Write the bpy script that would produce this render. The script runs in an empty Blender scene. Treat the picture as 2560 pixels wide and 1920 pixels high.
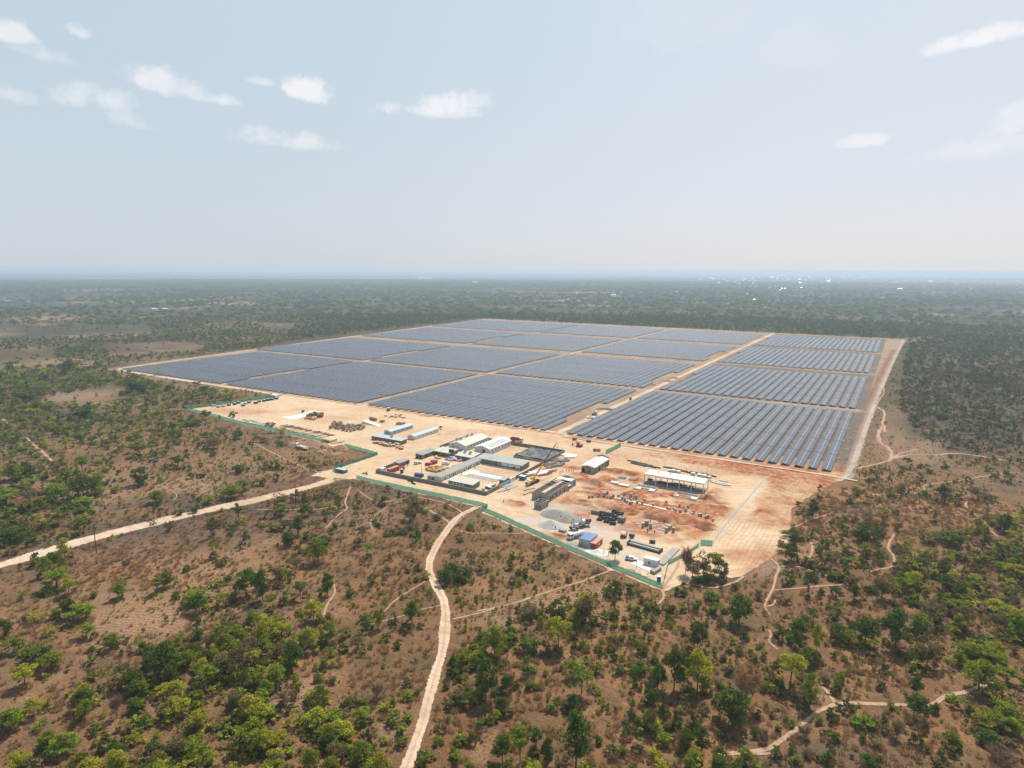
HAZE_D = 1.4e-4
import bpy, math, random
import numpy as np
from mathutils import Matrix, Vector
random.seed(7)
RNG = np.random.default_rng(11)
sc = bpy.context.scene
col = sc.collection
R = math.radians
# ---------------------------------------------------------------- camera geometry
# world: +Y runs along the solar rows, +X across them, metres; the drone hovers 120 m over (0, 0)
CAMH, FPX, TH = 120.0, 1640.0, R(30.7)
ROLL = math.atan2(12.0, 2560.0)
PITCH = math.atan2((960.0 - 674.0) * math.cos(ROLL), FPX)
CT, ST = math.cos(TH), math.sin(TH)
FW = np.array([-ST, CT, 0.0]); RT = np.array([CT, ST, 0.0]); UPZ = np.array([0, 0, 1.0])
AXF = FW * math.cos(PITCH) - UPZ * math.sin(PITCH)
AXU = FW * math.sin(PITCH) + UPZ * math.cos(PITCH)
cR, sR = math.cos(ROLL), math.sin(ROLL)
AXR2 = RT * cR + AXU * sR
AXU2 = -RT * sR + AXU * cR

def at(px, py, z=0.0):
    """ground point (x, y) seen at a photo pixel (2560 x 1920)"""
    d = AXR2 * (px - 1280.0) + AXU2 * (960.0 - py) + AXF * FPX
    t = (CAMH - z) / -d[2]
    return float(d[0] * t), float(d[1] * t)

def pix(X, Y, Z=0.0):
    """photo pixel of world points (arrays)"""
    P = np.stack([np.asarray(X, float), np.asarray(Y, float), np.zeros_like(np.asarray(X, float)) + Z - CAMH], -1)
    f = P @ AXF
    f = np.where(f < 1.0, 1.0, f)
    return 1280.0 + P @ AXR2 / f * FPX, 960.0 - P @ AXU2 / f * FPX

def crop(x0, y0, w):
    s = 2212.0 / w
    return lambda a, b, z=0.0: at(x0 + a / s, y0 + b / s, z)
def ov(x, y, z=0.0): return at(x * 1.15732, y * 1.15732, z)
c1 = crop(880, 1040, 600); c2 = crop(1280, 1080, 600); c3 = crop(400, 960, 600)
ca = crop(940, 1120, 240); cb = crop(1100, 1120, 240); cc = crop(1280, 1100, 200); cd = crop(1300, 1190, 200)
ce = crop(800, 1010, 300); cf = crop(600, 1020, 260); cg = crop(500, 975, 260); ch = crop(1440, 1220, 360)
ci = crop(1120, 1040, 220); cj = crop(1360, 1260, 200); ck = crop(1560, 1360, 240); cl = crop(700, 1090, 200)
cm = crop(1700, 1040, 400); cn = crop(1560, 1140, 240); co = crop(1380, 1290, 300)
T = [crop(x, y, 640) for x, y in ((0, 1500), (640, 1500), (1280, 1500), (1920, 1500), (0, 1080), (640, 1200), (1280, 1400), (1920, 1080), (0, 660), (640, 660), (1920, 660))]

cam = bpy.data.cameras.new("camera"); camo = bpy.data.objects.new("camera", cam); col.objects.link(camo)
cam.sensor_width = 36.0; cam.lens = 36.0 * FPX / 2560.0; cam.clip_start = 1.0; cam.clip_end = 200000.0
m = Matrix.Identity(4)
for i in range(3):
    m[i][0], m[i][1], m[i][2] = AXR2[i], AXU2[i], -AXF[i]
m[2][3] = CAMH
camo.matrix_world = m
sc.camera = camo

# ---------------------------------------------------------------- world and sun
SUN_AZ, SUN_EL = R(-5), R(56)      # azimuth from +Y towards +X
w = bpy.data.worlds.new("World"); sc.world = w; w.use_nodes = True
nt = w.node_tree; nt.nodes.clear()
N = nt.nodes.new; L = nt.links.new
out = N('ShaderNodeOutputWorld'); bg = N('ShaderNodeBackground'); bg.inputs[1].default_value = 0.1
L(bg.outputs[0], out.inputs[0])
sky = N('ShaderNodeTexSky'); sky.sky_type = 'NISHITA'; sky.sun_disc = False
sky.sun_elevation = SUN_EL; sky.sun_rotation = SUN_AZ; sky.air_density = 1.0; sky.dust_density = 4.0; sky.ozone_density = 1.0; sky.altitude = 1200
# thin high haze veil and fair weather clouds, laid out by direction
tc = N('ShaderNodeTexCoord')
def math_node(op, a=None, b=None, c=None, clamp=False, tree=None):
    n = (tree or nt).nodes.new('ShaderNodeMath'); n.operation = op; n.use_clamp = clamp
    for i, v in enumerate((a, b, c)):
        if v is None: continue
        if isinstance(v, (int, float)): n.inputs[i].default_value = v
        else: (tree or nt).links.new(v, n.inputs[i])
    return n.outputs[0]
def vmath(op, a, b=None, tree=None):
    t = tree or nt
    n = t.nodes.new('ShaderNodeVectorMath'); n.operation = op
    for i, v in enumerate((a, b)):
        if v is None: continue
        if isinstance(v, (tuple, list)): n.inputs[i].default_value = v
        elif isinstance(v, (int, float)): n.inputs[i].default_value = (v, v, v)
        else: t.links.new(v, n.inputs[i])
    return n
def mixc(f, a, b, tree=None, mode='MIX'):
    t = tree or nt
    n = t.nodes.new('ShaderNodeMix'); n.data_type = 'RGBA'; n.blend_type = mode
    for k, v in ((0, f), (6, a), (7, b)):
        if isinstance(v, (int, float)): n.inputs[k].default_value = v
        elif isinstance(v, tuple): n.inputs[k].default_value = (*v[:3], 1.0)
        else: t.links.new(v, n.inputs[k])
    return n.outputs[2]
def maprange(v, a, b, c=0.0, d=1.0, tree=None, smooth=False):
    t = tree or nt
    n = t.nodes.new('ShaderNodeMapRange'); n.clamp = True
    if smooth: n.interpolation_type = 'SMOOTHSTEP'
    t.links.new(v, n.inputs[0])
    for i, q in enumerate((a, b, c, d)): n.inputs[i + 1].default_value = q
    return n.outputs[0]
def noise(vec, scale, detail=4.0, rough=0.5, tree=None, dist=0.0):
    t = tree or nt
    n = t.nodes.new('ShaderNodeTexNoise'); n.inputs['Scale'].default_value = scale
    n.inputs['Detail'].default_value = detail; n.inputs['Roughness'].default_value = rough
    n.inputs['Distortion'].default_value = dist
    if vec is not None: t.links.new(vec, n.inputs['Vector'])
    return n
VEIL = 0.88
dirv = tc.outputs['Generated']
sep = N('ShaderNodeSeparateXYZ'); L(dirv, sep.inputs[0])
# veil: whitish, a little brighter towards the sun side (right)
rgt = vmath('DOT_PRODUCT', dirv, (float(RT[0]), float(RT[1]), 0.0)).outputs['Value']
veilc = mixc(maprange(rgt, -0.6, 0.6, 0, 1, smooth=True), (5.5, 6.35, 7.0), (6.75, 7.15, 7.65))
warm = mixc(maprange(sep.outputs[2], 0.0, 0.33, 1, 0, smooth=True), (0.955, 1.0, 1.02), (1.03, 0.99, 0.975))
veilc = mixc(1.0, veilc, warm, mode='MULTIPLY')
base = mixc(math_node('MULTIPLY', VEIL, maprange(sep.outputs[2], .42, .8, 1.0, .1)), sky.outputs[0], veilc)
# clouds: each one a soft ragged patch round its own direction
n1 = noise(dirv, 22.0, 7.0, 0.62)
n2 = noise(dirv, 5.0, 5.0, 0.55)
CL = [  # photo px centre, half width px, half height px, brightness, slant
    (185, 78, 32, 20, .9, .25), (25, 88, 62, 26, .8, .1), (120, 140, 80, 22, .45, .2), (30, 238, 60, 26, .5, .1),
    (235, 250, 105, 34, .62, .25), (320, 300, 60, 25, .35, .6), (430, 212, 100, 36, 1., .4), (520, 245, 75, 18, .9, .3),
    (770, 230, 68, 30, .95, .1), (650, 205, 40, 12, .5, .3), (1090, 275, 135, 30, 1., -.05), (1160, 258, 80, 24, 1., 0.),
    (690, 350, 130, 26, .6, .15), (2470, 92, 125, 26, 1.15, -.3), (2545, 75, 40, 22, 1.1, 0.), (2150, 355, 55, 16, .6, -.1),
    (2520, 310, 70, 40, .45, -.4), (2440, 375, 120, 30, .35, -.2), (1990, 120, 100, 60, .12, .0), (1700, 60, 200, 80, .12, 0.)]
acc = None
for (px, py, hw, hh, br, sl) in CL:
    d = AXR2 * (px - 1280.0) + AXU2 * (960.0 - py) + AXF * FPX
    ln = float(np.linalg.norm(d)); d = d / ln
    rr = np.cross(d, UPZ); rr /= np.linalg.norm(rr); uu = np.cross(rr, d)
    a, b = hw / ln * 1.3, hh / ln * 1.35
    a1 = rr / a; b1 = uu / b + rr * sl / a * 1.0
    s1 = vmath('DOT_PRODUCT', dirv, tuple(float(q) for q in a1)).outputs['Value']
    s2 = math_node('ADD', vmath('DOT_PRODUCT', dirv, tuple(float(q) for q in b1)).outputs['Value'], float(-np.dot(d, b1)))
    # flatter underside than top
    s2 = math_node('MULTIPLY', s2, maprange(s2, -0.2, 0.2, 1.45, 0.9))
    r2 = math_node('ADD', math_node('MULTIPLY', s1, s1), math_node('MULTIPLY', s2, s2))
    nn = math_node('ADD', math_node('MULTIPLY', math_node('SUBTRACT', n1.outputs[0], 0.5), 3.4), math_node('MULTIPLY', math_node('SUBTRACT', n2.outputs[0], 0.5), .8))
    v = math_node('SUBTRACT', math_node('ADD', 0.85, nn), r2)
    v = maprange(v, 0.0, .95, 0.0, br * 0.85, smooth=True)
    # only the hemisphere that faces the cloud
    v = math_node('MULTIPLY', v, maprange(vmath('DOT_PRODUCT', dirv, tuple(float(q) for q in d)).outputs['Value'], 0.7, 0.72))
    acc = v if acc is None else math_node('MAXIMUM', acc, v)
cloudc = mixc(maprange(n2.outputs[0], 0.35, 0.6), (7.6, 7.7, 8.2), (9.0, 8.9, 8.9))
fin = mixc(acc, base, cloudc)
L(fin, bg.inputs[0])
w.cycles.sampling_method = 'MANUAL'; w.cycles.sample_map_resolution = 256

sl = bpy.data.lights.new("sun", 'SUN'); sl.energy = 4.9; sl.angle = R(0.5); sl.color = (1.0, 0.955, 0.88)
so = bpy.data.objects.new("sun", sl); col.objects.link(so)
sd = Vector((math.sin(SUN_AZ) * math.cos(SUN_EL), math.cos(SUN_AZ) * math.cos(SUN_EL), math.sin(SUN_EL)))
so.rotation_euler = (-sd).to_track_quat('-Z', 'Y').to_euler(); so.location = (0, 0, 400)

sc.view_settings.view_transform = 'Standard'; sc.view_settings.look = 'None'
sc.view_settings.exposure = 0.15; sc.view_settings.gamma = 1.0
sc.render.engine = 'CYCLES'
cy = sc.cycles
cy.max_bounces = 5; cy.diffuse_bounces = 2; cy.glossy_bounces = 2; cy.transmission_bounces = 2; cy.transparent_max_bounces = 8; cy.volume_bounces = 0
cy.use_denoising = True; cy.denoising_prefilter = 'ACCURATE'

# ---------------------------------------------------------------- object helpers
def tag(o, label=None, cat=None, group=None, kind=None):
    if label: o['label'] = label
    if cat: o['category'] = cat
    if group: o['group'] = group
    if kind: o['kind'] = kind
    return o
def thing(name, label, cat, loc=(0, 0, 0), rz=0.0, group=None):
    o = bpy.data.objects.new(name, None); col.objects.link(o)
    o.location = loc if len(loc) == 3 else (loc[0], loc[1], 0.0); o.rotation_euler = (0, 0, rz)
    o.empty_display_size = 0.5
    return tag(o, label, cat, group)
KIDS = {}
def link(o, parent=None):
    col.objects.link(o)
    if parent is not None:
        o.parent = parent; KIDS.setdefault(parent.name, []).append(o)
    return o
def dup(root, loc, rz=None, label=None, group=None, scale=None):
    def rec(o, par):
        c = o.copy(); link(c, par)
        for k in list(KIDS.get(o.name, [])): rec(k, c)
        return c
    r = rec(root, None); r.location = loc if len(loc) == 3 else (loc[0], loc[1], 0.0)
    if rz is not None: r.rotation_euler = (0, 0, rz)
    if scale is not None: r.scale = scale
    if label: r['label'] = label
    if group: r['group'] = group
    return r
class MB:
    """collects boxes, bars, tubes and sheets into ONE mesh"""
    def __init__(s): s.v = []; s.f = []; s.m = []
    def add(s, vs, fs, mi=0):
        k = len(s.v); s.v += [tuple(v) for v in vs]; s.f += [tuple(i + k for i in f) for f in fs]; s.m += [mi] * len(fs); return s
    def box(s, x0, x1, y0, y1, z0, z1, mi=0):
        return s.add([(x0, y0, z0), (x1, y0, z0), (x1, y1, z0), (x0, y1, z0), (x0, y0, z1), (x1, y0, z1), (x1, y1, z1), (x0, y1, z1)],
                     [(3, 2, 1, 0), (4, 5, 6, 7), (0, 1, 5, 4), (1, 2, 6, 5), (2, 3, 7, 6), (3, 0, 4, 7)], mi)
    def rbox(s, cx, cy, w, d, z0, z1, a=0.0, mi=0, tw=None, td=None):
        """box w along its own x, d along y, turned by a; tw/td scale the top"""
        tw = w if tw is None else tw; td = d if td is None else td
        c, n = math.cos(a), math.sin(a); vs = []
        for (ww, dd, z) in ((w, d, z0), (tw, td, z1)):
            for (i, j) in ((-1, -1), (1, -1), (1, 1), (-1, 1)):
                x, y = i * ww / 2, j * dd / 2; vs.append((cx + x * c - y * n, cy + x * n + y * c, z))
        return s.add(vs, [(3, 2, 1, 0), (4, 5, 6, 7), (0, 1, 5, 4), (1, 2, 6, 5), (2, 3, 7, 6), (3, 0, 4, 7)], mi)
    def tube(s, p, q, r0, r1=None, n=6, mi=0, caps=True):
        r1 = r0 if r1 is None else r1
        p, q = Vector(p), Vector(q); d = (q - p)
        if d.length < 1e-6: return s
        d.normalize(); a = d.orthogonal().normalized(); b = d.cross(a)
        vs = []
        for (c, r) in ((p, r0), (q, r1)):
            for i in range(n):
                t = 2 * math.pi * i / n; vs.append(c + a * (math.cos(t) * r) + b * (math.sin(t) * r))
        fs = [(i, (i + 1) % n, n + (i + 1) % n, n + i) for i in range(n)]
        if caps: fs += [tuple(range(n - 1, -1, -1)), tuple(range(n, 2 * n))]
        return s.add(vs, fs, mi)
    def prism(s, pts, z0, z1, mi=0):
        n = len(pts); vs = [(x, y, z0) for x, y in pts] + [(x, y, z1) for x, y in pts]
        return s.add(vs, [tuple(range(n - 1, -1, -1)), tuple(range(n, 2 * n))] + [(i, (i + 1) % n, n + (i + 1) % n, n + i) for i in range(n)], mi)
    def profile(s, pts, y0, y1, axis='y', mi=0):
        """closed profile in (x, z) (axis y) or (y, z) (axis x), extruded"""
        n = len(pts)
        if axis == 'y': vs = [(a, y0, b) for a, b in pts] + [(a, y1, b) for a, b in pts]
        else: vs = [(y0, a, b) for a, b in pts] + [(y1, a, b) for a, b in pts]
        return s.add(vs, [tuple(range(n - 1, -1, -1)), tuple(range(n, 2 * n))] + [(i, (i + 1) % n, n + (i + 1) % n, n + i) for i in range(n)], mi)
    def ball(s, c, rx, ry, rz, n=8, k=5, mi=0):
        vs = []; fs = []
        for j in range(k + 1):
            t = math.pi * j / k
            for i in range(n):
                p = 2 * math.pi * i / n
                vs.append((c[0] + rx * math.sin(t) * math.cos(p), c[1] + ry * math.sin(t) * math.sin(p), c[2] + rz * math.cos(t)))
        for j in range(k):
            for i in range(n): fs.append((j * n + i, (j + 1) * n + i, (j + 1) * n + (i + 1) % n, j * n + (i + 1) % n))
        return s.add(vs, fs, mi)
    def mesh(s, name, mats):
        me = bpy.data.meshes.new(name); me.from_pydata(s.v, [], s.f)
        for q in (mats if isinstance(mats, (list, tuple)) else [mats]): me.materials.append(q)
        if any(s.m): me.polygons.foreach_set('material_index', s.m)
        me.update(); return me
    def build(s, name, mats, parent=None, loc=None):
        o = bpy.data.objects.new(name, s.mesh(name, mats)); link(o, parent)
        if loc is not None: o.location = loc if len(loc) == 3 else (loc[0], loc[1], 0.0)
        return o

# ---------------------------------------------------------------- materials
def new_mat(name):
    mt = bpy.data.materials.new(name); mt.use_nodes = True
    t = mt.node_tree; t.nodes.clear()
    o = t.nodes.new('ShaderNodeOutputMaterial'); b = t.nodes.new('ShaderNodeBsdfPrincipled')
    t.links.new(b.outputs[0], o.inputs[0])
    return mt, t, b, o
def mat(name, c, rough=0.8, var=0.18, scale=0.6, metal=0.0, bump=0.0, spec=0.3, c2=None, c2amt=0.5, corr=None, rnd=0.0):
    """painted or mineral surface: two scales of wear, optional stain colour c2, corr = corrugation pitch"""
    mt, t, b, o = new_mat(name)
    g = t.nodes.new('ShaderNodeNewGeometry')
    n = noise(g.outputs['Position'], scale, 5.0, 0.6, tree=t); n2 = noise(g.outputs['Position'], scale * 7.3, 3.0, 0.6, tree=t)
    f = math_node('ADD', maprange(n.outputs[0], 0.25, 0.75, 1 - var, 1 + var, tree=t), maprange(n2.outputs[0], 0.25, 0.75, -var * .5, var * .5, tree=t), tree=t)
    colr = c
    if c2 is not None:
        n3 = noise(g.outputs['Position'], scale * 0.45, 6.0, 0.65, tree=t)
        colr = mixc(maprange(n3.outputs[0], 0.42, 0.62, 0, c2amt, tree=t), c, c2, tree=t)
    if rnd:
        oi = t.nodes.new('ShaderNodeObjectInfo')
        f = math_node('MULTIPLY', f, maprange(oi.outputs['Random'], 0, 1, 1 - rnd, 1 + rnd, tree=t), tree=t)
    cm_ = t.nodes.new('ShaderNodeCombineColor')
    for i in range(3): t.links.new(f, cm_.inputs[i])
    L_ = mixc(1.0, colr, cm_.outputs[0], tree=t, mode='MULTIPLY')
    t.links.new(L_, b.inputs['Base Color'])
    b.inputs['Roughness'].default_value = rough; b.inputs['Metallic'].default_value = metal
    b.inputs['Specular IOR Level'].default_value = spec
    if bump:
        bp = t.nodes.new('ShaderNodeBump'); bp.inputs['Strength'].default_value = min(1.0, bump); bp.inputs['Distance'].default_value = 0.3
        t.links.new(n2.outputs[0], bp.inputs['Height']); t.links.new(bp.outputs[0], b.inputs['Normal'])
    return mt
M = {}
M['block'] = mat('concrete_block', (0.21, 0.195, 0.17), var=.2, scale=.5, c2=(0.13, .12, .105))
M['blockl'] = mat('pale_block', (0.33, 0.31, 0.27), var=.16, scale=.5, c2=(0.24, .22, .19))
M['conc'] = mat('new_concrete', (0.62, 0.6, 0.54), var=.1, scale=.35, c2=(0.46, .44, .39), c2amt=.6)
M['slab'] = mat('white_slab', (0.72, 0.69, 0.6), var=.08, scale=.3, c2=(0.55, .5, .42), c2amt=.6)
M['rooft'] = mat('cream_sheet_roof', (0.5, 0.485, 0.4), .55, .08, .5, c2=(0.42, .42, .36))
M['roofg'] = mat('grey_green_sheet_roof', (0.3, 0.34, 0.31), .5, .1, .25, c2=(0.38, .38, .32), c2amt=.8)
M['roofb'] = mat('pale_blue_sheet_roof', (0.36, 0.44, 0.45), .5, .08, .4, c2=(.42, .48, .47))
M['roofd'] = mat('weathered_grey_roof', (0.26, 0.26, 0.235), .6, .12, .5, c2=(.33, .32, .28))
M['white'] = mat('white_paint', (0.74, 0.74, 0.72), .6, .06, .7, c2=(.6, .57, .5), c2amt=.35)
M['wwall'] = mat('white_panel_wall', (0.62, 0.64, 0.64), .6, .06, .6, c2=(.52, .52, .5), c2amt=.5)
M['cream'] = mat('cream_wall', (0.66, 0.62, 0.46), .8, .08, .5, c2=(.5, .45, .32), c2amt=.5)
M['dark'] = mat('dark_opening', (0.018, 0.018, 0.02), .4, .2)
M['fascia'] = mat('slate_blue_fascia', (0.1, 0.145, 0.18), .6, .1)
M['brick'] = mat('burnt_brick', (0.24, 0.125, 0.085), .9, .22, 1.4, c2=(.17, .1, .08))
M['steel'] = mat('grey_steel', (0.2, 0.2, 0.2), .5, .15, 2.0, metal=.4)
M['galv'] = mat('galvanised_steel', (0.42, 0.42, 0.42), .45, .15, 2.0, metal=.5)
M['red'] = mat('red_paint', (0.33, 0.045, 0.035), .5, .2, 1.0, c2=(.22, .05, .04))
M['redtop'] = mat('faded_red_roof', (0.5, 0.2, 0.15), .6, .12, .8, c2=(.42, .25, .2))
M['blue'] = mat('blue_plastic', (0.03, 0.09, 0.26), .45, .1)
M['bluep'] = mat('blue_cabin_paint', (0.04, 0.16, 0.32), .5, .15, c2=(.1, .22, .35))
M['green'] = mat('green_tank_plastic', (0.01, 0.085, 0.06), .4, .1)
M['wood'] = mat('raw_timber', (0.42, 0.27, 0.15), .8, .2, 1.5, c2=(.5, .34, .2), rnd=.25)
M['woodd'] = mat('brown_timber', (0.24, 0.135, 0.08), .85, .25, 1.5, rnd=.25)
M['woodl'] = mat('pale_board', (0.55, 0.42, 0.27), .8, .15, 1.2, rnd=.15)
M['card'] = mat('cardboard', (0.45, 0.26, 0.12), .85, .2, 1.3, rnd=.3)
M['yellow'] = mat('crane_yellow', (0.52, 0.27, 0.035), .45, .12)
M['orange'] = mat('excavator_orange', (0.5, 0.12, 0.04), .5, .12)
M['black'] = mat('black_rubber', (0.02, 0.02, 0.022), .75, .3, 2.0)
M['liner'] = mat('black_liner', (0.05, 0.052, 0.056), .55, .3, .4, c2=(.12, .12, .125), c2amt=.7)
M['glass'] = mat('dark_glass', (0.02, 0.03, 0.04), .1, .1, spec=.6)
M['gravel'] = mat('grey_gravel', (0.27, 0.265, 0.25), .95, .25, 2.5, bump=.8)
M['gravelw'] = mat('white_gravel', (0.45, 0.44, 0.4), .95, .2, 2.5, bump=.8)
M['sandh'] = mat('brown_sand', (0.3, 0.25, 0.18), .95, .2, 2.0, bump=.7)
M['rednet'] = mat('red_cloth', (0.4, 0.04, 0.05), .8, .1)
M['rebar'] = mat('dark_steel_bar', (0.045, 0.042, 0.042), .6, .3, 2.0)
M['tarp'] = mat('lilac_plastic_wrap', (0.5, 0.48, 0.6), .5, .2, 1.2)
M['skin'] = mat('dark_skin', (0.045, 0.025, 0.018), .6, .1)
for k, c in (('cl_navy', (.02, .03, .07)), ('cl_dark', (.025, .025, .03)), ('cl_orange', (.5, .12, .03)), ('cl_blue', (.05, .12, .3)), ('cl_red', (.35, .03, .04)), ('cl_green', (.05, .15, .06)), ('cl_white', (.6, .6, .58))):
    M[k] = mat(k.replace('cl_', '') + '_cloth', c, .9, .1)
# ---------------------------------------------------------------- numpy helpers
def vnoise(x, y, s, seed=0):
    x = np.asarray(x) / s + seed * 17.3; y = np.asarray(y) / s - seed * 9.1
    xi = np.floor(x).astype(np.int64); yi = np.floor(y).astype(np.int64); fx = x - xi; fy = y - yi
    fx = fx * fx * (3 - 2 * fx); fy = fy * fy * (3 - 2 * fy)
    def h(a, b):
        n = (a * 374761393 + b * 668265263 + seed * 1442695041) & 0xffffffff
        n = ((n ^ (n >> 13)) * 1274126177) & 0xffffffff
        return ((n ^ (n >> 16)) & 0xffff) / 65535.0
    return (h(xi, yi) * (1 - fx) + h(xi + 1, yi) * fx) * (1 - fy) + (h(xi, yi + 1) * (1 - fx) + h(xi + 1, yi + 1) * fx) * fy
def inpoly(x, y, poly):
    x = np.asarray(x, float); y = np.asarray(y, float); r = np.zeros(x.shape, bool)
    n = len(poly)
    for i in range(n):
        x0, y0 = poly[i]; x1, y1 = poly[(i + 1) % n]
        if y0 == y1: continue
        c = ((y0 > y) != (y1 > y)) & (x < (x1 - x0) * (y - y0) / (y1 - y0) + x0)
        r ^= c
    return r
def segdist(x, y, pts, closed=False):
    d = np.full(np.shape(x), 1e9)
    n = len(pts)
    for i in range(n if closed else n - 1):
        ax, ay = pts[i]; bx, by = pts[(i + 1) % n]
        vx, vy = bx - ax, by - ay; L2 = vx * vx + vy * vy + 1e-9
        t = np.clip(((x - ax) * vx + (y - ay) * vy) / L2, 0, 1)
        d = np.minimum(d, np.hypot(x - ax - t * vx, y - ay - t * vy))
    return d
def npmesh(name, V, F, mats, attrs=None, smooth=False, parent=None):
    me = bpy.data.meshes.new(name)
    V = np.asarray(V, np.float32); F = np.asarray(F, np.int32); k = F.shape[1]
    me.vertices.add(len(V)); me.vertices.foreach_set('co', V.ravel())
    me.loops.add(F.size); me.loops.foreach_set('vertex_index', F.ravel())
    me.polygons.add(len(F)); me.polygons.foreach_set('loop_start', np.arange(len(F), dtype=np.int32) * k)
    for q in (mats if isinstance(mats, (list, tuple)) else [mats]): me.materials.append(q)
    me.update(calc_edges=True)
    if smooth: me.polygons.foreach_set('use_smooth', np.ones(len(F), bool))
    for an, arr in (attrs or {}).items():
        a = me.color_attributes.new(an, 'FLOAT_COLOR', 'POINT')
        c = np.ones((len(V), 4), np.float32); c[:, :arr.shape[1]] = arr
        a.data.foreach_set('color', c.ravel())
    if parent is False: return me
    o = bpy.data.objects.new(name, me); link(o, parent); return o

YARD = [(-508, 428), (-503, 409), (-524, 331), (-439, 321), (-336, 315), (-330, 310), (-321, 315), (-287, 311), (-288, 274), (-292, 266), (-290, 258), (-272, 262),
        (-264, 267), (-174, 267), (-172, 261), (-152, 255), (-117, 243), (-68, 228), (-64, 238), (-60, 248), (-46, 255), (-41, 272), (-36, 290), (-35, 306), (-40, 347), (-33, 380), (-24, 408), (-18, 432)]
YARD_IN = YARD + []
# vegetation and ground tint laid out on the map from regions (overview pixels -> ground tests are done in image space)
def blobs(px, py, lst):
    """px, py photo pixels; lst of (ovx, ovy, rx, ry, strength) soft ellipses"""
    r = np.zeros(np.shape(px))
    for (x, y, a, b, s) in lst:
        d = ((px / 1.15732 - x) / a) ** 2 + ((py / 1.15732 - y) / b) ** 2
        r = np.maximum(r, s * np.exp(-d ** 1.5))
    return r
BURNT_DARK = [(420, 1100, 190, 22, .9), (300, 1150, 120, 20, .8), (1080, 1000, 60, 20, .3), (1780, 1640, 180, 60, .55), (1900, 1560, 60, 40, .4), (2110, 870, 200, 120, 1.), (2000, 800, 90, 70, .8), (2080, 985, 120, 25, .5),
         (900, 1070, 90, 22, .5), (640, 1280, 60, 18, .35), (90, 1180, 130, 22, .4), (1850, 1090, 80, 16, .5), (1570, 1200, 70, 30, .7), (2180, 1040, 120, 25, .4), (1250, 1100, 60, 14, .4), (560, 1330, 60, 14, .5), (150, 1420, 90, 30, .25), (890, 1370, 70, 18, .3)]
PALE = [(40, 745, 60, 10, .6), (330, 745, 90, 8, .5), (200, 1060, 130, 45, .5), (450, 1060, 110, 25, .6), (560, 1010, 150, 30, .35), (300, 1330, 160, 60, .5), (470, 1250, 120, 50, .3), (650, 1500, 60, 40, .5), (1240, 1290, 140, 18, .55), (1090, 1330, 80, 20, .4),
        (1990, 980, 60, 30, .8), (1920, 940, 40, 60, .6), (1160, 1130, 90, 20, .6), (800, 1120, 90, 25, .4), (170, 850, 90, 16, .8), (60, 970, 60, 20, .6), (100, 690, 120, 12, .7), (500, 700, 60, 8, .6), (330, 690, 90, 8, .6), (700, 690, 60, 8, .5),
        (640, 600, 600, 14, .25), (1150, 640, 400, 8, .3), (2100, 780, 70, 8, .9), (880, 1560, 60, 60, .35), (1650, 1200, 90, 30, .7), (1850, 1010, 90, 30, .3), (60, 1500, 150, 80, .25)]
STRAW = [(1870, 1120, 150, 45, .9), (2050, 1100, 120, 40, .7), (300, 1230, 160, 35, .7), (500, 1100, 60, 20, .4), (1900, 1450, 90, 60, .6), (2000, 1600, 220, 60, .7), (1400, 1600, 120, 60, .7), (1150, 1480, 70, 60, .4), (300, 950, 250, 30, .5), (850, 1280, 80, 20, .5), (1350, 1400, 150, 60, .4),
         (250, 1010, 80, 16, .6), (60, 780, 90, 20, .5), (230, 760, 60, 20, .4), (560, 690, 60, 20, .4)]
REDG = [(1720, 1000, 110, 26, 1.), (1740, 1030, 70, 30, .9), (1640, 1180, 60, 26, .9), (1340, 1480, 60, 20, .2), (690, 960, 60, 10, .8), (760, 980, 50, 10, .7), (560, 925, 40, 8, .5), (640, 975, 40, 8, .6), (1280, 1190, 30, 8, .5)]

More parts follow.
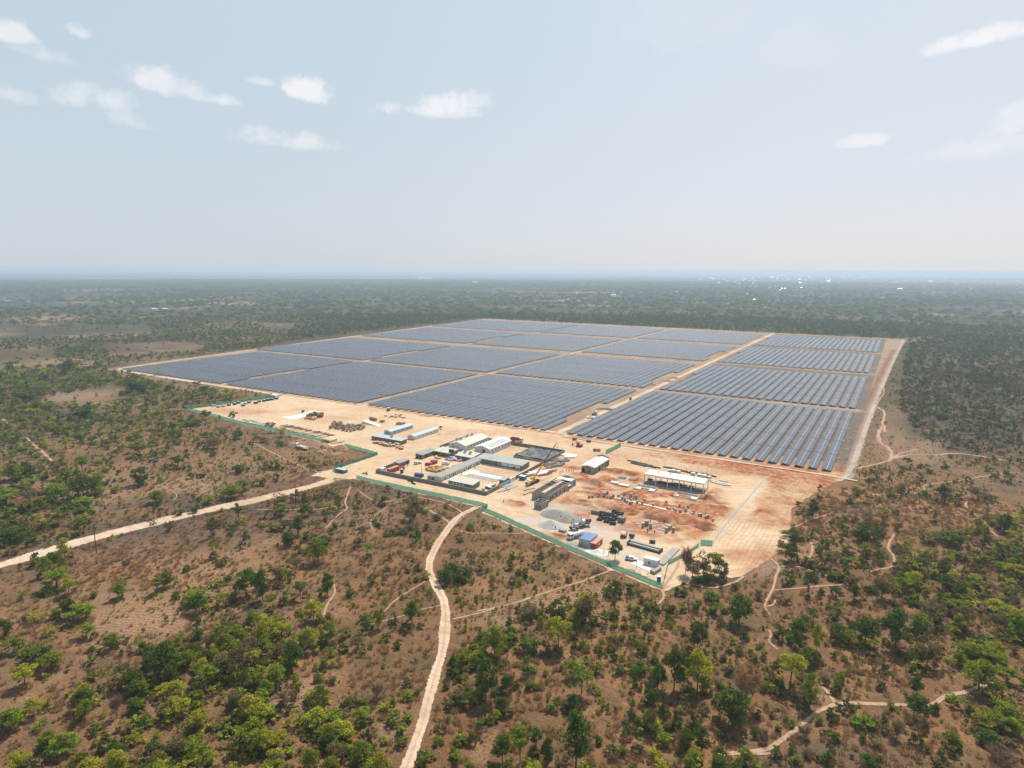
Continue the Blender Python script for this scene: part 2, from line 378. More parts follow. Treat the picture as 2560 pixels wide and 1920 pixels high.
def ground_material():
    mt, t, b, o = new_mat('dry_bush_ground')
    g = t.nodes.new('ShaderNodeNewGeometry'); P = g.outputs['Position']
    a = t.nodes.new('ShaderNodeAttribute'); a.attribute_name = 'mask'
    s = t.nodes.new('ShaderNodeSeparateColor'); t.links.new(a.outputs['Color'], s.inputs[0])
    a2 = t.nodes.new('ShaderNodeAttribute'); a2.attribute_name = 'mask2'
    s2 = t.nodes.new('ShaderNodeSeparateColor'); t.links.new(a2.outputs['Color'], s2.inputs[0])
    nb = noise(P, 0.012, 6, .6, tree=t); nm = noise(P, 0.11, 6, .65, tree=t); nf = noise(P, 0.55, 6, .72, tree=t); nh = noise(P, 1.3, 3, .7, tree=t)
    c = mixc(maprange(nb.outputs[0], .35, .65, tree=t), (0.192, 0.09, 0.04), (0.28, 0.15, 0.075), tree=t)
    c = mixc(maprange(nm.outputs[0], .42, .62, 0, .75, tree=t), c, (0.12, 0.074, 0.036), tree=t)
    no = noise(P, .045, 5, .65, tree=t); c = mixc(maprange(no.outputs[0], .5, .64, 0, .7, tree=t), c, (0.115, 0.085, 0.04), tree=t); c = mixc(maprange(no.outputs[0], .44, .33, 0, .6, tree=t), c, (0.34, 0.2, 0.108), tree=t)
    # paler bare soil
    c = mixc(math_node('MULTIPLY', s.outputs[1], maprange(nm.outputs[0], .35, .6, .35, 1, tree=t), tree=t), c, (0.37, 0.24, 0.15), tree=t)
    c = mixc(math_node('MULTIPLY', s.outputs[2], maprange(nm.outputs[0], .6, .35, .3, 1, tree=t), tree=t), c, (0.33, 0.17, 0.072), tree=t)
    c = mixc(math_node('MULTIPLY', s2.outputs[0], maprange(nm.outputs[0], .3, .6, .5, 1, tree=t), tree=t), c, (0.36, 0.17, 0.1), tree=t)
    # planted ridges in old fields: wavy strips
    wv = t.nodes.new('ShaderNodeTexWave'); wv.inputs['Scale'].default_value = 0.19; wv.inputs['Distortion'].default_value = 11.0; wv.inputs['Detail'].default_value = 2.5; wv.inputs['Detail Scale'].default_value = .35
    mp = t.nodes.new('ShaderNodeMapping'); mp.inputs['Rotation'].default_value = (0, 0, 1.15); t.links.new(P, mp.inputs[0]); t.links.new(mp.outputs[0], wv.inputs[0])
    nr = noise(P, 0.02, 3, .5, tree=t)
    rid = math_node('MULTIPLY', maprange(wv.outputs[1], .2, .9, tree=t), math_node('MULTIPLY', s.outputs[1], maprange(nr.outputs[0], .4, .55, .1, .7, tree=t), tree=t), tree=t)
    c = mixc(rid, c, (0.42, 0.3, 0.21), tree=t)
    # burnt grass, and the broad darker ground at right
    bn = math_node('MULTIPLY', s.outputs[0], maprange(nm.outputs[0], .3, .55, .35, 1, tree=t), tree=t)
    c = mixc(bn, c, (0.085, 0.07, 0.064), tree=t)
    # low weeds: olive flecks
    gr = math_node('MULTIPLY', maprange(nf.outputs[0], .52, .66, tree=t), math_node('ADD', s2.outputs[1], maprange(nm.outputs[0], .42, .62, .1, .8, tree=t), tree=t), tree=t, clamp=True)
    c = mixc(gr, c, (0.1, 0.098, 0.04), tree=t)
    c = mixc(maprange(nh.outputs[0], .5, .64, 0, .75, tree=t), c, (0.06, 0.042, 0.03), tree=t)  # dark speckle: small tussock shadows put into the soil colour
    c = mixc(maprange(nf.outputs[0], .42, .3, 0, .6, tree=t), c, (0.36, 0.22, 0.13), tree=t)
    # far off: woodland colour, mottled
    nfar = noise(P, 0.0035, 8, .68, tree=t); nfar2 = noise(P, 0.03, 4, .7, tree=t)
    fc = mixc(maprange(nfar.outputs[0], .4, .62, tree=t), (0.038, 0.05, 0.024), (0.125, 0.105, 0.062), tree=t)
    fc = mixc(maprange(nfar2.outputs[0], .4, .62, 0, .7, tree=t), fc, (0.022, 0.03, 0.016), tree=t)
    nf3 = noise(P, .0011, 5, .6, tree=t); fc = mixc(maprange(math_node('MULTIPLY', nfar.outputs[0], nf3.outputs[0], tree=t), .29, .36, 0, .85, tree=t), fc, (0.3, 0.21, 0.14), tree=t)
    c = mixc(s2.outputs[2], c, fc, tree=t)
    t.links.new(c, b.inputs['Base Color']); b.inputs['Roughness'].default_value = 1.0; b.inputs['Specular IOR Level'].default_value = 0.05
    bp = t.nodes.new('ShaderNodeBump'); bp.inputs['Strength'].default_value = 1.0; bp.inputs['Distance'].default_value = .55
    hh = math_node('ADD', nf.outputs[0], math_node('MULTIPLY', rid, .5, tree=t), tree=t)
    t.links.new(hh, bp.inputs['Height']); t.links.new(bp.outputs[0], b.inputs['Normal'])
    return mt

def build_ground():
    rr = np.concatenate([np.array([0.5, 20, 50, 80]), np.geomspace(100, 62000, 560)])
    ths = np.concatenate([np.linspace(-180, -62, 26)[:-1], np.linspace(-62, 62, 620), np.linspace(62, 180, 26)[1:-1]])
    th = np.radians(ths)
    RRR, TTT = np.meshgrid(rr, th, indexing='ij')
    X = RRR * (np.sin(TTT) * RT[0] + np.cos(TTT) * FW[0]); Y = RRR * (np.sin(TTT) * RT[1] + np.cos(TTT) * FW[1])
    fwd = X * FW[0] + Y * FW[1]
    px, py = pix(X, Y)
    ok = fwd > 90
    px = np.where(ok, px, 1280); py = np.where(ok, py, 2400)
    jx = px + (vnoise(X, Y, 35, 3) - .5) * 90 * np.clip(300 / RRR, .1, 1); jy = py + (vnoise(X, Y, 35, 4) - .5) * 60 * np.clip(300 / RRR, .05, 1)
    D = RRR
    burnt = blobs(jx, jy, BURNT_DARK) + np.where(D > 300, .35 * np.clip((vnoise(X, Y, 160, 5) - .62) * 6, 0, 1), 0)
    pale = blobs(jx, jy, PALE); straw = blobs(jx, jy, STRAW) + .5 * np.clip((vnoise(X, Y, 45, 6) - .6) * 5, 0, 1); red = blobs(jx, jy, REDG)
    weed = np.clip((vnoise(X, Y, 60, 8) - .4) * 2, 0, 1) * .8
    far = np.clip((D - 380) / 1500, 0, 1) ** .6 * (1 - .85 * np.clip(pale * 1.3, 0, 1))
    M1 = np.stack([np.clip(burnt, 0, 1), pale, np.clip(straw, 0, 1)], -1).reshape(-1, 3); M2 = np.stack([red, weed, far], -1).reshape(-1, 3)
    Z = (vnoise(X, Y, 22, 1) - .5) * .1 * np.clip((D - 40) / 100, 0, 1)
    ins = inpoly(X, Y, YARD) & (segdist(X, Y, YARD, True) > 7)
    insf = (X > -880) & (X < -20) & (Y > 424) & (Y < 1350)
    Z = np.where(segdist(X, Y, YARD, True) < 10, Z * 0 - .1, Z)
    Z = np.where(ins, -4.0, np.where(insf, -1.0, Z))
    nr, na = RRR.shape
    V = np.stack([X, Y, Z], -1).reshape(-1, 3)
    i = np.arange(nr - 1)[:, None] * na + np.arange(na)[None, :]
    j = np.arange(nr - 1)[:, None] * na + (np.arange(na)[None, :] + 1) % na
    F = np.stack([i, i + na, j + na, j], -1).reshape(-1, 4)[:, ::-1]
    cap = len(V); V = np.vstack([V, [[0, 0, 0]]])
    o = npmesh('ground', V, F, ground_material(), {'mask': np.vstack([M1, [[0, 0, 0]]]), 'mask2': np.vstack([M2, [[0, 0, 0]]])}, smooth=True)
    tag(o, kind='structure')
build_ground()

# ---------------------------------------------------------------- bare earth sheets
def earth_material(name, sand, sand2, redc, edge_scale=.25, tracks=True, alpha=True, grey=(0.46, .435, .385)):
    """mask: R red earth, G grey gravel, B cover (edge)"""
    mt, t, b, o = new_mat(name)
    g = t.nodes.new('ShaderNodeNewGeometry'); P = g.outputs['Position']
    a = t.nodes.new('ShaderNodeAttribute'); a.attribute_name = 'mask'
    s = t.nodes.new('ShaderNodeSeparateColor'); t.links.new(a.outputs['Color'], s.inputs[0])
    nb = noise(P, 0.03, 6, .65, tree=t); nm = noise(P, 0.28, 6, .65, tree=t); nf = noise(P, 1.6, 5, .7, tree=t)
    c = mixc(maprange(nb.outputs[0], .38, .66, tree=t), sand, sand2, tree=t)
    # wheel streaks: noise stretched along a bending direction
    mp = t.nodes.new('ShaderNodeMapping'); mp.inputs['Scale'].default_value = (0.05, .55, 1.0); mp.inputs['Rotation'].default_value = (0, 0, 0.22)
    dn = noise(P, 0.012, 2, .5, tree=t)
    warp = vmath('ADD', P, vmath('SCALE', dn.outputs['Color'], None, tree=t).outputs[0], tree=t)
    sc_ = [n for n in t.nodes if n.type == 'VECT_MATH' and n.operation == 'SCALE'][-1]; sc_.inputs['Scale'].default_value = 70.0
    t.links.new(warp.outputs[0], mp.inputs[0])
    ns = noise(mp.outputs[0], 1.0, 4, .6, tree=t)
    c = mixc(maprange(ns.outputs[0], .5, .68, 0, .5, tree=t), c, tuple(q * .72 for q in sand2), tree=t)
    c = mixc(maprange(ns.outputs[0], .47, .33, 0, .5, tree=t), c, tuple(min(.8, q * 1.12) for q in sand), tree=t)
    wv = t.nodes.new('ShaderNodeTexWave'); wv.inputs['Scale'].default_value = .16; wv.inputs['Distortion'].default_value = 22.0; wv.inputs['Detail'].default_value = 1.5; wv.inputs['Detail Scale'].default_value = .12; t.links.new(P, wv.inputs[0])
    nt_ = noise(P, .018, 3, .5, tree=t)
    c = mixc(math_node('MULTIPLY', maprange(wv.outputs[1], .72, .95, tree=t), maprange(nt_.outputs[0], .45, .58, 0, .55, tree=t), tree=t), c, tuple(q * .66 for q in sand2), tree=t)
    rf = math_node('MULTIPLY', s.outputs[0], maprange(nm.outputs[0], .3, .55, .55, 1.1, tree=t), tree=t, clamp=True)
    rc = mixc(maprange(nm.outputs[0], .4, .65, tree=t), redc, tuple(q * .55 for q in redc), tree=t)
    c = mixc(rf, c, rc, tree=t)
    gf = math_node('MULTIPLY', s.outputs[1], maprange(nm.outputs[0], .3, .6, .4, 1, tree=t), tree=t, clamp=True)
    c = mixc(gf, c, grey, tree=t)
    c = mixc(maprange(nf.outputs[0], .58, .75, 0, .45, tree=t), c, tuple(q * .4 for q in sand2), tree=t)
    t.links.new(c, b.inputs['Base Color']); b.inputs['Roughness'].default_value = 1.0; b.inputs['Specular IOR Level'].default_value = 0.05
    bp = t.nodes.new('ShaderNodeBump'); bp.inputs['Strength'].default_value = .8; bp.inputs['Distance'].default_value = .25
    t.links.new(math_node('ADD', nf.outputs[0], math_node('MULTIPLY', nm.outputs[0], 1.5, tree=t), tree=t), bp.inputs['Height']); t.links.new(bp.outputs[0], b.inputs['Normal'])
    if alpha:
        ne = noise(P, edge_scale, 5, .65, tree=t)
        al = math_node('ADD', s.outputs[2], math_node('MULTIPLY', math_node('SUBTRACT', ne.outputs[0], .5, tree=t), 1.1, tree=t), tree=t)
        t.links.new(maprange(al, .42, .58, tree=t), b.inputs['Alpha'])
    return mt
SAND = (0.6, 0.455, 0.3); SAND2 = (0.51, 0.345, 0.205); REDC = (0.41, 0.155, 0.068)

# relief of the works: (point, rx, ry, height, redness)
RELIEF = [
    (c2(1120, 600), 7.5, 5, 2.6, 1.), (c2(1200, 560), 6, 4, 1.5, 1.), (c2(770, 480), 5, 4, 2.2, .4), (c2(700, 450), 8, 5, 1.4, 1.), (c2(1010, 375), 8, 4.5, 2.0, 1.), (c2(880, 440), 6, 6, 1.6, 1.), (c2(640, 400), 5, 4, 1.2, 1.),
    (c2(1130, 400), 5, 5, 1.6, 1.), (c2(1150, 450), 4, 5, 1.2, 1.), (c2(860, 360), 7, 2.5, 1.4, 1.), (c2(1340, 770), 9, 3.5, 2.2, 1.), (c2(1430, 760), 6, 3, 1.8, 1.), (c2(1680, 820), 7, 4, 2.0, 1.), (c2(1600, 790), 5, 3, 1.3, 1.), (c2(1850, 700), 10, 4, 1.5, .8),
    (c2(1700, 690), 6, 4, 1.2, .8), (c2(1860, 560), 5, 3.5, 2.2, .55), (c2(1830, 610), 6, 3.5, 2.2, .55), (c2(800, 590), 10, 2.5, 1.3, 1.), (c2(830, 660), 9, 4, 1.2, .6), (c2(1000, 680), 7, 4, 1.0, .8), (c2(1080, 740), 6, 3, 1.4, 1.),
    (c2(760, 700), 8, 2, .7, .8), (c2(1400, 680), 12, 2.5, 1.0, 1.), (c2(60, 660), 5, 3, 1.2, 1.), (c2(1480, 850), 12, 6, .25, 1.), (c2(1350, 880), 9, 6, .2, 1.), (c2(1500, 810), 4, 3, 1.2, 1.), (c2(1560, 600), 5, 3, 1.0, .9),
    (c2(1200, 680), 20, 8, .3, .9), (c2(650, 640), 5, 1.8, .9, 1.), (c2(1790, 740), 12, 4, .5, .9), (c2(1940, 720), 4, 4, .8, .9), (c2(1760, 860), 7, 2.4, .9, 1.), (c2(560, 330), 6, 4, .9, 1.),
    (c2(1350, 570), 2.6, 2.0, -2.2, 1.), (c2(1480, 590), 2.4, 2.2, -2.0, 1.), (c2(1180, 722), 5, 1.3, -1.6, 1.), (c2(650, 668), 5, 1.2, -1.5, 1.), (c2(1765, 893), 6.5, 1.6, -1.8, 1.), (c2(1570, 845), 3, .9, -1.0, 1.), (c2(1330, 810), 9, 2.0, -1.9, 1.),
    (c2(960, 720), 10, 2.0, -1.6, .8), (c2(1060, 760), 5, 1.8, -1.8, 1.), (c2(760, 740), 6, 1.6, -1.0, .5), (c2(1760, 610), 3.2, 2.4, -1.8, .6), (c2(965, 440), 1.6, 3.5, -1.5, 1.), (c2(1510, 905), 3.5, 2.5, -1.0, 1.), (c2(650, 410), 3, 1.6, -.8, .9),
    (cj(390, 880), 6.3, 4.2, 1.2, .9), (cj(390, 885), 3.9, 2.4, -3.0, 1.), (c2(1900, 540), 4, 3, .6, .5)]
def build_yard():
    xs = np.arange(-532, -12, 1.0); ys = np.arange(224, 436, 1.0)
    X, Y = np.meshgrid(xs, ys, indexing='ij')
    d = segdist(X, Y, YARD, True); ins = inpoly(X, Y, YARD); sd_ = np.where(ins, d, -d)
    Z = np.full(X.shape, .10) + (vnoise(X, Y, 14, 2) - .5) * .16
    red = np.zeros(X.shape)
    wx = X + (vnoise(X, Y, 4, 21) - .5) * 4.0; wy = Y + (vnoise(X, Y, 4, 22) - .5) * 4.0
    for ((x, y), rx, ry, h, rd) in RELIEF:
        q = ((wx - x) / rx) ** 2 + ((wy - y) / ry) ** 2
        k = np.clip(1 - q, 0, 1) if h < 0 else np.exp(-q * 1.3)
        Z += h * (np.minimum(1, k * 2.2) if h < 0 else k) * (1 + (vnoise(X, Y, 2.5, 23) - .5) * .5)
        red = np.maximum(red, rd * np.clip(1.6 * np.exp(-q * .9), 0, 1) * (.75 if h < .3 and h > 0 else 1))
    px, py = pix(X, Y)
    def B(l): return blobs(px, py, l)
    red2 = B([(1560, 975, 110, 14, .95), (1480, 985, 60, 10, .75), (1640, 1010, 130, 22, 1.), (1740, 1020, 90, 30, 1.), (1400, 1000, 60, 8, .4), (1190, 1045, 22, 8, .55), (1140, 1060, 40, 8, .45), (1240, 950, 90, 10, .3), (1320, 990, 60, 14, .55), (1230, 1000, 40, 14, .5),
              (990, 935, 170, 8, .3), (540, 890, 60, 6, .5), (700, 905, 60, 8, .35), (480, 885, 40, 5, .5), (1100, 1020, 30, 6, .6), (1180, 990, 50, 8, .4), (1110, 965, 50, 6, .3), (1360, 1175, 30, 8, .2), (1600, 1200, 60, 16, .6), (880, 985, 50, 8, .25), (1270, 1120, 120, 30, .25), (1400, 1120, 90, 24, .55),
              (1105, 885, 380, 4, .3)])
    strip = np.exp(-((Y - 423.5) / 1.6) ** 2) * np.where((X < -206) & ((X < -607) | (X > -596)) & ((X < -409) | (X > -400)) & (X > -600), .95, 0) + np.exp(-((Y - 424.0) / 2.2) ** 2) * np.where(X > -204, .8, 0)
    rr1 = np.clip((X + 57.5 + (vnoise(X, Y, 12, 33) - .5) * 12) / 5, 0, 1) * np.clip((Y - 312 + (vnoise(X, Y, 14, 34) - .5) * 14) / 10, 0, 1)
    rr2 = np.clip((X + 140 + (vnoise(X, Y, 16, 35) - .5) * 40) / 20, 0, 1) * np.clip((Y - 394 - (-60 - X) * .05) / 5, 0, 1) * np.clip((418 - Y) / 2, 0, 1)
    rr3 = np.clip((X + 50) / 6, 0, 1) * np.clip((300 - Y) / 8, 0, 1) * .7
    big = np.maximum(np.maximum(rr1, rr2), rr3) * (.25 + .85 * vnoise(X, Y, 11, 36))
    red = np.maximum(red, big)
    cen = np.clip((X + 152) / 8, 0, 1) * np.clip((-66 - X) / 6, 0, 1) * np.clip((Y - 270) / 8, 0, 1) * np.clip((346 - Y) / 6, 0, 1)
    red = np.maximum(red, cen * np.clip((vnoise(X, Y, 10, 37) * .6 + vnoise(X, Y, 4, 38) * .5 - .3) * 2.2, 0, .95))
    red = np.maximum(red, np.maximum(red2 * (.6 + .8 * (vnoise(X, Y, 9, 31) - .3)), strip))
    rough = np.clip(np.maximum(rr1, rr2), 0, 1) * np.clip((-24 - X) / 3, 0, 1)
    Z += rough * (np.abs(vnoise(X, Y, 5, 41) - .5) * 2.6 + (vnoise(X, Y, 2.2, 42) - .5) * .7) * np.clip((417 - Y) / 5, 0, 1)
    grey = B([(1150, 1125, 70, 9, .9), (1210, 1100, 60, 12, .7), (1260, 1140, 90, 18, .8), (1330, 1160, 60, 12, .5), (1330, 1200, 90, 14, .6), (1400, 1225, 50, 14, .6), (780, 925, 60, 8, .2), (1150, 1075, 22, 5, .3), (1190, 1095, 50, 6, .5)])
    rd_ = np.exp(-(segdist(X, Y, [cm(530, 1650), cm(900, 1190), cm(1160, 890)]) / 2.2) ** 2)
    grey = np.maximum(grey, rd_ * .55)
    Z = np.maximum(Z, -3.6)
    edge = np.clip(.5 + sd_ / 5.0, 0, 1); Z = np.where(sd_ < 2, np.minimum(Z, .14), Z)
    keep = sd_ > -6
    idx = -np.ones(X.shape, np.int64); idx[keep] = np.arange(keep.sum())
    V = np.stack([X[keep], Y[keep], Z[keep]], -1)
    q = np.stack([idx[:-1, :-1], idx[1:, :-1], idx[1:, 1:], idx[:-1, 1:]], -1).reshape(-1, 4); q = q[(q >= 0).all(1)]
    A = np.stack([np.clip(red, 0, 1)[keep], np.clip(grey, 0, 1)[keep], edge[keep]], -1)
    o = npmesh('sandy_yard', V, q, earth_material('sandy_yard_soil', SAND, SAND2, REDC), {'mask': A}, smooth=True)
    tag(o, kind='structure')
    globals()['YZ'] = (xs, ys, Z)
def yz(x, y):
    xs, ys, Z = YZ
    i = int(round(x - xs[0])); j = int(round(y - ys[0]))
    if 0 <= i < len(xs) and 0 <= j < len(ys) and inpoly(x, y, YARD): return float(Z[i, j])
    return 0.0
build_yard()

RX = lambda y: np.interp(y, [418, 480, 575, 696, 839, 1036, 1258, 1372], [-19, -18, -16.9, -15, -11.2, -5.8, 1.5, 5])
def build_field():
    xs = np.arange(-915, 12, 3.0); ys = np.concatenate([np.arange(418, 700, 3.0), np.arange(700, 1392, 6.0)])
    X, Y = np.meshgrid(xs, ys, indexing='ij')
    lf = -806 - 80 * (Y - 427) / 900
    P4 = [(-812, 418), (-16, 418), (-15, 600), (-12, 750), (-8, 900), (-2, 1100), (8, 1372), (-893, 1372)]
    d = segdist(X, Y, P4, True); sd_ = np.where(inpoly(X, Y, P4), d, -d)
    red = np.exp(-((X - RX(Y) + 6.0) / 3.2) ** 2) * 1.0 * np.where(Y < 1180, 1, 0) + .22 * vnoise(X, Y, 30, 51)
    for x0 in (-206, -404, -603):
        red = np.maximum(red, .7 * np.exp(-((X - x0) / 3) ** 2) * np.clip((vnoise(X, Y, 40, 52) - .45) * 6, 0, 1))
    grey = .3 * np.exp(-((X - RX(Y)) / 3) ** 2)
    veg = np.where((X > -204) & (X < -25), np.clip((Y - 445) / 150, 0, .85), .25)
    o = npmesh('bare_solar_field_ground', np.stack([X, Y, np.full(X.shape, .05)], -1).reshape(-1, 3),
               (lambda n, m_: np.stack([np.arange(n - 1)[:, None] * m_ + np.arange(m_ - 1)[None], np.arange(1, n)[:, None] * m_ + np.arange(m_ - 1)[None], np.arange(1, n)[:, None] * m_ + np.arange(1, m_)[None], np.arange(n - 1)[:, None] * m_ + np.arange(1, m_)[None]], -1).reshape(-1, 4))(len(xs), len(ys)),
               earth_material('field_soil', (0.38, 0.28, 0.19), (0.28, 0.19, 0.12), (0.25, 0.125, 0.075), .12, grey=(.36, .35, .32)),
               {'mask': np.stack([np.clip(red, 0, 1), np.clip(grey, 0, 1), np.clip(.5 + sd_ / 8, 0, 1)], -1).reshape(-1, 3)})
    tag(o, kind='structure')
    # dark dead weeds between the rows of the right-hand blocks
    mt, t, b, o2 = new_mat('dead_weeds'); g = t.nodes.new('ShaderNodeNewGeometry')
    n = noise(g.outputs['Position'], .5, 5, .7, tree=t)
    t.links.new(mixc(maprange(n.outputs[0], .4, .65, tree=t), (.07, .055, .045), (.2, .15, .1), tree=t), b.inputs['Base Color']); b.inputs['Roughness'].default_value = 1
    n2 = noise(g.outputs['Position'], .09, 5, .7, tree=t)
    t.links.new(maprange(n2.outputs[0], .38, .47, tree=t), b.inputs['Alpha'])
    V = []; F = []
    k = MB()
    for y0, y1 in ((450, 628), (644, 868), (884, 1104), (1119, 1345)): k.add([(-205, y0, .058), (-22, y0, .058), (-22, y1, .058), (-205, y1, .058)], [(0, 1, 2, 3)])
    q = k.build('dead_grass', mt); tag(q, 'dark dead grass and weeds covering the soil between right-hand solar rows', 'grass', kind='stuff')
build_field()

# ---------------------------------------------------------------- roads and paths
TRK = earth_material('track_dust', (0.6, 0.455, 0.325), (0.46, 0.325, 0.215), REDC, .9)
PTH = earth_material('path_dust', (0.44, 0.3, 0.195), (0.36, 0.235, 0.145), REDC, 1.3)
def smooth_line(p, it=2):
    for _ in range(it):
        q = [p[0]]
        for a, b in zip(p[:-1], p[1:]):
            q += [(a[0] * .75 + b[0] * .25, a[1] * .75 + b[1] * .25), (a[0] * .25 + b[0] * .75, a[1] * .25 + b[1] * .75)]
        p = q + [p[-1]]
    return p
TRACKS = []
def ribbon(name, pts, w, material, z=.06, grass_strip=0.0, jit=0.5):
    p = smooth_line(pts); TRACKS.append((p, w))
    P = [p[0]]
    for a, b in zip(p[:-1], p[1:]):
        n = max(1, int(math.dist(a, b) / max(2.0, w * .6)))
        P += [(a[0] + (b[0] - a[0]) * (i + 1) / n, a[1] + (b[1] - a[1]) * (i + 1) / n) for i in range(n)]
    P = np.array(P); tg = np.gradient(P, axis=0); tg /= np.linalg.norm(tg, axis=1)[:, None] + 1e-9; nn = np.stack([-tg[:, 1], tg[:, 0]], -1)
    off = (vnoise(P[:, 0], P[:, 1], 6, 61) - .5) * jit * w * .5
    prof = [(-1.0, 0.0), (-.8, .4), (-.5, .85), (-.3, 1.), (0, 1 - grass_strip), (.3, 1.), (.5, .85), (.8, .4), (1.0, 0.0)]
    V = []; A = []
    wob = 1 + (vnoise(P[:, 0], P[:, 1], 9, 62) - .5) * .5
    for (k, a) in prof:
        q = P + nn * (k * w * .68 * wob + off)[:, None]
        gz = (vnoise(q[:, 0], q[:, 1], 22, 1) - .5) * .1 * np.clip((np.hypot(q[:, 0], q[:, 1]) - 40) / 100, 0, 1)
        V.append(np.column_stack([q, gz + z + .06])); A.append(np.column_stack([np.full(len(P), .35 * (abs(k) < .1) * (grass_strip > 0)), np.zeros(len(P)), np.full(len(P), a)]))
    n = len(P); V = np.vstack(V); A = np.vstack(A); F = []
    for r in range(len(prof) - 1):
        i = np.arange(n - 1) + r * n; F.append(np.stack([i, i + 1, i + 1 + n, i + n], -1))
    o = npmesh(name, V, np.vstack(F)[:, ::-1], material, {'mask': A}); return tag(o, kind='structure')
t1, t2, t3, t4, t5, t6, t7, t8, t9, t10, t11 = T
ribbon('access_road', [ov(-60, 1240), ov(0, 1222), ov(100, 1192), ov(200, 1163), ov(300, 1138), ov(400, 1113), ov(500, 1092), ov(600, 1070), ov(680, 1049), ov(730, 1033), ov(770, 1010)], 7.6, TRK, z=.09, jit=.2)
ribbon('dirt_track', [ov(850, 1720), ov(878, 1659), ov(905, 1590), ov(930, 1500), ov(952, 1420), ov(965, 1350), ov(961, 1300), ov(940, 1262), ov(925, 1235), ov(928, 1210), ov(945, 1175), ov(968, 1140), ov(990, 1115), ov(1030, 1096)], 3.3, TRK, z=.10, grass_strip=.35, jit=.3)
def path(w, *pts, z=.07): ribbon('footpath', list(pts), w * .8, PTH, z=z, jit=1.6)
path(1.6, ov(1560, 1632), ov(1640, 1625), ov(1690, 1597), ov(1740, 1555), ov(1790, 1522), ov(1830, 1520), ov(1960, 1522), ov(2010, 1527), ov(2045, 1502), ov(2095, 1493), ov(2160, 1470))
path(1.2, t4(570, 885), t4(520, 800), t4(470, 750))
path(1.2, t7(1300, 250), t7(1450, 200), t7(1560, 210), t7(1700, 245), t7(1820, 235), t7(1930, 190), t7(2000, 140))
path(1.2, t7(1300, 250), t7(1325, 320), t7(1255, 385)); path(1.3, t7(1300, 250), t7(1360, 170), t7(1420, 80), t7(1450, 10))
path(1.1, t7(-300, 440), t7(0, 385), t7(200, 315), t7(400, 250), t7(600, 190), t7(760, 130), t7(860, 90), t7(700, 10), t7(560, -50))
path(1.0, t6(1700, 1205), t6(1900, 1160), t6(2110, 1095)); path(.9, t6(1250, 1010), t6(1460, 875)); path(.9, t6(1110, 1140), t6(1180, 1060), t6(1250, 1010))
path(.9, t6(680, 900), t6(685, 980), t6(620, 1070), t6(585, 1150), t6(570, 1230)); path(.8, t6(1600, 1080), t6(1430, 1120), t6(1200, 1200), t6(900, 1270))
path(1.0, t6(820, 60), t6(760, 200), t6(800, 250), t6(700, 310), t6(600, 420)); path(.8, t6(880, 90), t6(960, 150), t6(1100, 210), t6(1300, 120))
path(1.2, t6(1400, 150), t6(1620, 190), t6(1760, 260), t6(1795, 320)); path(1.3, t6(1420, 220), t6(1560, 300), t6(1640, 345), t6(1700, 400)); path(.8, t6(1400, 150), t6(1150, 210), t6(1060, 290), t6(980, 350), t6(1010, 430))
path(.8, t6(1440, 250), t6(1540, 225), t6(1620, 208)); path(.9, t6(1720, 425), t6(1850, 470), t6(2040, 455), t6(2300, 470)); 
path(1.0, t6(0, 255), t6(500, 260), t6(640, 235), t6(790, 210)); path(.9, t6(1700, 400), t6(1820, 300), t6(1900, 250))
path(2.0, t5(220, 50), t5(300, 120), t5(390, 190), t5(450, 250)); path(.7, t5(1370, 460), t5(1550, 540), t5(1500, 590)); path(1.0, c3(820, 520), c3(950, 590), c3(1090, 660), c3(1200, 720), c3(1440, 810), c3(1530, 830))
path(1.2, t9(330, 1180), t9(600, 1140), t9(980, 1075), t9(1080, 1110)); path(2.4, t9(0, 1330), t9(120, 1400))
path(1.5, t8(-120, 760), t8(0, 722), t8(90, 700), t8(180, 650), t8(320, 565), t8(430, 505), t8(560, 430), t8(640, 390), t8(740, 325)); path(1.0, t8(120, 850), t8(240, 822), t8(360, 760), t8(460, 732), t8(570, 690))
path(2.2, t8(720, 330), t8(1000, 265), t8(1080, 228), t8(1240, 192), t8(1420, 205), t8(1620, 182), t8(1880, 215), t8(2060, 250)); path(3.0, t8(1040, 250), t8(1085, 205), t8(1040, 140), t8(960, 90), t8(950, 20), t8(1000, -60))
path(1.4, t8(720, 300), t8(720, 215), t8(790, 185), t8(785, 120), t8(825, 20), t11(880, 1380), t11(925, 1250), t11(950, 1190), t11(1010, 1110), t11(995, 1060), t11(1030, 990), t11(1085, 850), t11(1150, 720), t11(1190, 660))
path(2.4, t11(940, 1235), t11(1020, 1280), t11(990, 1340), t11(1010, 1452)); path(1.8, t8(1080, 230), t8(1160, 175), t8(1300, 150)); path(1.2, t8(860, 548), t8(1070, 535), t8(1260, 545), t8(1365, 492), t8(1335, 462), t8(1480, 440), t8(1680, 420), t8(1900, 375), t8(2170, 350))
path(1.0, t8(1720, 600), t8(1700, 645), t8(1800, 720), t8(1880, 790), t8(1930, 860), t8(1985, 905)); path(1.4, t8(350, 940), t8(392, 990), t8(375, 1070), t8(345, 1120)); path(1.2, t8(20, 1090), t8(110, 1170), t8(65, 1270), t8(15, 1420), t8(-30, 1500), t8(20, 1580))
path(.9, t8(110, 1165), t8(250, 1160), t8(400, 1210), t8(520, 1250)); path(.9, t8(60, 1370), t8(300, 1345), t8(640, 1325)); path(1.3, t8(1090, 880), t8(1030, 1000), t8(1100, 1090), t8(1080, 1165), t8(960, 1185), t8(880, 1210)); path(1.0, t8(-60, 480), t8(40, 440), t8(0, 400))
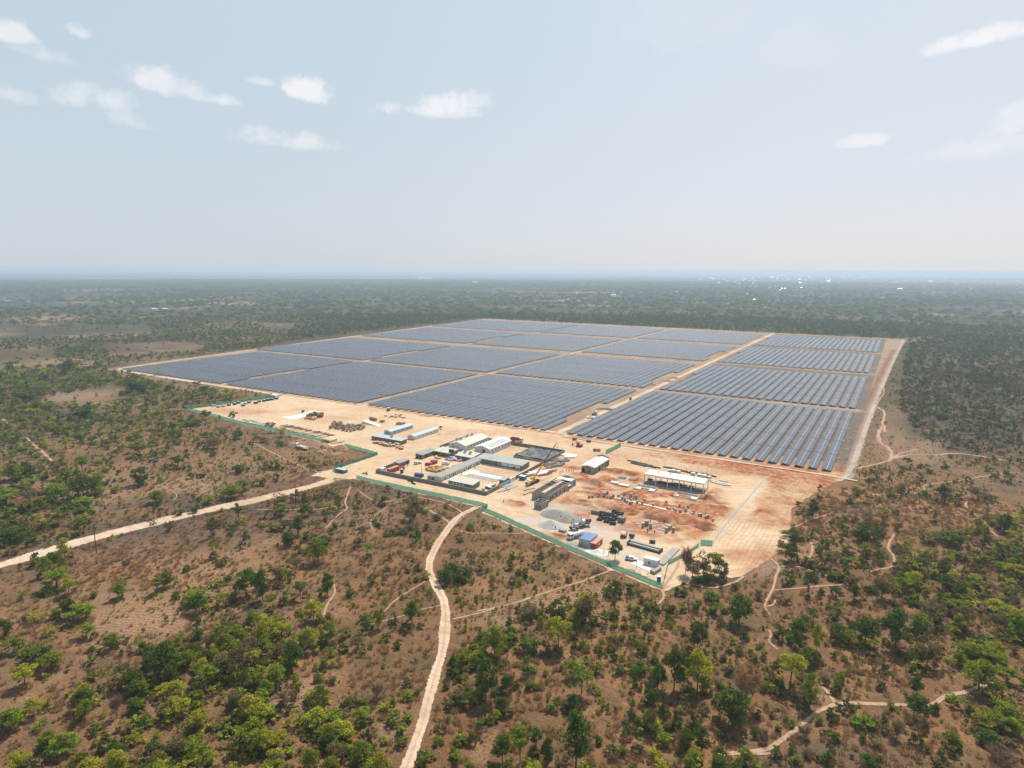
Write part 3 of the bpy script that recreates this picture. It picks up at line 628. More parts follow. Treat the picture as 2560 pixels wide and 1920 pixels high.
path(1.0, t3(1740, 1340), t3(1900, 1330), t3(2050, 1340), t3(2230, 1325)); path(1.0, t4(-40, 60), t4(50, 40), t4(60, 0)); path(1.2, t4(0, 260), t4(30, 300), t4(0, 360), t4(80, 430)); 
# perimeter road right of the field, track round its front and left edge
PER = earth_material('perimeter_road_gravel', (0.42, 0.35, 0.28), (0.33, 0.26, 0.2), REDC, .3)
ribbon('perimeter_road', [(-24, 410), (-19.5, 424), (-18, 480), (-16.9, 575), (-15, 696), (-11.2, 839), (-5.8, 1036), (1.5, 1258), (4, 1340)], 3.2, PER, z=.13, jit=.3)
ribbon('perimeter_road', [(-805, 1300), (-880, 1330), (-858, 1000), (-832, 640), (-812, 440), (-795, 424), (-700, 421.5), (-600, 420.5), (-508, 419.5)], 6.0, TRK, z=.13, jit=.2)
ribbon('front_track', [(-206, 418.8), (-150, 418.6), (-90, 418.6), (-30, 419), (-14, 416)], 2.4, TRK, z=.34, jit=.2)
for x0 in (-605.5, -408.5, -213.5):
    ribbon('service_road', [(x0, 426), (x0, 700), (x0, 1000), (x0, 1360)], 3.4 if x0 != -213.5 else 5.5, TRK, z=.1, jit=.2)
for y0 in (634.5, 874, 1110):
    ribbon('service_road', [(-830, y0), (-500, y0), (-220, y0), (-14, y0)], 2.4, PER, z=.085, jit=.2)
# ---------------------------------------------------------------- solar rows
def panel_material():
    mt, t, b, o = new_mat('solar_glass')
    g = t.nodes.new('ShaderNodeNewGeometry'); P = g.outputs['Position']
    tcn = t.nodes.new('ShaderNodeTexCoord'); sp = t.nodes.new('ShaderNodeSeparateXYZ'); t.links.new(tcn.outputs['Object'], sp.inputs[0])
    y = math_node('FRACT', math_node('DIVIDE', sp.outputs[1], 1.147, tree=t), tree=t)
    ly = math_node('ADD', math_node('LESS_THAN', y, .035, tree=t), math_node('GREATER_THAN', y, .965, tree=t), tree=t)
    y6 = math_node('FRACT', math_node('DIVIDE', sp.outputs[1], 1.147 / 6, tree=t), tree=t)
    # one tone per module
    sp2 = t.nodes.new('ShaderNodeSeparateXYZ'); t.links.new(P, sp2.inputs[0])
    cx = math_node('FLOOR', math_node('DIVIDE', sp2.outputs[0], 2.6, tree=t), tree=t); cyy = math_node('FLOOR', math_node('DIVIDE', sp2.outputs[1], 1.147, tree=t), tree=t)
    cb_ = t.nodes.new('ShaderNodeCombineXYZ'); t.links.new(cx, cb_.inputs[0]); t.links.new(cyy, cb_.inputs[1])
    wn = t.nodes.new('ShaderNodeTexWhiteNoise'); t.links.new(cb_.outputs[0], wn.inputs['Vector'])
    nd = noise(P, .02, 5, .6, tree=t)
    dust = maprange(wn.outputs['Value'], 0.9, 1.0, 0.0, .12, tree=t)
    c = mixc(math_node('ADD', maprange(nd.outputs[0], .35, .65, .3, .7, tree=t), dust, tree=t), (0.012, 0.015, 0.028), (0.048, 0.047, 0.057), tree=t)
    c = mixc(math_node('MULTIPLY', ly, .5, tree=t), c, (.2, .2, .21), tree=t)
    t.links.new(c, b.inputs['Base Color'])
    t.links.new(maprange(wn.outputs['Value'], 0, 1, .24, .28, tree=t), b.inputs['Roughness'])
    b.inputs['Specular IOR Level'].default_value = 1.0
    return mt
M['panel'] = panel_material()
M['back'] = mat('panel_underside', (.035, .035, .04), .8, .1)
TILT = R(10); PW = 5.4; SEG = 38.95; HL_ = .85
def table_mesh(name, n=1, posts=True, far=False):
    """n tables end to end along +y from y=0; x from -PW/2 (high edge) to +PW/2 (low edge)"""
    k = MB(); rise = PW * math.tan(TILT)
    for s in range(n):
        y0 = s * (SEG + .9); y1 = y0 + SEG
        half = PW / 2
        for (xa, xb) in ((-half, -.09), (.09, half)):
            za = HL_ + rise * (half - xa) / PW; zb = HL_ + rise * (half - xb) / PW
            k.add([(xa, y0, za), (xb, y0, zb), (xb, y1, zb), (xa, y1, za)], [(0, 1, 2, 3)], 0)
            k.add([(xa, y0, za - .05), (xb, y0, zb - .05), (xb, y1, zb - .05), (xa, y1, za - .05)], [(3, 2, 1, 0)], 1)
            k.add([(xa, y0, za), (xb, y0, zb), (xb, y0, zb - .05), (xa, y0, za - .05)], [(3, 2, 1, 0)], 2)
            k.add([(xb, y0, zb), (xb, y1, zb), (xb, y1, zb - .05), (xb, y0, zb - .05)], [(3, 2, 1, 0)], 2)
        zm = HL_ + rise / 2 - .02
        k.box(-.1, .1, y0, y1, zm - .04, zm + .02, 3)      # bright rail in the gap between the two module rows
        if posts: frame_into(k, y0, 2)
    return k
def frame_into(k, y0, mi=0):
    rise = PW * math.tan(TILT)
    for q in range(10):
        y = y0 + 1.4 + q * 3.97
        k.box(-1.75, -1.6, y, y + .12, -.1, HL_ + rise * .8 - .06, mi); k.box(1.2, 1.32, y, y + .1, -.1, HL_ + rise * .26 - .06, mi)
        k.add([(-2.2, y, HL_ + rise * .91 - .08), (2.2, y, HL_ + rise * .09 - .08), (2.2, y + .08, HL_ + rise * .09 - .08), (-2.2, y + .08, HL_ + rise * .91 - .08)], [(0, 1, 2, 3)], mi)
    for x_ in (-1.7, 1.25):
        k.box(x_, x_ + .08, y0 + .3, y0 + SEG - .3, HL_ + rise * (PW / 2 - x_) / PW - .13, HL_ + rise * (PW / 2 - x_) / PW - .07, mi)
    return k
M['rail'] = mat('bright_rail', (.48, .48, .47), .5, .08)
PM = [M['panel'], M['back'], M['steel'], M['rail']]
me_table = table_mesh('panel_table', 1, False).mesh('panel_table', PM)
me_frame = frame_into(MB(), 0).mesh('support_frame', [M['galv']])
me_row5 = table_mesh('solar_row', 5, True).mesh('solar_row', PM)
PITCHX = 7.75
COLS = {'A': (-614.4, 24, 'leftmost'), 'B': (-420.0, 24, 'second'), 'C': (-227.0, 23, 'third'), 'D': (-31.6, 23, 'rightmost')}
TIER = [(427.3, 'nearest'), (642.0, 'second'), (880.0, 'third'), (1116.5, 'farthest')]
AN = [24, 28, 30, 33]
ORD = ['', 'first', 'second', 'third', 'fourth', 'fifth', 'sixth', 'seventh', 'eighth', 'ninth', 'tenth', 'eleventh', 'twelfth', 'thirteenth', 'fourteenth', 'fifteenth', 'sixteenth', 'seventeenth', 'eighteenth', 'nineteenth', 'twentieth',
       'twenty-first', 'twenty-second', 'twenty-third', 'twenty-fourth', 'twenty-fifth', 'twenty-sixth', 'twenty-seventh', 'twenty-eighth', 'twenty-ninth', 'thirtieth', 'thirty-first', 'thirty-second', 'thirty-third']
def ordw(n):
    if n < len(ORD): return ORD[n]
    return {3: 'thirty-', 4: 'forty-', 5: 'fifty-', 6: 'sixty-', 7: 'seventy-'}[n // 10] + (ORD[n % 10] or 'zeroth')
farmb = MB(); nrow = 0
for ti, (y0, tn) in enumerate(TIER):
    for cname, (x1, n, cn_) in COLS.items():
        if cname == 'A': n = AN[ti]
        for i in range(n):
            x = x1 - i * {'C': 7.9, 'D': 7.84}.get(cname, 7.76)
            segs = list(range(5))
            if i == 0 and cname != 'D' and ti < 3: segs = [0, 3, 4] if cname == 'C' else [0, 4] if cname == 'B' else [0, 3, 4]
            if cname == 'B' and i == 0: segs = list(range(5))
            if cname == 'D' and i == n - 1 and ti > 0: segs = [0, 3, 4]
            if ti == 3:
                k = table_mesh('r', 1, False)
                for s in segs:
                    off = s * (SEG + .9); kk = len(farmb.v)
                    farmb.v += [(a + x, b + y0 + off, c) for a, b, c in k.v]; farmb.f += [tuple(q + kk for q in f) for f in k.f]; farmb.m += k.m
                continue
            nrow += 1
            lab = '%s row from the right in the %s block of the %s column of solar panels' % (ORD[i + 1], tn, cn_)
            r = thing('solar_panel_row', lab, 'solar row', (x, y0 + (i % 3) * .15, .06), group='rows of solar panels')
            if ti < 1 or (ti == 1 and cname in 'CD'):
                for s in segs:
                    o = bpy.data.objects.new('panel_table', me_table); link(o, r); o.location = (0, s * (SEG + .9), 0)
                    f = bpy.data.objects.new('support_frame', me_frame); link(f, o)
            elif len(segs) == 5:
                o = bpy.data.objects.new('solar_panel_row', me_row5); link(o); o.location = r.location
                for kx in ('label', 'category', 'group'): o[kx] = r[kx]
                bpy.data.objects.remove(r); o.name = 'solar_panel_row'
            else:
                for s in segs:
                    o = bpy.data.objects.new('panel_table', me_table); link(o, r); o.location = (0, s * (SEG + .9), 0)
o = farmb.build('solar_panel_rows', PM); tag(o, 'farthest four blocks of solar panel rows merging along the back of the field', 'solar rows', 'rows of solar panels', 'stuff')
# ---------------------------------------------------------------- the works site
def openings(root, x0, x1, y0, y1, lst):
    """lst: (side, along, z0, z1, width, kind, material); parts set 3 cm proud of the wall"""
    for (s, a, z0, z1, w_, kd, m_) in lst:
        k = MB()
        if s == 'S': k.box(a - w_ / 2, a + w_ / 2, y0 - .04, y0 + .1, z0, z1)
        elif s == 'E': k.box(x1 - .1, x1 + .04, a - w_ / 2, a + w_ / 2, z0, z1)
        k.build(kd, M[m_], root)
def house(name, label, cat, x0, x1, y0, y1, he, hr, wall, roof, style='gable_y', oh=.35, op=(), group=None, fascia=None):
    cx, cy = (x0 + x1) / 2, (y0 + y1) / 2; w_, d = (x1 - x0) / 2, (y1 - y0) / 2
    r = thing(name, label, cat, (cx, cy, .05), group=group)
    k = MB(); q = MB()
    if style == 'gable_y':
        k.profile([(-w_, -.3), (w_, -.3), (w_, he), (0, hr), (-w_, he)], -d, d)
        sl_ = (hr - he) / w_
        for sg in (-1, 1):
            q.add([(0, -d - oh, hr + .12), (sg * (w_ + oh), -d - oh, he - sl_ * oh + .12), (sg * (w_ + oh), d + oh, he - sl_ * oh + .12), (0, d + oh, hr + .12), (0, -d - oh, hr + .02), (sg * (w_ + oh), -d - oh, he - sl_ * oh + .02), (sg * (w_ + oh), d + oh, he - sl_ * oh + .02), (0, d + oh, hr + .02)],
                  [(0, 1, 2, 3), (7, 6, 5, 4), (0, 4, 5, 1), (1, 5, 6, 2), (2, 6, 7, 3)])
    elif style == 'gable_x':
        k.profile([(-d, -.3), (d, -.3), (d, he), (0, hr), (-d, he)], -w_, w_, axis='x')
        sl_ = (hr - he) / d
        for sg in (-1, 1):
            q.add([(-w_ - oh, 0, hr + .12), (-w_ - oh, sg * (d + oh), he - sl_ * oh + .12), (w_ + oh, sg * (d + oh), he - sl_ * oh + .12), (w_ + oh, 0, hr + .12), (-w_ - oh, 0, hr + .02), (-w_ - oh, sg * (d + oh), he - sl_ * oh + .02), (w_ + oh, sg * (d + oh), he - sl_ * oh + .02), (w_ + oh, 0, hr + .02)],
                  [(0, 1, 2, 3), (7, 6, 5, 4), (0, 4, 5, 1), (1, 5, 6, 2), (2, 6, 7, 3)])
    else:   # mono: he at low side, hr at high side; style mono_E low east, mono_S low south, mono_N, mono_W
        z = {'mono_E': (hr, he, he, hr), 'mono_W': (he, hr, hr, he), 'mono_S': (he, he, hr, hr), 'mono_N': (hr, hr, he, he)}[style]
        c4 = [(-w_, -d), (w_, -d), (w_, d), (-w_, d)]
        k.add([(x, y, -.3) for x, y in c4] + [(x, y, zz) for (x, y), zz in zip(c4, z)], [(3, 2, 1, 0), (4, 5, 6, 7), (0, 1, 5, 4), (1, 2, 6, 5), (2, 3, 7, 6), (3, 0, 4, 7)])
        c5 = [(-w_ - oh, -d - oh), (w_ + oh, -d - oh), (w_ + oh, d + oh), (-w_ - oh, d + oh)]
        q.add([(x, y, zz + .03) for (x, y), zz in zip(c5, z)] + [(x, y, zz + .13) for (x, y), zz in zip(c5, z)], [(3, 2, 1, 0), (4, 5, 6, 7), (0, 1, 5, 4), (1, 2, 6, 5), (2, 3, 7, 6), (3, 0, 4, 7)])
    k.build('wall', M[wall], r); q.build('roof', M[roof], r)
    if fascia: MB().box(w_ + .02, w_ + .1, -d, d, he - .62, he - .08).build('fascia', M['fascia'], r)
    openings(r, -w_, w_, -d, d, op)
    return r
def wins(side, lo, hi, n, z0=1.0, z1=2.0, w_=.9, m_='glass', kd='window'):
    return [(side, lo + (hi - lo) * (i + .5) / n, z0, z1, w_, kd, m_) for i in range(n)]
def heater(r, x, y, z):
    k = MB(); k.add([(x - .9, y - 1.0, z + .25), (x + .9, y - 1.0, z + .25), (x + .9, y + .8, z + 1.3), (x - .9, y + .8, z + 1.3)], [(0, 1, 2, 3), (3, 2, 1, 0)])
    k.tube((x - 1, y + .9, z + 1.4), (x + 1, y + .9, z + 1.4), .26, n=8); k.box(x - .9, x - .8, y + .7, y + .8, z - .1, z + 1.3); k.box(x + .8, x + .9, y + .7, y + .8, z - .1, z + 1.3)
    k.box(x - .9, x - .8, y - 1, y - .9, z - .1, z + .3); k.box(x + .8, x + .9, y - 1, y - .9, z - .1, z + .3); k.build('water_heater', M['galv'], r)

# compound buildings
w1 = house('warehouse', 'white warehouse with cream roof and four rooftop water heaters, farther left in the compound', 'warehouse', -257.2, -243.3, 349.5, 378, 3.6, 5.4, 'wwall', 'rooft', fascia=1,
           op=wins('E', -13, 13, 7, 1.3, 2.5, 1.1) + [('S', -3.5, 1.2, 2.3, 1.0, 'window', 'glass')])
for x, y in ((-3.8, -9.5), (-2.8, -6.2), (-3.4, 2.5), (-2.6, 7.0)): heater(w1, x, y, 4.7)
w2 = house('warehouse', 'white warehouse with grey solar sheets on its roof and a dark red end door', 'warehouse', -237.3, -225.0, 351.0, 378, 3.6, 5.4, 'wwall', 'white', fascia=1,
           op=wins('E', -12.5, 12.5, 6, 1.3, 2.5, 1.1) + [('S', 1.4, -.1, 2.9, 2.4, 'door', 'red')])
k = MB()
for a in range(8):
    for b in range(2):
        xa, xb = 1.1 + b * 2.3, 3.1 + b * 2.3; f = lambda x: 5.4 - x * (1.8 / 6.15) + .2
        y = -10.5 + a * 2.7; k.add([(xa, y, f(xa)), (xb, y, f(xb)), (xb, y + 2.35, f(xb)), (xa, y + 2.35, f(xa))], [(0, 1, 2, 3)])
k.build('roof_panels', mat('pale_roof_cells', (.38, .37, .37), .4, .1), w2)
house('barrack', 'long cream barrack with a row of dark doors and windows facing the courtyard', 'barrack', -223.4, -218.6, 289.3, 331.6, 2.75, 3.25, 'cream', 'roofd', 'mono_E', .5,
      op=[('E', a, -.1, 2.05, .95, 'door', 'dark') for a in (-17.4, -9.3, -7.4, 1.8, 6.4, 8.0, 14.6, 16.5)] + [('E', a, 1.0, 1.95, .95, 'window', 'glass') for a in (-13.2, -11.4, -5.0, -2.6, -.6, 4.2, 9.9, 12.2, 19.2)])
house('lean_to', 'small grey-roofed lean-to against the near end of the cream barrack', 'shed', -228.6, -223.7, 289.4, 293.2, 2.1, 2.4, 'blockl', 'roofd', 'mono_S', .2, op=[('S', 1.5, 0, 1.8, 1.1, 'door', 'dark')])
house('office_building', 'grey block building with cream sheet roof inside the front compound wall', 'building', -212.3, -195.8, 287.6, 294.9, 2.6, 3.3, 'block', 'rooft', 'mono_S', .4, op=wins('S', -6, 3, 4, 1.0, 1.9, .9, 'white') + [('S', 4.8, -.1, 1.9, .9, 'door', 'dark')])
h_ = house('workshop_hall', 'long block workshop with patchy grey-green roof and three white shutters', 'workshop', -222.9, -190.0, 331.9, 341.3, 3.1, 3.7, 'block', 'roofg', 'mono_S', .45,
           op=[('S', 4.2, 1.0, 2.7, 4.2, 'shutter', 'white'), ('S', 8.9, 1.0, 2.7, 4.2, 'shutter', 'white'), ('S', 13.3, 1.0, 2.7, 3.8, 'shutter', 'white'), ('S', -2.0, .2, 2.3, 1.2, 'door', 'red'), ('S', 11.1, -.1, 1.5, 1.5, 'door', 'red'), ('S', 15.6, 1.2, 2.1, .7, 'window', 'glass'), ('S', .3, 1.2, 2.0, .7, 'window', 'white')])
mb_ = house('kitchen_building', 'low building with cream roof carrying two dark water heaters', 'building', -238.6, -226.0, 331.0, 341.0, 2.7, 3.2, 'block', 'rooft', 'mono_S', .4, op=[('S', 2, -.1, 1.9, .9, 'door', 'dark')])
heater(mb_, -2.8, .8, 3.1); heater(mb_, 1.6, .2, 3.1)
house('storage_building', 'block store with cream roof and open dark front behind the green tanks', 'building', -256.0, -243.6, 331.5, 341.0, 2.8, 3.3, 'brick', 'rooft', 'mono_S', .35, op=[('S', -4, -.1, 2.2, 2.2, 'door', 'dark'), ('S', 1.5, .9, 1.8, .9, 'window', 'glass')])
house('storage_building', 'narrow grey-roofed store with dark open end in the compound corner', 'building', -262.0, -256.2, 319.8, 334.5, 2.7, 3.1, 'block', 'roofd', 'mono_E', .3, op=[('S', -1.2, -.1, 2.1, 1.3, 'door', 'dark'), ('S', 1.0, -.1, 2.1, 1.3, 'door', 'dark'), ('E', -3.6, -.1, 2.2, 3.0, 'door', 'dark')])
house('brick_shed', 'small brick shed with grey roof built into the left compound wall', 'shed', -261.6, -257.3, 298.3, 308.2, 2.5, 2.9, 'brick', 'roofd', 'mono_E', .25, op=[('E', 3.2, -.1, 2.0, 1.5, 'door', 'dark'), ('E', 1.0, .9, 1.8, .8, 'window', 'glass')])
house('guard_hut', 'small block guard hut with green-grey roof beside the compound gate', 'hut', -188.6, -185.4, 304.0, 309.4, 2.5, 2.8, 'block', 'roofg', 'mono_S', .3)
house('white_hut', 'tiny flat white hut in the left corner of the compound wall', 'hut', -261.2, -258.8, 284.9, 288.0, 2.3, 2.4, 'wwall', 'white', 'mono_S', .05)
tA = house('brick_barrack', 'long brick barrack with pale green roof behind the rows of wooden crates', 'barrack', -318.2, -290.8, 339.9, 345.6, 2.6, 3.1, 'brick', 'roofb', 'mono_S', .45, op=wins('S', -10, 10, 6, 1.1, 1.8, .8))
heater(tA, 2.0, .5, 2.8)
house('site_cabin', 'long grey panel cabin with pale blue gable roof and black tarpaulin at its end', 'cabin', -321.0, -314.6, 356.3, 382.0, 2.6, 3.5, 'roofb', 'roofb', oh=.3, op=wins('E', -11, 12, 5, 1.1, 2.0, .9) + [('S', .6, .9, 1.8, .9, 'window', 'glass')])
house('site_cabin', 'long white panel cabin with pale gable roof nearest the small lone tree', 'cabin', -297.2, -291.0, 354.5, 383.0, 2.6, 3.5, 'wwall', 'roofb', oh=.3, op=wins('E', -12, 12, 5, 1.1, 2.0, .9))
# open topped block buildings under construction
def shell(name, label, x0, x1, y0, y1, h, parts, op, gable=0.0, t=.28):
    cx, cy = (x0 + x1) / 2, (y0 + y1) / 2; w_, d = (x1 - x0) / 2, (y1 - y0) / 2
    r = thing(name, label, 'unfinished building', (cx, cy, 0))
    k = MB(); k.box(-w_, -w_ + t, -d, d, -.3, h); k.box(w_ - t, w_, -d, d, -.3, h)
    for s in (-1, 1):
        ya, yb = (-d, -d + t) if s < 0 else (d - t, d)
        if gable: k.profile([(-w_ + t, -.3), (w_ - t, -.3), (w_ - t, h), (0, h + gable), (-w_ + t, h)], ya, yb)
        else: k.box(-w_ + t, w_ - t, ya, yb, -.3, h)
    k.build('wall', M['blockl'], r)
    MB().box(-w_ - .03, w_ + .03, -d - .03, -d + .02, -.3, .25).build('plinth', M['block'], r)
    MB().box(-w_ + t, w_ - t, -d + t, d - t, -.2, .22).build('floor_slab', M['conc'], r)
    for (xa, xb, ya, yb, za, zb, nm, mt) in parts: MB().box(xa, xb, ya, yb, za, zb).build(nm, M[mt], r)
    openings(r, -w_, w_, -d, d, op)
    return r
prt = []
for i in range(9):
    y = -13.2 + i * 2.9
    if i < 8: prt += [(1.2, 4.85, y, y + .32, 0, 3.96, 'partition', 'blockl')]
    if i in (0, 1, 2, 3, 5, 7): prt += [(-4.85, -1.3, y + .6, y + .92, 0, 3.96, 'partition', 'blockl')]
prt += [(1.1, 1.3, -14, 9.6, 0, 3.9, 'partition', 'blockl'), (-1.4, -1.2, -14, 9.6, 0, 3.9, 'partition', 'blockl'), (-1.2, 1.1, -13, 9.6, 3.4, 3.55, 'formwork_deck', 'woodl'), (-4.8, 4.8, 11.2, 15.9, 3.55, 3.8, 'roof_slab', 'slab'), (-4.8, -1.6, 6.4, 11.0, 3.4, 3.6, 'formwork_deck', 'woodl'), (-.1, .1, -4, 15.9, 4.3, 4.5, 'ridge_beam', 'rebar')]
prt += [(5.15, 6.1, 5.2, 8.2, 2.7, 2.9, 'canopy', 'slab'), (-1.6, 1.0, -17.2, -16.5, 2.6, 2.75, 'canopy', 'conc')]
shell('block_building', 'long roofless block building with open rooms and gabled ends beside the crane', -160.6, -150.3, 291.8, 324.6, 4.0, prt,
      [('E', a, 1.0, 2.6, 1.35, 'window', 'dark') for a in (-14.6, -12.0, -8.2, -3.6, 8.8, 13.6)] + [('E', 1.6, 0, 2.6, 1.2, 'door', 'dark'), ('E', 7.0, 1.0, 2.4, .8, 'window', 'dark'), ('S', -.2, 0, 2.5, 1.5, 'door', 'dark')], 1.0)
shell('block_hut', 'small roofless block hut standing in front of the long roofless building', -152.9, -148.3, 280.2, 286.4, 3.5, [(-2.1, 2.1, -.2, 0, 0, 3.45, 'partition', 'blockl'), (0, .2, 0, 2.9, 0, 3.45, 'partition', 'blockl'), (2.4, 2.6, 1.4, 3.2, 3.2, 3.5, 'beam', 'conc'), (2.4, 2.6, 3.0, 3.2, 0, 3.2, 'column', 'brick')],
      [('S', -.6, 1.0, 1.9, .6, 'window', 'dark'), ('S', .9, 1.0, 1.9, .8, 'window', 'dark'), ('E', -1.9, 1.0, 1.9, .6, 'window', 'dark'), ('E', 1.9, 0, 2.3, .9, 'door', 'dark')])
r = house('block_building', 'block building with new white slab roof and three short roof posts', 'unfinished building', -158.0, -149.4, 348.4, 371.0, 4.0, 4.9, 'blockl', 'slab', oh=.25,
          op=[('E', a, .3, 3.1, 1.7, 'window', 'dark') for a in (-9.3, -4.4, .9, 5.6)] + [('E', 9.0, .1, 3.0, 2.4, 'porch_opening', 'dark'), ('S', -3.0, .0, 3.0, 1.8, 'porch_opening', 'dark'), ('S', .9, 0, 3.2, .4, 'window', 'dark')])
for y in (-5.5, -.2, 5.2): MB().box(.1, .35, y, y + .25, 4.7, 6.0).build('roof_post', M['steel'], r)
MB().profile([(-4.3, 3.9), (4.3, 3.9), (4.3, 4.7), (0, 5.9), (-4.3, 4.7)], 11.3, 11.5).build('gable_wall', M['block'], r)
# open columned hall
r = thing('column_hall', 'open concrete hall with white roof slab on two rows of columns', 'unfinished building', (-101.6, 352.3, 0))
MB().box(-17.1, 17.1, -5.0, 4.9, 5.55, 5.95).build('roof_slab', M['slab'], r)
MB().box(-17.25, 17.25, -5.2, -5.0, 5.2, 5.9).build('edge_beam', M['conc'], r); MB().box(-17.25, 17.25, 4.9, 5.1, 5.2, 5.9).build('edge_beam', M['conc'], r)
for i in range(6):
    for y in (-5.0, 4.6): x = -16.9 + i * 6.7; MB().box(x, x + .42, y, y + .42, -1.2, 5.3).build('column', M['conc'], r)
for i in range(4): MB().box(-10.4 + i * 6.8, -10.1 + i * 6.8, 0, .3, 5.9, 7.4).build('roof_post', M['steel'], r)
for s in (-1, 1): MB().profile([(-5.0, 5.9), (-4.7, 5.9), (.1, 7.0), (4.8, 5.9), (5.1, 5.9), (.1, 7.35)], s * 17.1 - .12, s * 17.1 + .12, axis='x').build('end_frame', M['conc'], r)
MB().box(-16.8, 16.9, -4.7, -4.4, -1.2, 1.35).build('retaining_wall', M['block'], r)
MB().box(-16.8, 16.9, -4.2, 4.6, -.8, .3).build('floor_slab', M['block'], r)
k = MB()
rr_ = random.Random(3)
for i in range(26): x = rr_.uniform(-16, 12); y = rr_.uniform(-3.6, 3.6); k.rbox(x, y, rr_.uniform(2, 6), rr_.uniform(.4, 1.4), .25, rr_.uniform(.5, 1.2), rr_.uniform(-.2, .2))
k.build('stored_formwork', M['rebar'], r)
for (x0, x1, y0, y1, lab) in ((-120.0, -108.3, 334.2, 341.6, 'low open concrete basin with plinth, left of the pair before the column hall'), (-97.0, -84.8, 333.6, 340.7, 'low open concrete basin with plinth, right of the pair before the column hall')):
    r = thing('concrete_basin', lab, 'basin', ((x0 + x1) / 2, (y0 + y1) / 2, .25), group='open basins in front of the column hall'); a, b = (x1 - x0) / 2, (y1 - y0) / 2
    k = MB(); k.box(-a, a, -b, -b + .3, -1.2, .9); k.box(-a, a, b - .3, b, -1.2, 1.1); k.box(-a, -a + .3, -b + .3, b - .3, -1.2, .9); k.box(a - .3, a, -b + .3, b - .3, -1.2, .9); k.build('wall', M['conc'], r)
    MB().box(-a + .3, a - .3, -b + .3, b - .3, -1.2, .05).build('floor_slab', M['slab'], r); MB().box(-2.3, 2.0, -1.0, .5, .03, .75).build('plinth', M['blockl'], r)
for (p, w_, d, h, lab) in ((c2(950, 478), 5, 3, .9, 'small white-topped slab box left of the first basin'), (c2(1035, 500), 6, 3.2, .8, 'flat pale slab beside the small white-topped box'), (c2(1018, 430), 4, 2.2, 1.2, 'small open concrete box among the red earth heaps'), (c2(1112, 448), 4, 2, 1.2, 'second small open concrete box nearer the column hall')):
    x, y = p; r = thing('concrete_box', lab, 'concrete box', (x, y, .2)); k = MB()
    if h > 1: k.box(-w_ / 2, w_ / 2, -d / 2, -d / 2 + .25, -1, h).box(-w_ / 2, w_ / 2, d / 2 - .25, d / 2, -1, h).box(-w_ / 2, -w_ / 2 + .25, -d / 2, d / 2, -1, h + .003).box(w_ / 2 - .25, w_ / 2, -d / 2, d / 2, -1, h + .003)
    else: k.box(-w_ / 2, w_ / 2, -d / 2, d / 2, -1, h)
    k.build('shell', M['conc'], r); MB().box(-w_ / 2 + .3, w_ / 2 - .3, -d / 2 + .3, d / 2 - .3, (-.5 if h > 1 else h), (.2 if h > 1 else h + .06)).build('top_slab', M['slab'], r)

# walls
def wall_run(name, label, pts, h, m_, t=.22, pil=0, coping=True, cat='wall'):
    ox, oy = pts[0]; r = thing(name, label, cat, (ox, oy, 0)); k = MB(); c = MB()
    for i, ((ax, ay), (bx, by)) in enumerate(zip(pts[:-1], pts[1:])):
        L_ = math.dist((ax, ay), (bx, by)); a = math.atan2(by - ay, bx - ax); mx, my = (ax + bx) / 2 - ox, (ay + by) / 2 - oy
        k.rbox(mx, my, L_ + t * .99, t, -.4, h - i * .002, a)
        if coping: c.rbox(mx, my, L_ + t * 1.4, t + .08, h, h + .07 + i * .002, a)
        if pil:
            n = int(L_ / pil)
            for j in range(1, n): u = -L_ / 2 + L_ * j / n; k.rbox(mx + u * math.cos(a), my + u * math.sin(a), .32, t + .12, -.4, h - .01, a)
    k.build('masonry', M[m_], r)
    if coping: c.build('coping', M['blockl'], r)
    return r
wall_run('compound_wall', 'long grey block wall closing the front and left corner of the compound', [(-184.2, 297), (-184.2, 283.7), (-261.9, 282.6), (-261.9, 298.2)], 2.2, 'block', pil=5)
wall_run('compound_wall', 'grey block wall along the back and right side of the compound beside the crane', [(-262, 346), (-262, 380.2), (-184.8, 380.2), (-184.6, 316.5)], 2.2, 'block', pil=5)
wall_run('painted_wall', 'low wall with blue and green painted panels at the compound entrance', [(-184.2, 297.1), (-184.2, 308.2)], 2.1, 'roofb', pil=2.5, coping=False)
r = thing('compound_gate', 'white sheet gate with dark blue sign between two posts', 'gate', (-184.3, 312, 0)); MB().box(-.06, .06, -3.2, 3.2, .15, 2.2).build('gate_leaf', M['white'], r); MB().box(.07, .1, -.6, .3, 1.0, 1.6).build('sign', M['fascia'], r)
for y in (-3.6, 3.6): MB().box(-.3, .3, y - .3, y + .3, -.2, 2.5).build('gate_post', M['block'], r)
# lined pond
r = thing('lined_pond', 'walled water pond covered by crumpled black plastic liner', 'pond', (-198, 367, 0))
k = MB(); k.box(-10.9, 10.4, -12.9, -12.65, -.3, 1.3); k.box(-10.9, -10.65, -12.65, 12.6, -.3, 1.35); k.build('wall', M['blockl'], r)
gx = np.linspace(-10.4, 12.8, 60); gy = np.linspace(-12.4, 12.6, 60); GX, GY = np.meshgrid(gx, gy, indexing='ij')
e = np.minimum(np.minimum(GX + 10.4, 12.8 - GX), np.minimum(GY + 12.4, 12.6 - GY)); GZ = .15 + 1.1 * np.exp(-e / .8) + np.abs(vnoise(GX, GY, 3.5, 5) - .5) * 1.6 + np.abs(vnoise(GX, GY, 1.3, 6) - .5) * .7
ii = np.arange(59)[:, None] * 60 + np.arange(59)[None]; npmesh('liner', np.stack([GX, GY, GZ], -1).reshape(-1, 3), np.stack([ii, ii + 60, ii + 61, ii + 1], -1).reshape(-1, 4), M['liner'], parent=r)
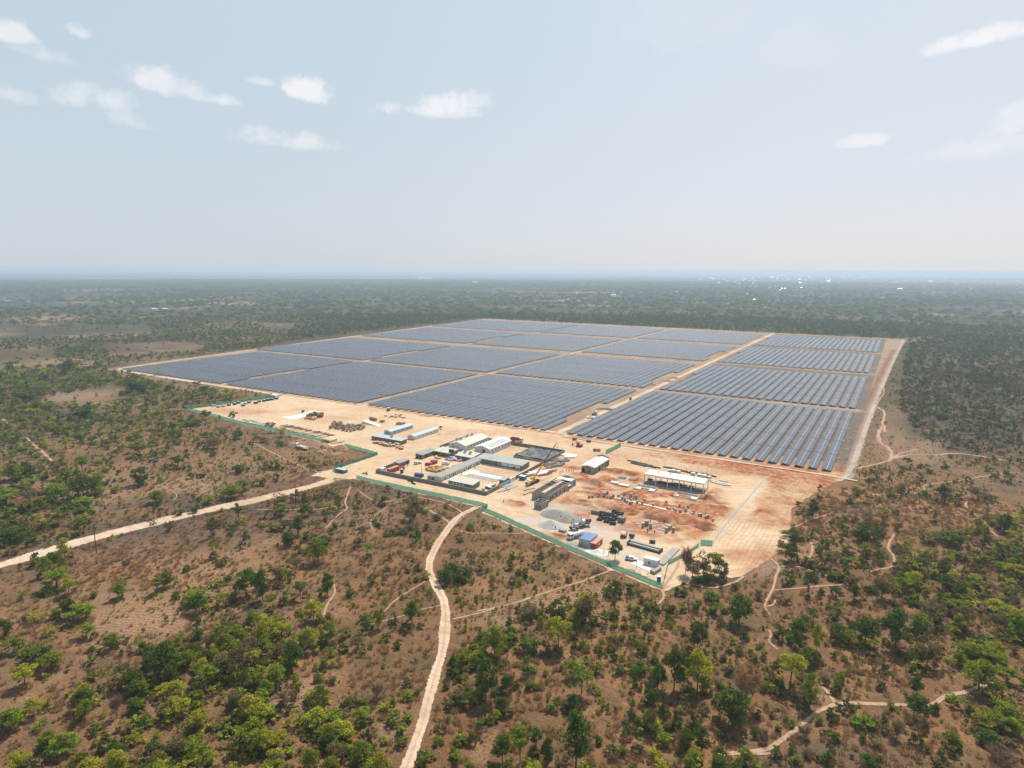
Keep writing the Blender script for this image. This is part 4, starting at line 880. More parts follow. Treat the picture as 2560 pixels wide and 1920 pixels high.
# paving in the court
k = MB(); k.box(-213.5, -190.5, 310.3, 315.0, .05, .24); k.box(-217, -210.5, 315.0, 317.6, .05, .243); k.box(-216.5, -213.5, 306.5, 315, .05, .238); k.box(-218.55, -217.1, 289, 331, .05, .26); k.box(-188.2, -185.2, 313, 345, .05, .25); k.box(-222, -190.4, 330.2, 331.8, .05, .246)
tag(k.build('white_concrete_paving', M['slab']), kind='structure')
k = MB(); k.box(-213.4, -192, 305.2, 310.2, .05, .2); k.box(-210.4, -192, 315.1, 317.4, .05, .2); tag(k.build('grey_concrete_paving', M['blockl']), kind='structure')
# tanks on a stand
r = thing('water_tower', 'two dark green water tanks on a steel stand above the compound roofs', 'water tank', (-241.0, 330.4, 0))
k = MB()
for x in (-1.9, 0, 1.9):
    for y in (-.9, .9): k.tube((x, y, 0), (x, y, 4.2), .07, n=5)
k.box(-2.2, 2.2, -1.1, 1.1, 4.15, 4.3)
for z in (1.4, 2.8): k.tube((-1.9, -.9, z), (1.9, -.9, z), .05, n=4); k.tube((-1.9, -.9, z - 1.3), (0, -.9, z), .04, n=4)
k.build('stand', M['steel'], r)
for x in (-1.1, 1.1): k = MB(); k.tube((x, 0, 4.3), (x, 0, 6.2), .92, n=14); k.tube((x, 0, 6.2), (x, 0, 6.55), .9, .3, 14); k.build('tank', M['green'], r)

# ---------------------------------------------------------------- fences
net, t_, b_, o_ = new_mat('green_netting'); b_.inputs['Base Color'].default_value = (.035, .26, .17, 1); b_.inputs['Roughness'].default_value = .9; b_.inputs['Specular IOR Level'].default_value = .1
g_ = t_.nodes.new('ShaderNodeNewGeometry'); n_ = noise(g_.outputs['Position'], .5, 4, .6, tree=t_); t_.links.new(mixc(maprange(n_.outputs[0], .35, .65, tree=t_), (.03, .2, .14), (.07, .33, .22), tree=t_), b_.inputs['Base Color'])
tl = t_.nodes.new('ShaderNodeBsdfTranslucent'); tl.inputs[0].default_value = (.06, .4, .27, 1); ts_ = t_.nodes.new('ShaderNodeBsdfTransparent'); m1 = t_.nodes.new('ShaderNodeMixShader'); m1.inputs[0].default_value = .35; m2 = t_.nodes.new('ShaderNodeMixShader'); m2.inputs[0].default_value = .14
t_.links.new(b_.outputs[0], m1.inputs[1]); t_.links.new(tl.outputs[0], m1.inputs[2]); t_.links.new(m1.outputs[0], m2.inputs[1]); t_.links.new(ts_.outputs[0], m2.inputs[2]); t_.links.new(m2.outputs[0], o_.inputs[0])
post_me = MB().tube((0, 0, -.4), (0, 0, 2.75), .05, n=5).mesh('post', [M['steel']])
def net_fence(label, pts, h=2.1, seed=0, sp=5.0, sag=.25):
    r_ = random.Random(seed); ox, oy = pts[0]; r = thing('netting_fence', label, 'fence', (ox, oy, 0)); k = MB()
    for (ax, ay), (bx, by) in zip(pts[:-1], pts[1:]):
        L_ = math.dist((ax, ay), (bx, by)); n = max(2, int(L_ / 1.3)); nx, ny = -(by - ay) / L_, (bx - ax) / L_
        prev = None
        for i in range(n + 1):
            u = i / n; x, y = ax + (bx - ax) * u - ox, ay + (by - ay) * u - oy; z0 = yz(x + ox, y + oy) if inpoly(x + ox, y + oy, YARD) else .05
            s = (vnoise(np.array([x + ox]), np.array([y + oy]), 4, seed)[0] - .5); q = [(x + nx * s * .3, y + ny * s * .3, z0 - .05), (x + nx * s * .8, y + ny * s * .8, z0 + h * .5), (x + nx * s * .4, y + ny * s * .4, z0 + h - abs(s) * sag * 2)]
            if prev: k.add(prev + q, [(0, 3, 4, 1), (1, 4, 5, 2)])
            prev = q
        m_ = max(1, int(L_ / sp))
        for i in range(m_ + (1 if (bx, by) == pts[-1] else 0)):
            u = i / m_; o = bpy.data.objects.new('post', post_me); link(o, r); o.location = (ax + (bx - ax) * u - ox, ay + (by - ay) * u - oy, 0); o.rotation_euler = (r_.uniform(-.03, .03), r_.uniform(-.03, .03), 0)
    k.build('netting', net, r); return r
net_fence('long green netting fence along the near side of the compound and yard', [(-264.6, 268.9), (-255.8, 268.4), (-215, 268.7), (-177, 269.2), (-173.6, 268.6), (-173.8, 264.2), (-152.4, 257.3), (-116.8, 244.7), (-69.9, 230.9)], 2.0, 1)
net_fence('green netting fence climbing from the lower corner past the white cabin', [(-69.7, 231.2), (-74.0, 251.8), (-69.4, 269), (-68.1, 276.4)], 1.9, 2, sag=.5)
net_fence('short green netting panel between scaffold poles at the right exit', [(-68.0, 279.2), (-63.4, 281.2)], 2.4, 3, 1.5, .1)
net_fence('long dark green netting fence around the left storage yard', [(-500.7, 409.3), (-523.1, 332.1), (-439.2, 322.4), (-380, 319.4), (-336.4, 316.9)], 2.2, 4)
net_fence('green netting fence bending round the scrub beside the road entrance', [(-321.2, 316.2), (-287.3, 312.0), (-287.6, 274.3), (-285.8, 271.7), (-281.0, 270.9)], 2.1, 5, sag=.4)
net_fence('short crumpled green netting screen behind the white-roofed block building', [(-160.6, 392.4), (-159.6, 402), (-158.8, 414.1)], 3.0, 6, 5, .3)
def wire_fence(label, pts, sp=4.0):
    ox, oy = pts[0]; r = thing('wire_fence', label, 'fence', (ox, oy, 0)); k = MB(); pm = MB().box(-.07, .07, -.07, .07, -.3, 2.0).mesh('post', [M['conc']])
    for (ax, ay), (bx, by) in zip(pts[:-1], pts[1:]):
        L_ = math.dist((ax, ay), (bx, by)); a = math.atan2(by - ay, bx - ax)
        for z in (.5, 1.1, 1.8): k.rbox((ax + bx) / 2 - ox, (ay + by) / 2 - oy, L_, .03, z, z + .03, a)
        for i in range(int(L_ / sp)): u = i / int(L_ / sp); o = bpy.data.objects.new('post', pm); link(o, r); o.location = (ax + (bx - ax) * u - ox, ay + (by - ay) * u - oy, .1)
    k.build('wire', M['galv'], r)
wire_fence('pale wire fence with concrete posts along the sandy lane at right', [(-63.5, 284), (-64.0, 295), (-62.3, 346), (-60.6, 389)])
wire_fence('wire fence with concrete posts between the works and the front track', [(-60.6, 389.5), (-110, 391), (-157, 391.5)], 5)

# ---------------------------------------------------------------- vehicles and machines
def wheel(r, x, y, rad=.5, w_=.35, ax='y'):
    k = MB(); d = (0, w_ / 2, 0) if ax == 'y' else (w_ / 2, 0, 0)
    k.tube((x - d[0], y - d[1], rad), (x + d[0], y + d[1], rad), rad, n=12); o = k.build('wheel', M['black'], r)
    MB().tube((x - d[0] * 1.05, y - d[1] * 1.05, rad), (x + d[0] * 1.05, y + d[1] * 1.05, rad), rad * .45, n=8).build('rim', M['galv'], o)
def cab(r, x0, x1, w_, z0, z1, m_, rake=.35):
    """vehicle faces +x"""
    h = w_ / 2; zm = z0 + (z1 - z0) * .5
    MB().profile([(x0, z0), (x1, z0), (x1, zm), (x1 - rake, z1), (x0, z1)], -h, h).build('cab', M[m_], r)
    MB().profile([(x1 + .01, zm), (x1 + .03, zm), (x1 - rake + .02, z1 - .12), (x1 - rake, z1 - .12)], -h + .1, h - .1).build('windscreen', M['glass'], r)
    for s in (-1, 1): MB().box(x0 + .3, x1 - rake - .15, s * h - .02, s * h + .02, zm, z1 - .18).build('side_window', M['glass'], r)
    for s in (-1, 1): MB().box(x1 + .0, x1 + .06, s * (h - .35) - .2, s * (h - .35) + .2, z0 + .12, z0 + .35).build('headlight', M['white'], r)
def dump(label, x, y, rz, body='red', cabm='cream'):
    r = thing('dump_truck', label, 'truck', (x, y, .12), rz)
    MB().box(-4.6, 4.2, -.5, .5, .7, 1.0).build('chassis', M['black'], r); cab(r, 2.6, 4.7, 2.4, .7, 2.9, cabm)
    k = MB(); k.box(-4.7, 2.3, -1.25, 1.25, 1.05, 1.2); k.box(-4.7, 2.3, -1.25, -1.15, 1.2, 2.7); k.box(-4.7, 2.3, 1.15, 1.25, 1.2, 2.7); k.box(2.2, 2.3, -1.15, 1.15, 1.2, 3.0); k.box(-4.7, -4.6, -1.15, 1.15, 1.2, 2.6); k.build('tipper_body', M[body], r)
    for xx in (-3.6, -2.3, 3.6):
        for s in (-1, 1): wheel(r, xx, s * 1.05)
    return r
dump('maroon tipper truck with cream cab behind the compound back wall', -226.9, 389.2, 0.02)
r = thing('water_truck', 'white tanker truck parked beside the blue-roofed shed', 'truck', (*cj(880, 950), .15), R(247)); MB().box(-4.4, 4.0, -.5, .5, .7, 1.0).build('chassis', M['black'], r); cab(r, 2.2, 4.3, 2.4, .8, 3.0, 'white')
k = MB(); k.tube((-4.4, 0, 1.95), (1.8, 0, 1.95), 1.0, n=14); k.build('tank', M['white'], r); MB().tube((-1, 0, 2.9), (-1, 0, 3.15), .3, n=8).build('hatch', M['steel'], r)
for xx in (-3.4, -2.1, 3.2):
    for s in (-1, 1): wheel(r, xx, s * 1.05)
r.rotation_euler = (0, 0, math.atan2(*(np.array(cj(720, 985)) - np.array(cj(1100, 880)))[::-1]))
def pickup(label, x, y, rz, m_='white', load=None):
    r = thing('pickup_truck', label, 'pickup', (x, y, .12), rz)
    MB().box(-2.5, 2.6, -.9, .9, .45, 1.0).build('body', M[m_], r); MB().profile([(-.9, 1.0), (1.5, 1.0), (.8, 1.65), (-.8, 1.65)], -.8, .8).build('cabin', M[m_], r)
    for s in (-1, 1): MB().box(-.6, .8, s * .8 - .02, s * .8 + .02, 1.08, 1.52).build('side_window', M['glass'], r)
    MB().box(-2.4, -1.0, -.78, .78, .98, 1.04).build('load_bed', M['black'], r)
    if load: MB().box(-2.3, -1.1, -.6, .6, 1.04, 1.5).build('load', M[load], r)
    for xx in (-1.6, 1.7):
        for s in (-1, 1): wheel(r, xx, s * .82, .38, .25)
p0, p1 = ca(880, 388), ca(1045, 350)
pickup('white pickup parked in the compound beside the tall mast', (p0[0] + p1[0]) / 2, (p0[1] + p1[1]) / 2, math.atan2(p1[1] - p0[1], p1[0] - p0[0]))
x, y = ck(165, 375); pickup('small white and blue pickup by the pale concrete pad', x, y, .3, 'white', 'blue')
x, y = crop(1580, 880, 240)(497, 760); pickup('dark-windowed white pickup on the service road between the solar blocks', x, y, 1.2)
# crane
r = thing('mobile_crane', 'yellow mobile crane with long dark boom raised over the compound wall', 'crane', (-172.4, 314.2, .1), R(90))
MB().box(-5.2, 4.6, -1.25, 1.25, .75, 1.35).build('chassis', M['black'], r); MB().profile([(4.0, .7), (6.0, .7), (6.0, 1.6), (5.7, 2.3), (4.0, 2.3)], -1.2, 1.2).build('driver_cab', M['cream'], r)
r.rotation_euler = (0, 0, R(-97))
MB().box(5.98, 6.04, -1.05, 1.05, 1.35, 2.15).build('windscreen', M['glass'], r)
MB().box(-1.6, 2.6, -1.2, 1.2, 1.5, 2.5).build('turntable', M['yellow'], r); MB().box(2.6, 4.2, -1.2, 1.2, 1.6, 2.9).build('counterweight', M['cream'], r); MB().box(-1.8, .2, -1.9, -1.22, 1.5, 3.1).build('operator_cab', M['yellow'], r)
for xx in (-4.2, -2.9, .4, 3.3, 4.6):
    for s in (-1, 1): wheel(r, xx, s * 1.1, .55)
inv = (Matrix.Translation(Vector(r.location)) @ r.rotation_euler.to_matrix().to_4x4()).inverted()
A0 = inv @ Vector((-171.9, 313.4, 2.9)); tip = inv @ Vector((-170.8, 340.2, 18.3)); D_ = tip - A0
MB().tube(A0, A0 + D_ * .42, .55, .5, 4).build('boom_base', M['yellow'], r); MB().tube(A0 + D_ * .38, A0 + D_ * .7, .4, .36, 4).build('boom_section', M['rebar'], r); MB().tube(A0 + D_ * .68, tip, .3, .24, 4).build('boom_tip', M['rebar'], r)
MB().tube(A0 + Vector((-.5, 0, -1)), A0 + D_ * .2, .14, n=6).build('lift_cylinder', M['galv'], r)
k = MB(); k.tube(tip, tip + Vector((-.9, 0, -.1)), .12, n=5); k.tube(tip + Vector((-.9, 0, 0)), tip + Vector((-.9, 0, -2.6)), .03, n=4); k.build('cable', M['rebar'], r); MB().box(tip[0] - 1.1, tip[0] - .7, tip[1] - .2, tip[1] + .2, tip[2] - 3.2, tip[2] - 2.6).build('hook', M['rebar'], r)
for s in (-1, 1):
    for xx in (-2.2, 2.2): MB().box(xx - .15, xx + .15, s * 1.2, s * 2.6, .6, .8).build('outrigger', M['rebar'], r)
# excavator
r = thing('excavator', 'orange excavator with dark cab working on the open sand', 'excavator', (-183.6, 400.4, .12), R(170))
for s in (-1, 1): MB().profile([(-1.9, .15), (-1.5, 0), (1.5, 0), (1.9, .15), (1.9, .7), (1.5, .9), (-1.5, .9), (-1.9, .7)], s * 1.15 - .3, s * 1.15 + .3).build('track', M['black'], r)
MB().box(-2.2, 1.3, -1.3, 1.3, 1.0, 2.0).build('upper_body', M['orange'], r); MB().box(-.3, 1.4, .1, 1.25, 1.5, 3.0).build('cab', M['rebar'], r)
MB().box(-.2, 1.42, .2, 1.27, 2.0, 2.8).build('cab_window', M['glass'], r)
MB().tube((1.2, -.3, 1.6), (3.6, -.3, 4.0), .32, .28, 4).build('boom', M['orange'], r); MB().tube((3.6, -.3, 4.0), (5.6, -.3, 3.0), .25, .22, 4).build('boom', M['orange'], r); MB().tube((5.6, -.3, 3.1), (5.9, -.3, .9), .22, .16, 4).build('stick', M['orange'], r); MB().profile([(5.5, .1), (6.2, .1), (6.3, .9), (5.6, .9)], -.8, .2).build('bucket', M['rebar'], r)
# telehandler and mixers
x, y = co(1318, 400); r = thing('forklift', 'small rusty-red forklift standing on the sand lane', 'forklift', (x, y, .15), .2)
MB().box(-1.4, 1.2, -.8, .8, .5, 1.2).build('body', M['red'], r)
k = MB()
for xx in (-1.0, .8):
    for yy in (-.65, .65): k.box(xx - .05, xx + .05, yy - .05, yy + .05, 1.1, 2.5)
k.box(-1.1, .9, -.75, .75, 2.45, 2.55); k.build('roll_cage', M['cream'], r); k = MB(); k.box(1.35, 1.5, -.55, -.45, .2, 3.1); k.box(1.35, 1.5, .45, .55, .2, 3.1); k.box(1.35, 1.5, -.5, .5, 2.9, 3.05); k.build('mast', M['rebar'], r)
for xx in (-.9, .9):
    for s in (-1, 1): wheel(r, xx, s * .75, .42, .3)
def mixer(label, x, y, rz, s=1.0):
    r = thing('concrete_mixer', label, 'concrete mixer', (x, y, .15), rz); r.scale = (s, s, s)
    k = MB(); k.tube((-.2, 0, 1.6), (.5, 0, 1.9), 1.0, 1.1, 12); k.tube((.5, 0, 1.9), (1.5, 0, 2.4), 1.1, .55, 12); k.tube((-.9, 0, 1.3), (-.2, 0, 1.6), .5, 1.0, 12); k.build('drum', M['galv'], r)
    k = MB(); k.box(-1.6, 1.4, -.9, -.75, .5, .7); k.box(-1.6, 1.4, .75, .9, .5, .7); k.box(-1.6, -1.4, -.9, .9, .5, 1.5); k.tube((1.2, -.8, .6), (.4, -.8, 1.8), .09, n=5); k.tube((1.2, .8, .6), (.4, .8, 1.8), .09, n=5); k.build('frame', M['rebar'], r)
    MB().box(-2.2, -1.5, -.6, .6, .6, 1.5).build('engine', M['rebar'], r)
    for xx in (-1.2, 1.0):
        for q in (-1, 1): wheel(r, xx, q * .95, .42, .2)
    return r
mixer('nearer of two concrete mixers beside the grey gravel heaps', *cj(850, 720), .6, 1.15); mixer('farther of two concrete mixers next to the raised loading skip', *cj(1040, 640), .9, 1.25)
x, y = cj(1180, 600); r = thing('loading_skip', 'raised grey steel skip beside the two concrete mixers', 'skip', (x, y, .15), .5); MB().add([(-1.6, -1, .9), (1.2, -1, .9), (1.2, 1, .9), (-1.6, 1, .9), (-2.3, -1.3, 2.4), (2.2, -1.3, 2.8), (2.2, 1.3, 2.8), (-2.3, 1.3, 2.4)], [(3, 2, 1, 0), (0, 1, 5, 4), (1, 2, 6, 5), (2, 3, 7, 6), (3, 0, 4, 7), (4, 5, 1, 0), (0, 3, 7, 4)]).build('hopper', M['steel'], r)
k = MB()
for xx in (-1.2, 1.0):
    for yy in (-.9, .9): k.box(xx - .06, xx + .06, yy - .06, yy + .06, 0, 1.0)
k.box(-1.3, 1.1, -.96, .96, .85, .92); k.build('legs_frame', M['rebar'], r)
mixer('small mixer machine beside the white inverter plinth on the service road', *(lambda a, b: at(1400 + a / 5.2917, 930 + b / 5.2917))(465, 575), 1.0, 1.3)
r = thing('flatbed_truck', 'white flatbed truck standing by the brown earth heap outside the fence', 'truck', (-341.5, 296.6, .15), R(170)); MB().box(-6.5, 4.4, -.6, .6, .7, 1.1).build('chassis', M['black'], r); cab(r, 4.2, 6.2, 2.4, .8, 3.0, 'white'); MB().box(-6.8, 3.6, -1.25, 1.25, 1.1, 1.35).build('load_bed', M['woodl'], r); MB().box(-5.5, 1.5, -.9, .9, 1.35, 1.9).build('load', M['conc'], r)
for xx in (-5.2, -3.9, 3.0, 5.0):
    for s in (-1, 1): wheel(r, xx, s * 1.05)
# containers, sheds and cabins
def box_unit(name, label, cat, x, y, w_, d, h, m_, top=None, rz=0.0, doors=(), z=.1, group=None):
    r = thing(name, label, cat, (x, y, z), rz, group); MB().box(-w_ / 2, w_ / 2, -d / 2, d / 2, 0, h).build('body', M[m_], r); MB().box(-w_ / 2 - .05, w_ / 2 + .05, -d / 2 - .05, d / 2 + .05, h, h + .08).build('roof', M[top or m_], r)
    openings(r, -w_ / 2, w_ / 2, -d / 2, d / 2, doors); return r
box_unit('site_shed', 'grey sheet shed with shiny blue roof joined to the red container', 'shed', -111.3, 254.6, 5.5, 8.2, 3.2, 'roofb', 'bluep', doors=[('S', -1.2, 0, 2, 1.0, 'door', 'roofd')])
MB_r = bpy.data.objects['site_shed']; [c for c in KIDS['site_shed'] if c.name.startswith('roof')][0].data.materials[0] = mat('blue_sheet_roof', (.12, .2, .36), .35, .12, .5, c2=(.2, .28, .42))
box_unit('shipping_container', 'dark red container with pink faded roof joined to the blue-roofed shed', 'container', -106.9, 253.6, 2.6, 7.6, 2.6, 'red', 'redtop', doors=[('E', -.2, .9, 2.0, 1.1, 'window', 'white'), ('S', .6, .2, 2.2, .8, 'door', 'red')])
box_unit('shipping_container', 'rust-red container inside the front left of the compound wall', 'container', -254.8, 289.8, 2.6, 8.4, 2.6, 'red', 'redtop', rz=0)
box_unit('site_cabin', 'white container cabin on the pale pad near the fence corner', 'cabin', -80.0, 248.3, 6.1, 2.5, 2.7, 'wwall', 'white', doors=[('S', -.6, .6, 1.5, .9, 'air_vent', 'dark'), ('E', .2, 1.0, 2.0, .7, 'window', 'glass')], z=.2)
box_unit('site_cabin', 'white cabin at the far end of the left storage yard fence', 'cabin', -501.5, 407.2, 7.5, 3.4, 2.9, 'wwall', 'white', doors=[('S', 1, 0, 2, 1, 'door', 'glass')])
box_unit('blue_cabin', 'blue ticket cabin with white roof beside the crane', 'cabin', -180.9, 317.4, 3.6, 2.6, 2.3, 'bluep', 'white', doors=[('S', .6, 1.2, 1.9, .8, 'window', 'dark'), ('E', 0, 0, 1.9, .8, 'door', 'bluep')])
box_unit('portable_toilet', 'deep blue portable toilet in the corner of the netting fence', 'toilet', *ck(803, 880), 1.4, 1.4, 2.4, 'blue', 'white', rz=.2, doors=[('S', 0, .1, 2.0, .8, 'door', 'blue')])
box_unit('portable_toilet', 'blue portable toilet inside the front compound wall by the container', 'toilet', -248.6, 290.4, 1.4, 1.4, 2.4, 'blue', 'white', doors=[('S', 0, .1, 2.0, .8, 'door', 'blue')])
box_unit('portable_toilet', 'bright blue toilet on the service road between solar blocks', 'toilet', *(lambda a, b: at(1400 + a / 5.2917, 930 + b / 5.2917))(932, 372), 1.7, 1.7, 2.6, 'bluep', 'bluep', doors=[('S', 0, .1, 2.0, .8, 'door', 'blue')])
for i, x in enumerate((-237.2, -234.3)): box_unit('blue_skip', ('left' if i == 0 else 'right') + ' one of two bright blue bins against the front wall', 'bin', x, 290.6, 2.7, 2.0, 1.7, 'blue', group='bright blue bins')
box_unit('gate_kiosk', 'low cream-roofed kiosk in blue and green sheets at the road entrance', 'kiosk', -280.2, 272.6, 7.2, 2.8, 2.1, 'bluep', 'rooft', rz=.05, doors=[('S', .6, 0, 1.8, 1.3, 'door', 'dark'), ('S', -2.4, .2, 1.8, 2.0, 'panel', 'green')])
for (x, y, m_, lab) in ((-194.0, 414.8, 'red', 'small maroon container beside the front of the solar field'), (-182.9, 414.6, 'fascia', 'small navy container beside the front of the solar field'), (-169.8, 395.6, 'brick', 'left of two brown crates behind the excavator'), (-167.4, 396.4, 'woodd', 'right of two brown crates behind the excavator')):
    w_ = 3.0 if y > 400 else 1.9; box_unit('steel_box' if y > 400 else 'wooden_crate', lab, 'crate', x, y, w_, 1.6, 1.5, m_)
MB().rbox(0, 0, 3.6, 1.6, 0, .25).build('plate', M['conc'], thing('steel_sheet', 'flat grey sheet lying beside the maroon container', 'lid', (-190.6, 414.6, .15)))
# pads, masts, poles
tag(MB().prism([ck(150, 458), ck(590, 648), ck(872, 520), ck(300, 385)], .05, .24).build('concrete_pad', M['slab']), 'broad pale concrete pad in front of the white container cabin', 'pad')
o = MB().prism([ck(598, 668), ck(700, 712), ck(862, 612), ck(862, 560), ck(700, 640), ck(640, 610)], .05, 1.35).build('sandbag_wall', M['blockl']); tag(o, 'bent grey sandbag wall below the white container cabin', 'wall')
def pole(label, x, y, h, m_='woodd', r0=.14, arm=True, cat='pole', name='utility_pole'):
    r = thing(name, label, cat, (x, y, 0)); MB().tube((0, 0, -.3), (0, 0, h), r0, r0 * .6, 7).build('mast', M[m_], r)
    if arm: MB().box(-.9, .9, -.06, .06, h - .7, h - .55).build('crossarm', M[m_], r)
    return r
M['pole'] = mat('tarred_pole', (.03, .025, .022), .8, .2)
pole('tall dark wooden power pole beside the access road', -286.3, 135.9, 12.4, 'pole', .2); pole('dark power pole among bare trees between road and green fence', *t6(345, 178), 11.5, 'pole', .17)
pole('thin grey lamp mast behind the compound back wall', -204.2, 393.6, 6.5, 'galv', .08, False, name='lamp_mast'); pole('thin pale lamp mast in the left storage yard', -431.4, 333.3, 6.0, 'galv', .08, False, name='lamp_mast')
pole('slim lamp mast standing on the pale concrete pad', *ck(285, 560), 5.2, 'steel', .07, False, name='lamp_mast'); pole('thin flag mast in the courtyard behind the office building', *cb(985, 930), 6.5, 'steel', .06, False, name='lamp_mast')
r = pole('tall dark floodlight mast inside the front compound wall', -232.8, 289.4, 8.6, 'rebar', .12, False, name='lamp_mast'); k = MB(); k.tube((-3.0, 3.6, 0), (-3.0, 3.6, 4.6), .08, n=5); k.tube((-3.0, 3.6, 4.5), (0, 0, 4.9), .07, n=5); k.build('stay_frame', M['rebar'], r)

# ---------------------------------------------------------------- cable drums, crates, timber, debris
def drum_proto(m_='wood', core='woodd'):
    r = thing('cable_drum', 'x', 'cable drum', (0, 0, 0)); R_ = 1.15
    for s in (-1, 1): MB().tube((0, s * .62, R_), (0, s * .72, R_), R_, n=16).build('flange', M[m_], r)
    MB().tube((0, -.62, R_), (0, .62, R_), R_ * .82, n=14).build('cable_winding', M[core], r)
    return r
def many(proto, spots, fmt, group, scale=(.85, 1.1), rz=None, z=None, first=True):
    """spots: list of (x, y); one thing each, named left to right"""
    sp = sorted(spots, key=lambda p: float(pix(np.array([p[0]]), np.array([p[1]]))[0][0]))
    for i, (x, y) in enumerate(sp):
        s = random.uniform(*scale); a = random.uniform(0, 3.14) if rz is None else rz + random.uniform(-.15, .15); zz = (yz(x, y) if z is None else z)
        lab = fmt % ordw(i + 1)
        if i == 0 and first:
            r = proto; r.location = (x, y, zz); r.rotation_euler = (0, 0, a); r['label'] = lab; r['group'] = group
        else: r = dup(proto, (x, y, zz), a, lab, group)
        r.scale = (s, s, s)
M['soil'] = mat('brown_red_soil', (.3, .17, .1), .95, .25, 1.5, c2=(.4, .21, .12), bump=.8)
M['drumw'] = mat('drum_timber', (.38, .27, .17), .85, .2, 1.2, rnd=.3); M['drumc'] = mat('drum_cable', (.2, .15, .12), .7, .25, 1.2, rnd=.3)
dp = drum_proto('drumw', 'drumw')
big = [ce(a, b) for a, b in ((200, 455), (245, 400), (270, 375), (270, 440), (290, 460), (300, 395), (345, 470), (385, 455), (340, 395), (375, 375), (400, 430), (430, 490), (445, 445), (495, 505), (500, 465), (520, 425), (575, 510), (560, 475), (560, 440), (600, 420), (637, 492), (625, 450), (655, 440), (700, 475), (705, 440), (765, 478), (750, 435), (805, 450))]
many(dp, big, '%s cable drum from left in the large cluster on the sand', 'cable drums stored on the sand', (1.1, 1.3))
dq = drum_proto('woodd', 'drumc')
many(dq, [cf(1340, 100), cf(1545, 175), (cf(1590, 150)), cf(1625, 165), cf(1665, 205), cf(1695, 190), cf(1730, 200), cf(1745, 175), cf(1490, 190), cf(1450, 205)], '%s dark cable drum from left beside the first concrete ramp', 'dark cable drums at the ramp', (1.1, 1.4))
dr = drum_proto('wood', 'woodd'); many(dr, [ce(940, 298), ce(962, 300), ce(990, 310), ce(1022, 315)], '%s upright drum from left behind the second concrete ramp', 'cable drums behind the second ramp', (1.0, 1.3), 1.2)
def crate_proto(m_, w_=1.5, d=1.1, h=1.1, lid=None):
    r = thing('crate', 'x', 'crate', (0, 0, 0)); MB().box(-w_ / 2, w_ / 2, -d / 2, d / 2, .12, h).build('box', M[m_], r); MB().box(-w_ / 2 - .03, w_ / 2 + .03, -d / 2 - .03, d / 2 + .03, h, h + .07).build('lid', M[lid or m_], r)
    k = MB(); k.box(-w_ / 2, w_ / 2, -d / 2, -d / 2 + .12, 0, .12); k.box(-w_ / 2, w_ / 2, d / 2 - .12, d / 2, 0, .12); k.build('pallet', M['woodd'], r); return r
rs = random.Random(5)
def rows(f, a0, a1, b0, b1, n, skew=0.0): return [f(rs.uniform(a0, a1), rs.uniform(b0, b1)) for _ in range(n)]
many(crate_proto('card', 1.6, 1.2, 1.2, 'woodl'), [ce(990 + i * 14.2 + rs.uniform(-8, 8), 705 + i * 1.9 + rs.uniform(0, 58) * (.4 + i / 45)) for i in range(38)], '%s pallet box from left in front of the brick barrack', 'pallet boxes before the brick barrack', (.9, 1.35), .05)
many(crate_proto('card', 1.5, 1.1, .9), [ca(1180 + i * 11 + rs.uniform(-12, 12), 430 + rs.uniform(0, 1) * (145 - abs(i - 20) * 2.5)) for i in range(44)], '%s cardboard pallet from left in the compound store yard', 'cardboard pallets in the compound', (.9, 1.4), .1)
many(crate_proto('woodl', 1.5, 1.0, 1.0), [ca(a, b) for a, b in ((1380, 235), (1410, 245), (1440, 255), (1475, 250), (1390, 210), (1830, 430), (1780, 440), (1900, 410), (1750, 300), (1850, 300), (1900, 315), (1950, 310))], '%s wooden crate from left by the compound store', 'wooden crates in the compound', (.9, 1.2))
many(crate_proto('white', 1.9, 1.2, 1.5, 'conc'), [ca(1560, 385), ca(1650, 390)], '%s of two pale grey cabinets standing in the compound', 'pale cabinets', (1.1, 1.2), .1)
many(crate_proto('red', 1.8, 1.3, 1.4), [ca(1300, 350), ca(1340, 365), ca(1375, 350), ca(1240, 410), ca(1265, 400), ca(1170, 400), ca(600, 500), ca(635, 490)], '%s maroon machine crate from left in the compound', 'maroon crates in the compound', (1.0, 1.3))
many(crate_proto('tarp', 2.2, 1.6, .9), [ca(a, b) for a, b in ((1640, 270), (1680, 255), (1720, 270), (1690, 290), (1745, 290), (1750, 250), (1810, 280))], '%s lilac plastic-wrapped bundle from left in the compound', 'wrapped bundles', (1.0, 1.4))
many(crate_proto('card', 1.5, 1.1, 1.1), [cf(a, b) for a, b in ((1400, 240), (1440, 232), (1480, 245), (1530, 250), (1575, 262), (1605, 235), (1500, 225))], '%s crate from left beside the first concrete ramp', 'crates at the ramp', (1.1, 1.3))
many(crate_proto('card', 1.4, 1.0, .8, 'woodl'), [ce(a, b) for a, b in ((1280, 250), (1310, 240), (1345, 240), (1390, 250), (1415, 245), (1475, 245), (1520, 258), (1555, 262), (1395, 205), (1460, 215), (1490, 210), (1210, 228))], '%s small crate from left out on the open sand', 'small crates on the open sand', (1.0, 1.3), .1)
many(crate_proto('wood', 1.8, 1.3, 1.6), [ce(1125, 338), ce(1165, 338), ce(1425, 380), ce(1465, 376), ce(1500, 378), ce(1550, 372)], '%s tall crate from left behind the grey panel cabin', 'tall crates behind the cabin', (1.0, 1.3), .1)
box_unit('wooden_crate', 'lone tall pale crate standing before the sawtooth edge of solar rows', 'crate', *ce(1262, 130), 2.4, 2.0, 2.7, 'woodd', 'white')
box_unit('wooden_crate', 'pale crate beside the blue-wrapped pallets in the courtyard', 'crate', *cb(1000, 985), 1.6, 1.2, 1.3, 'woodl')
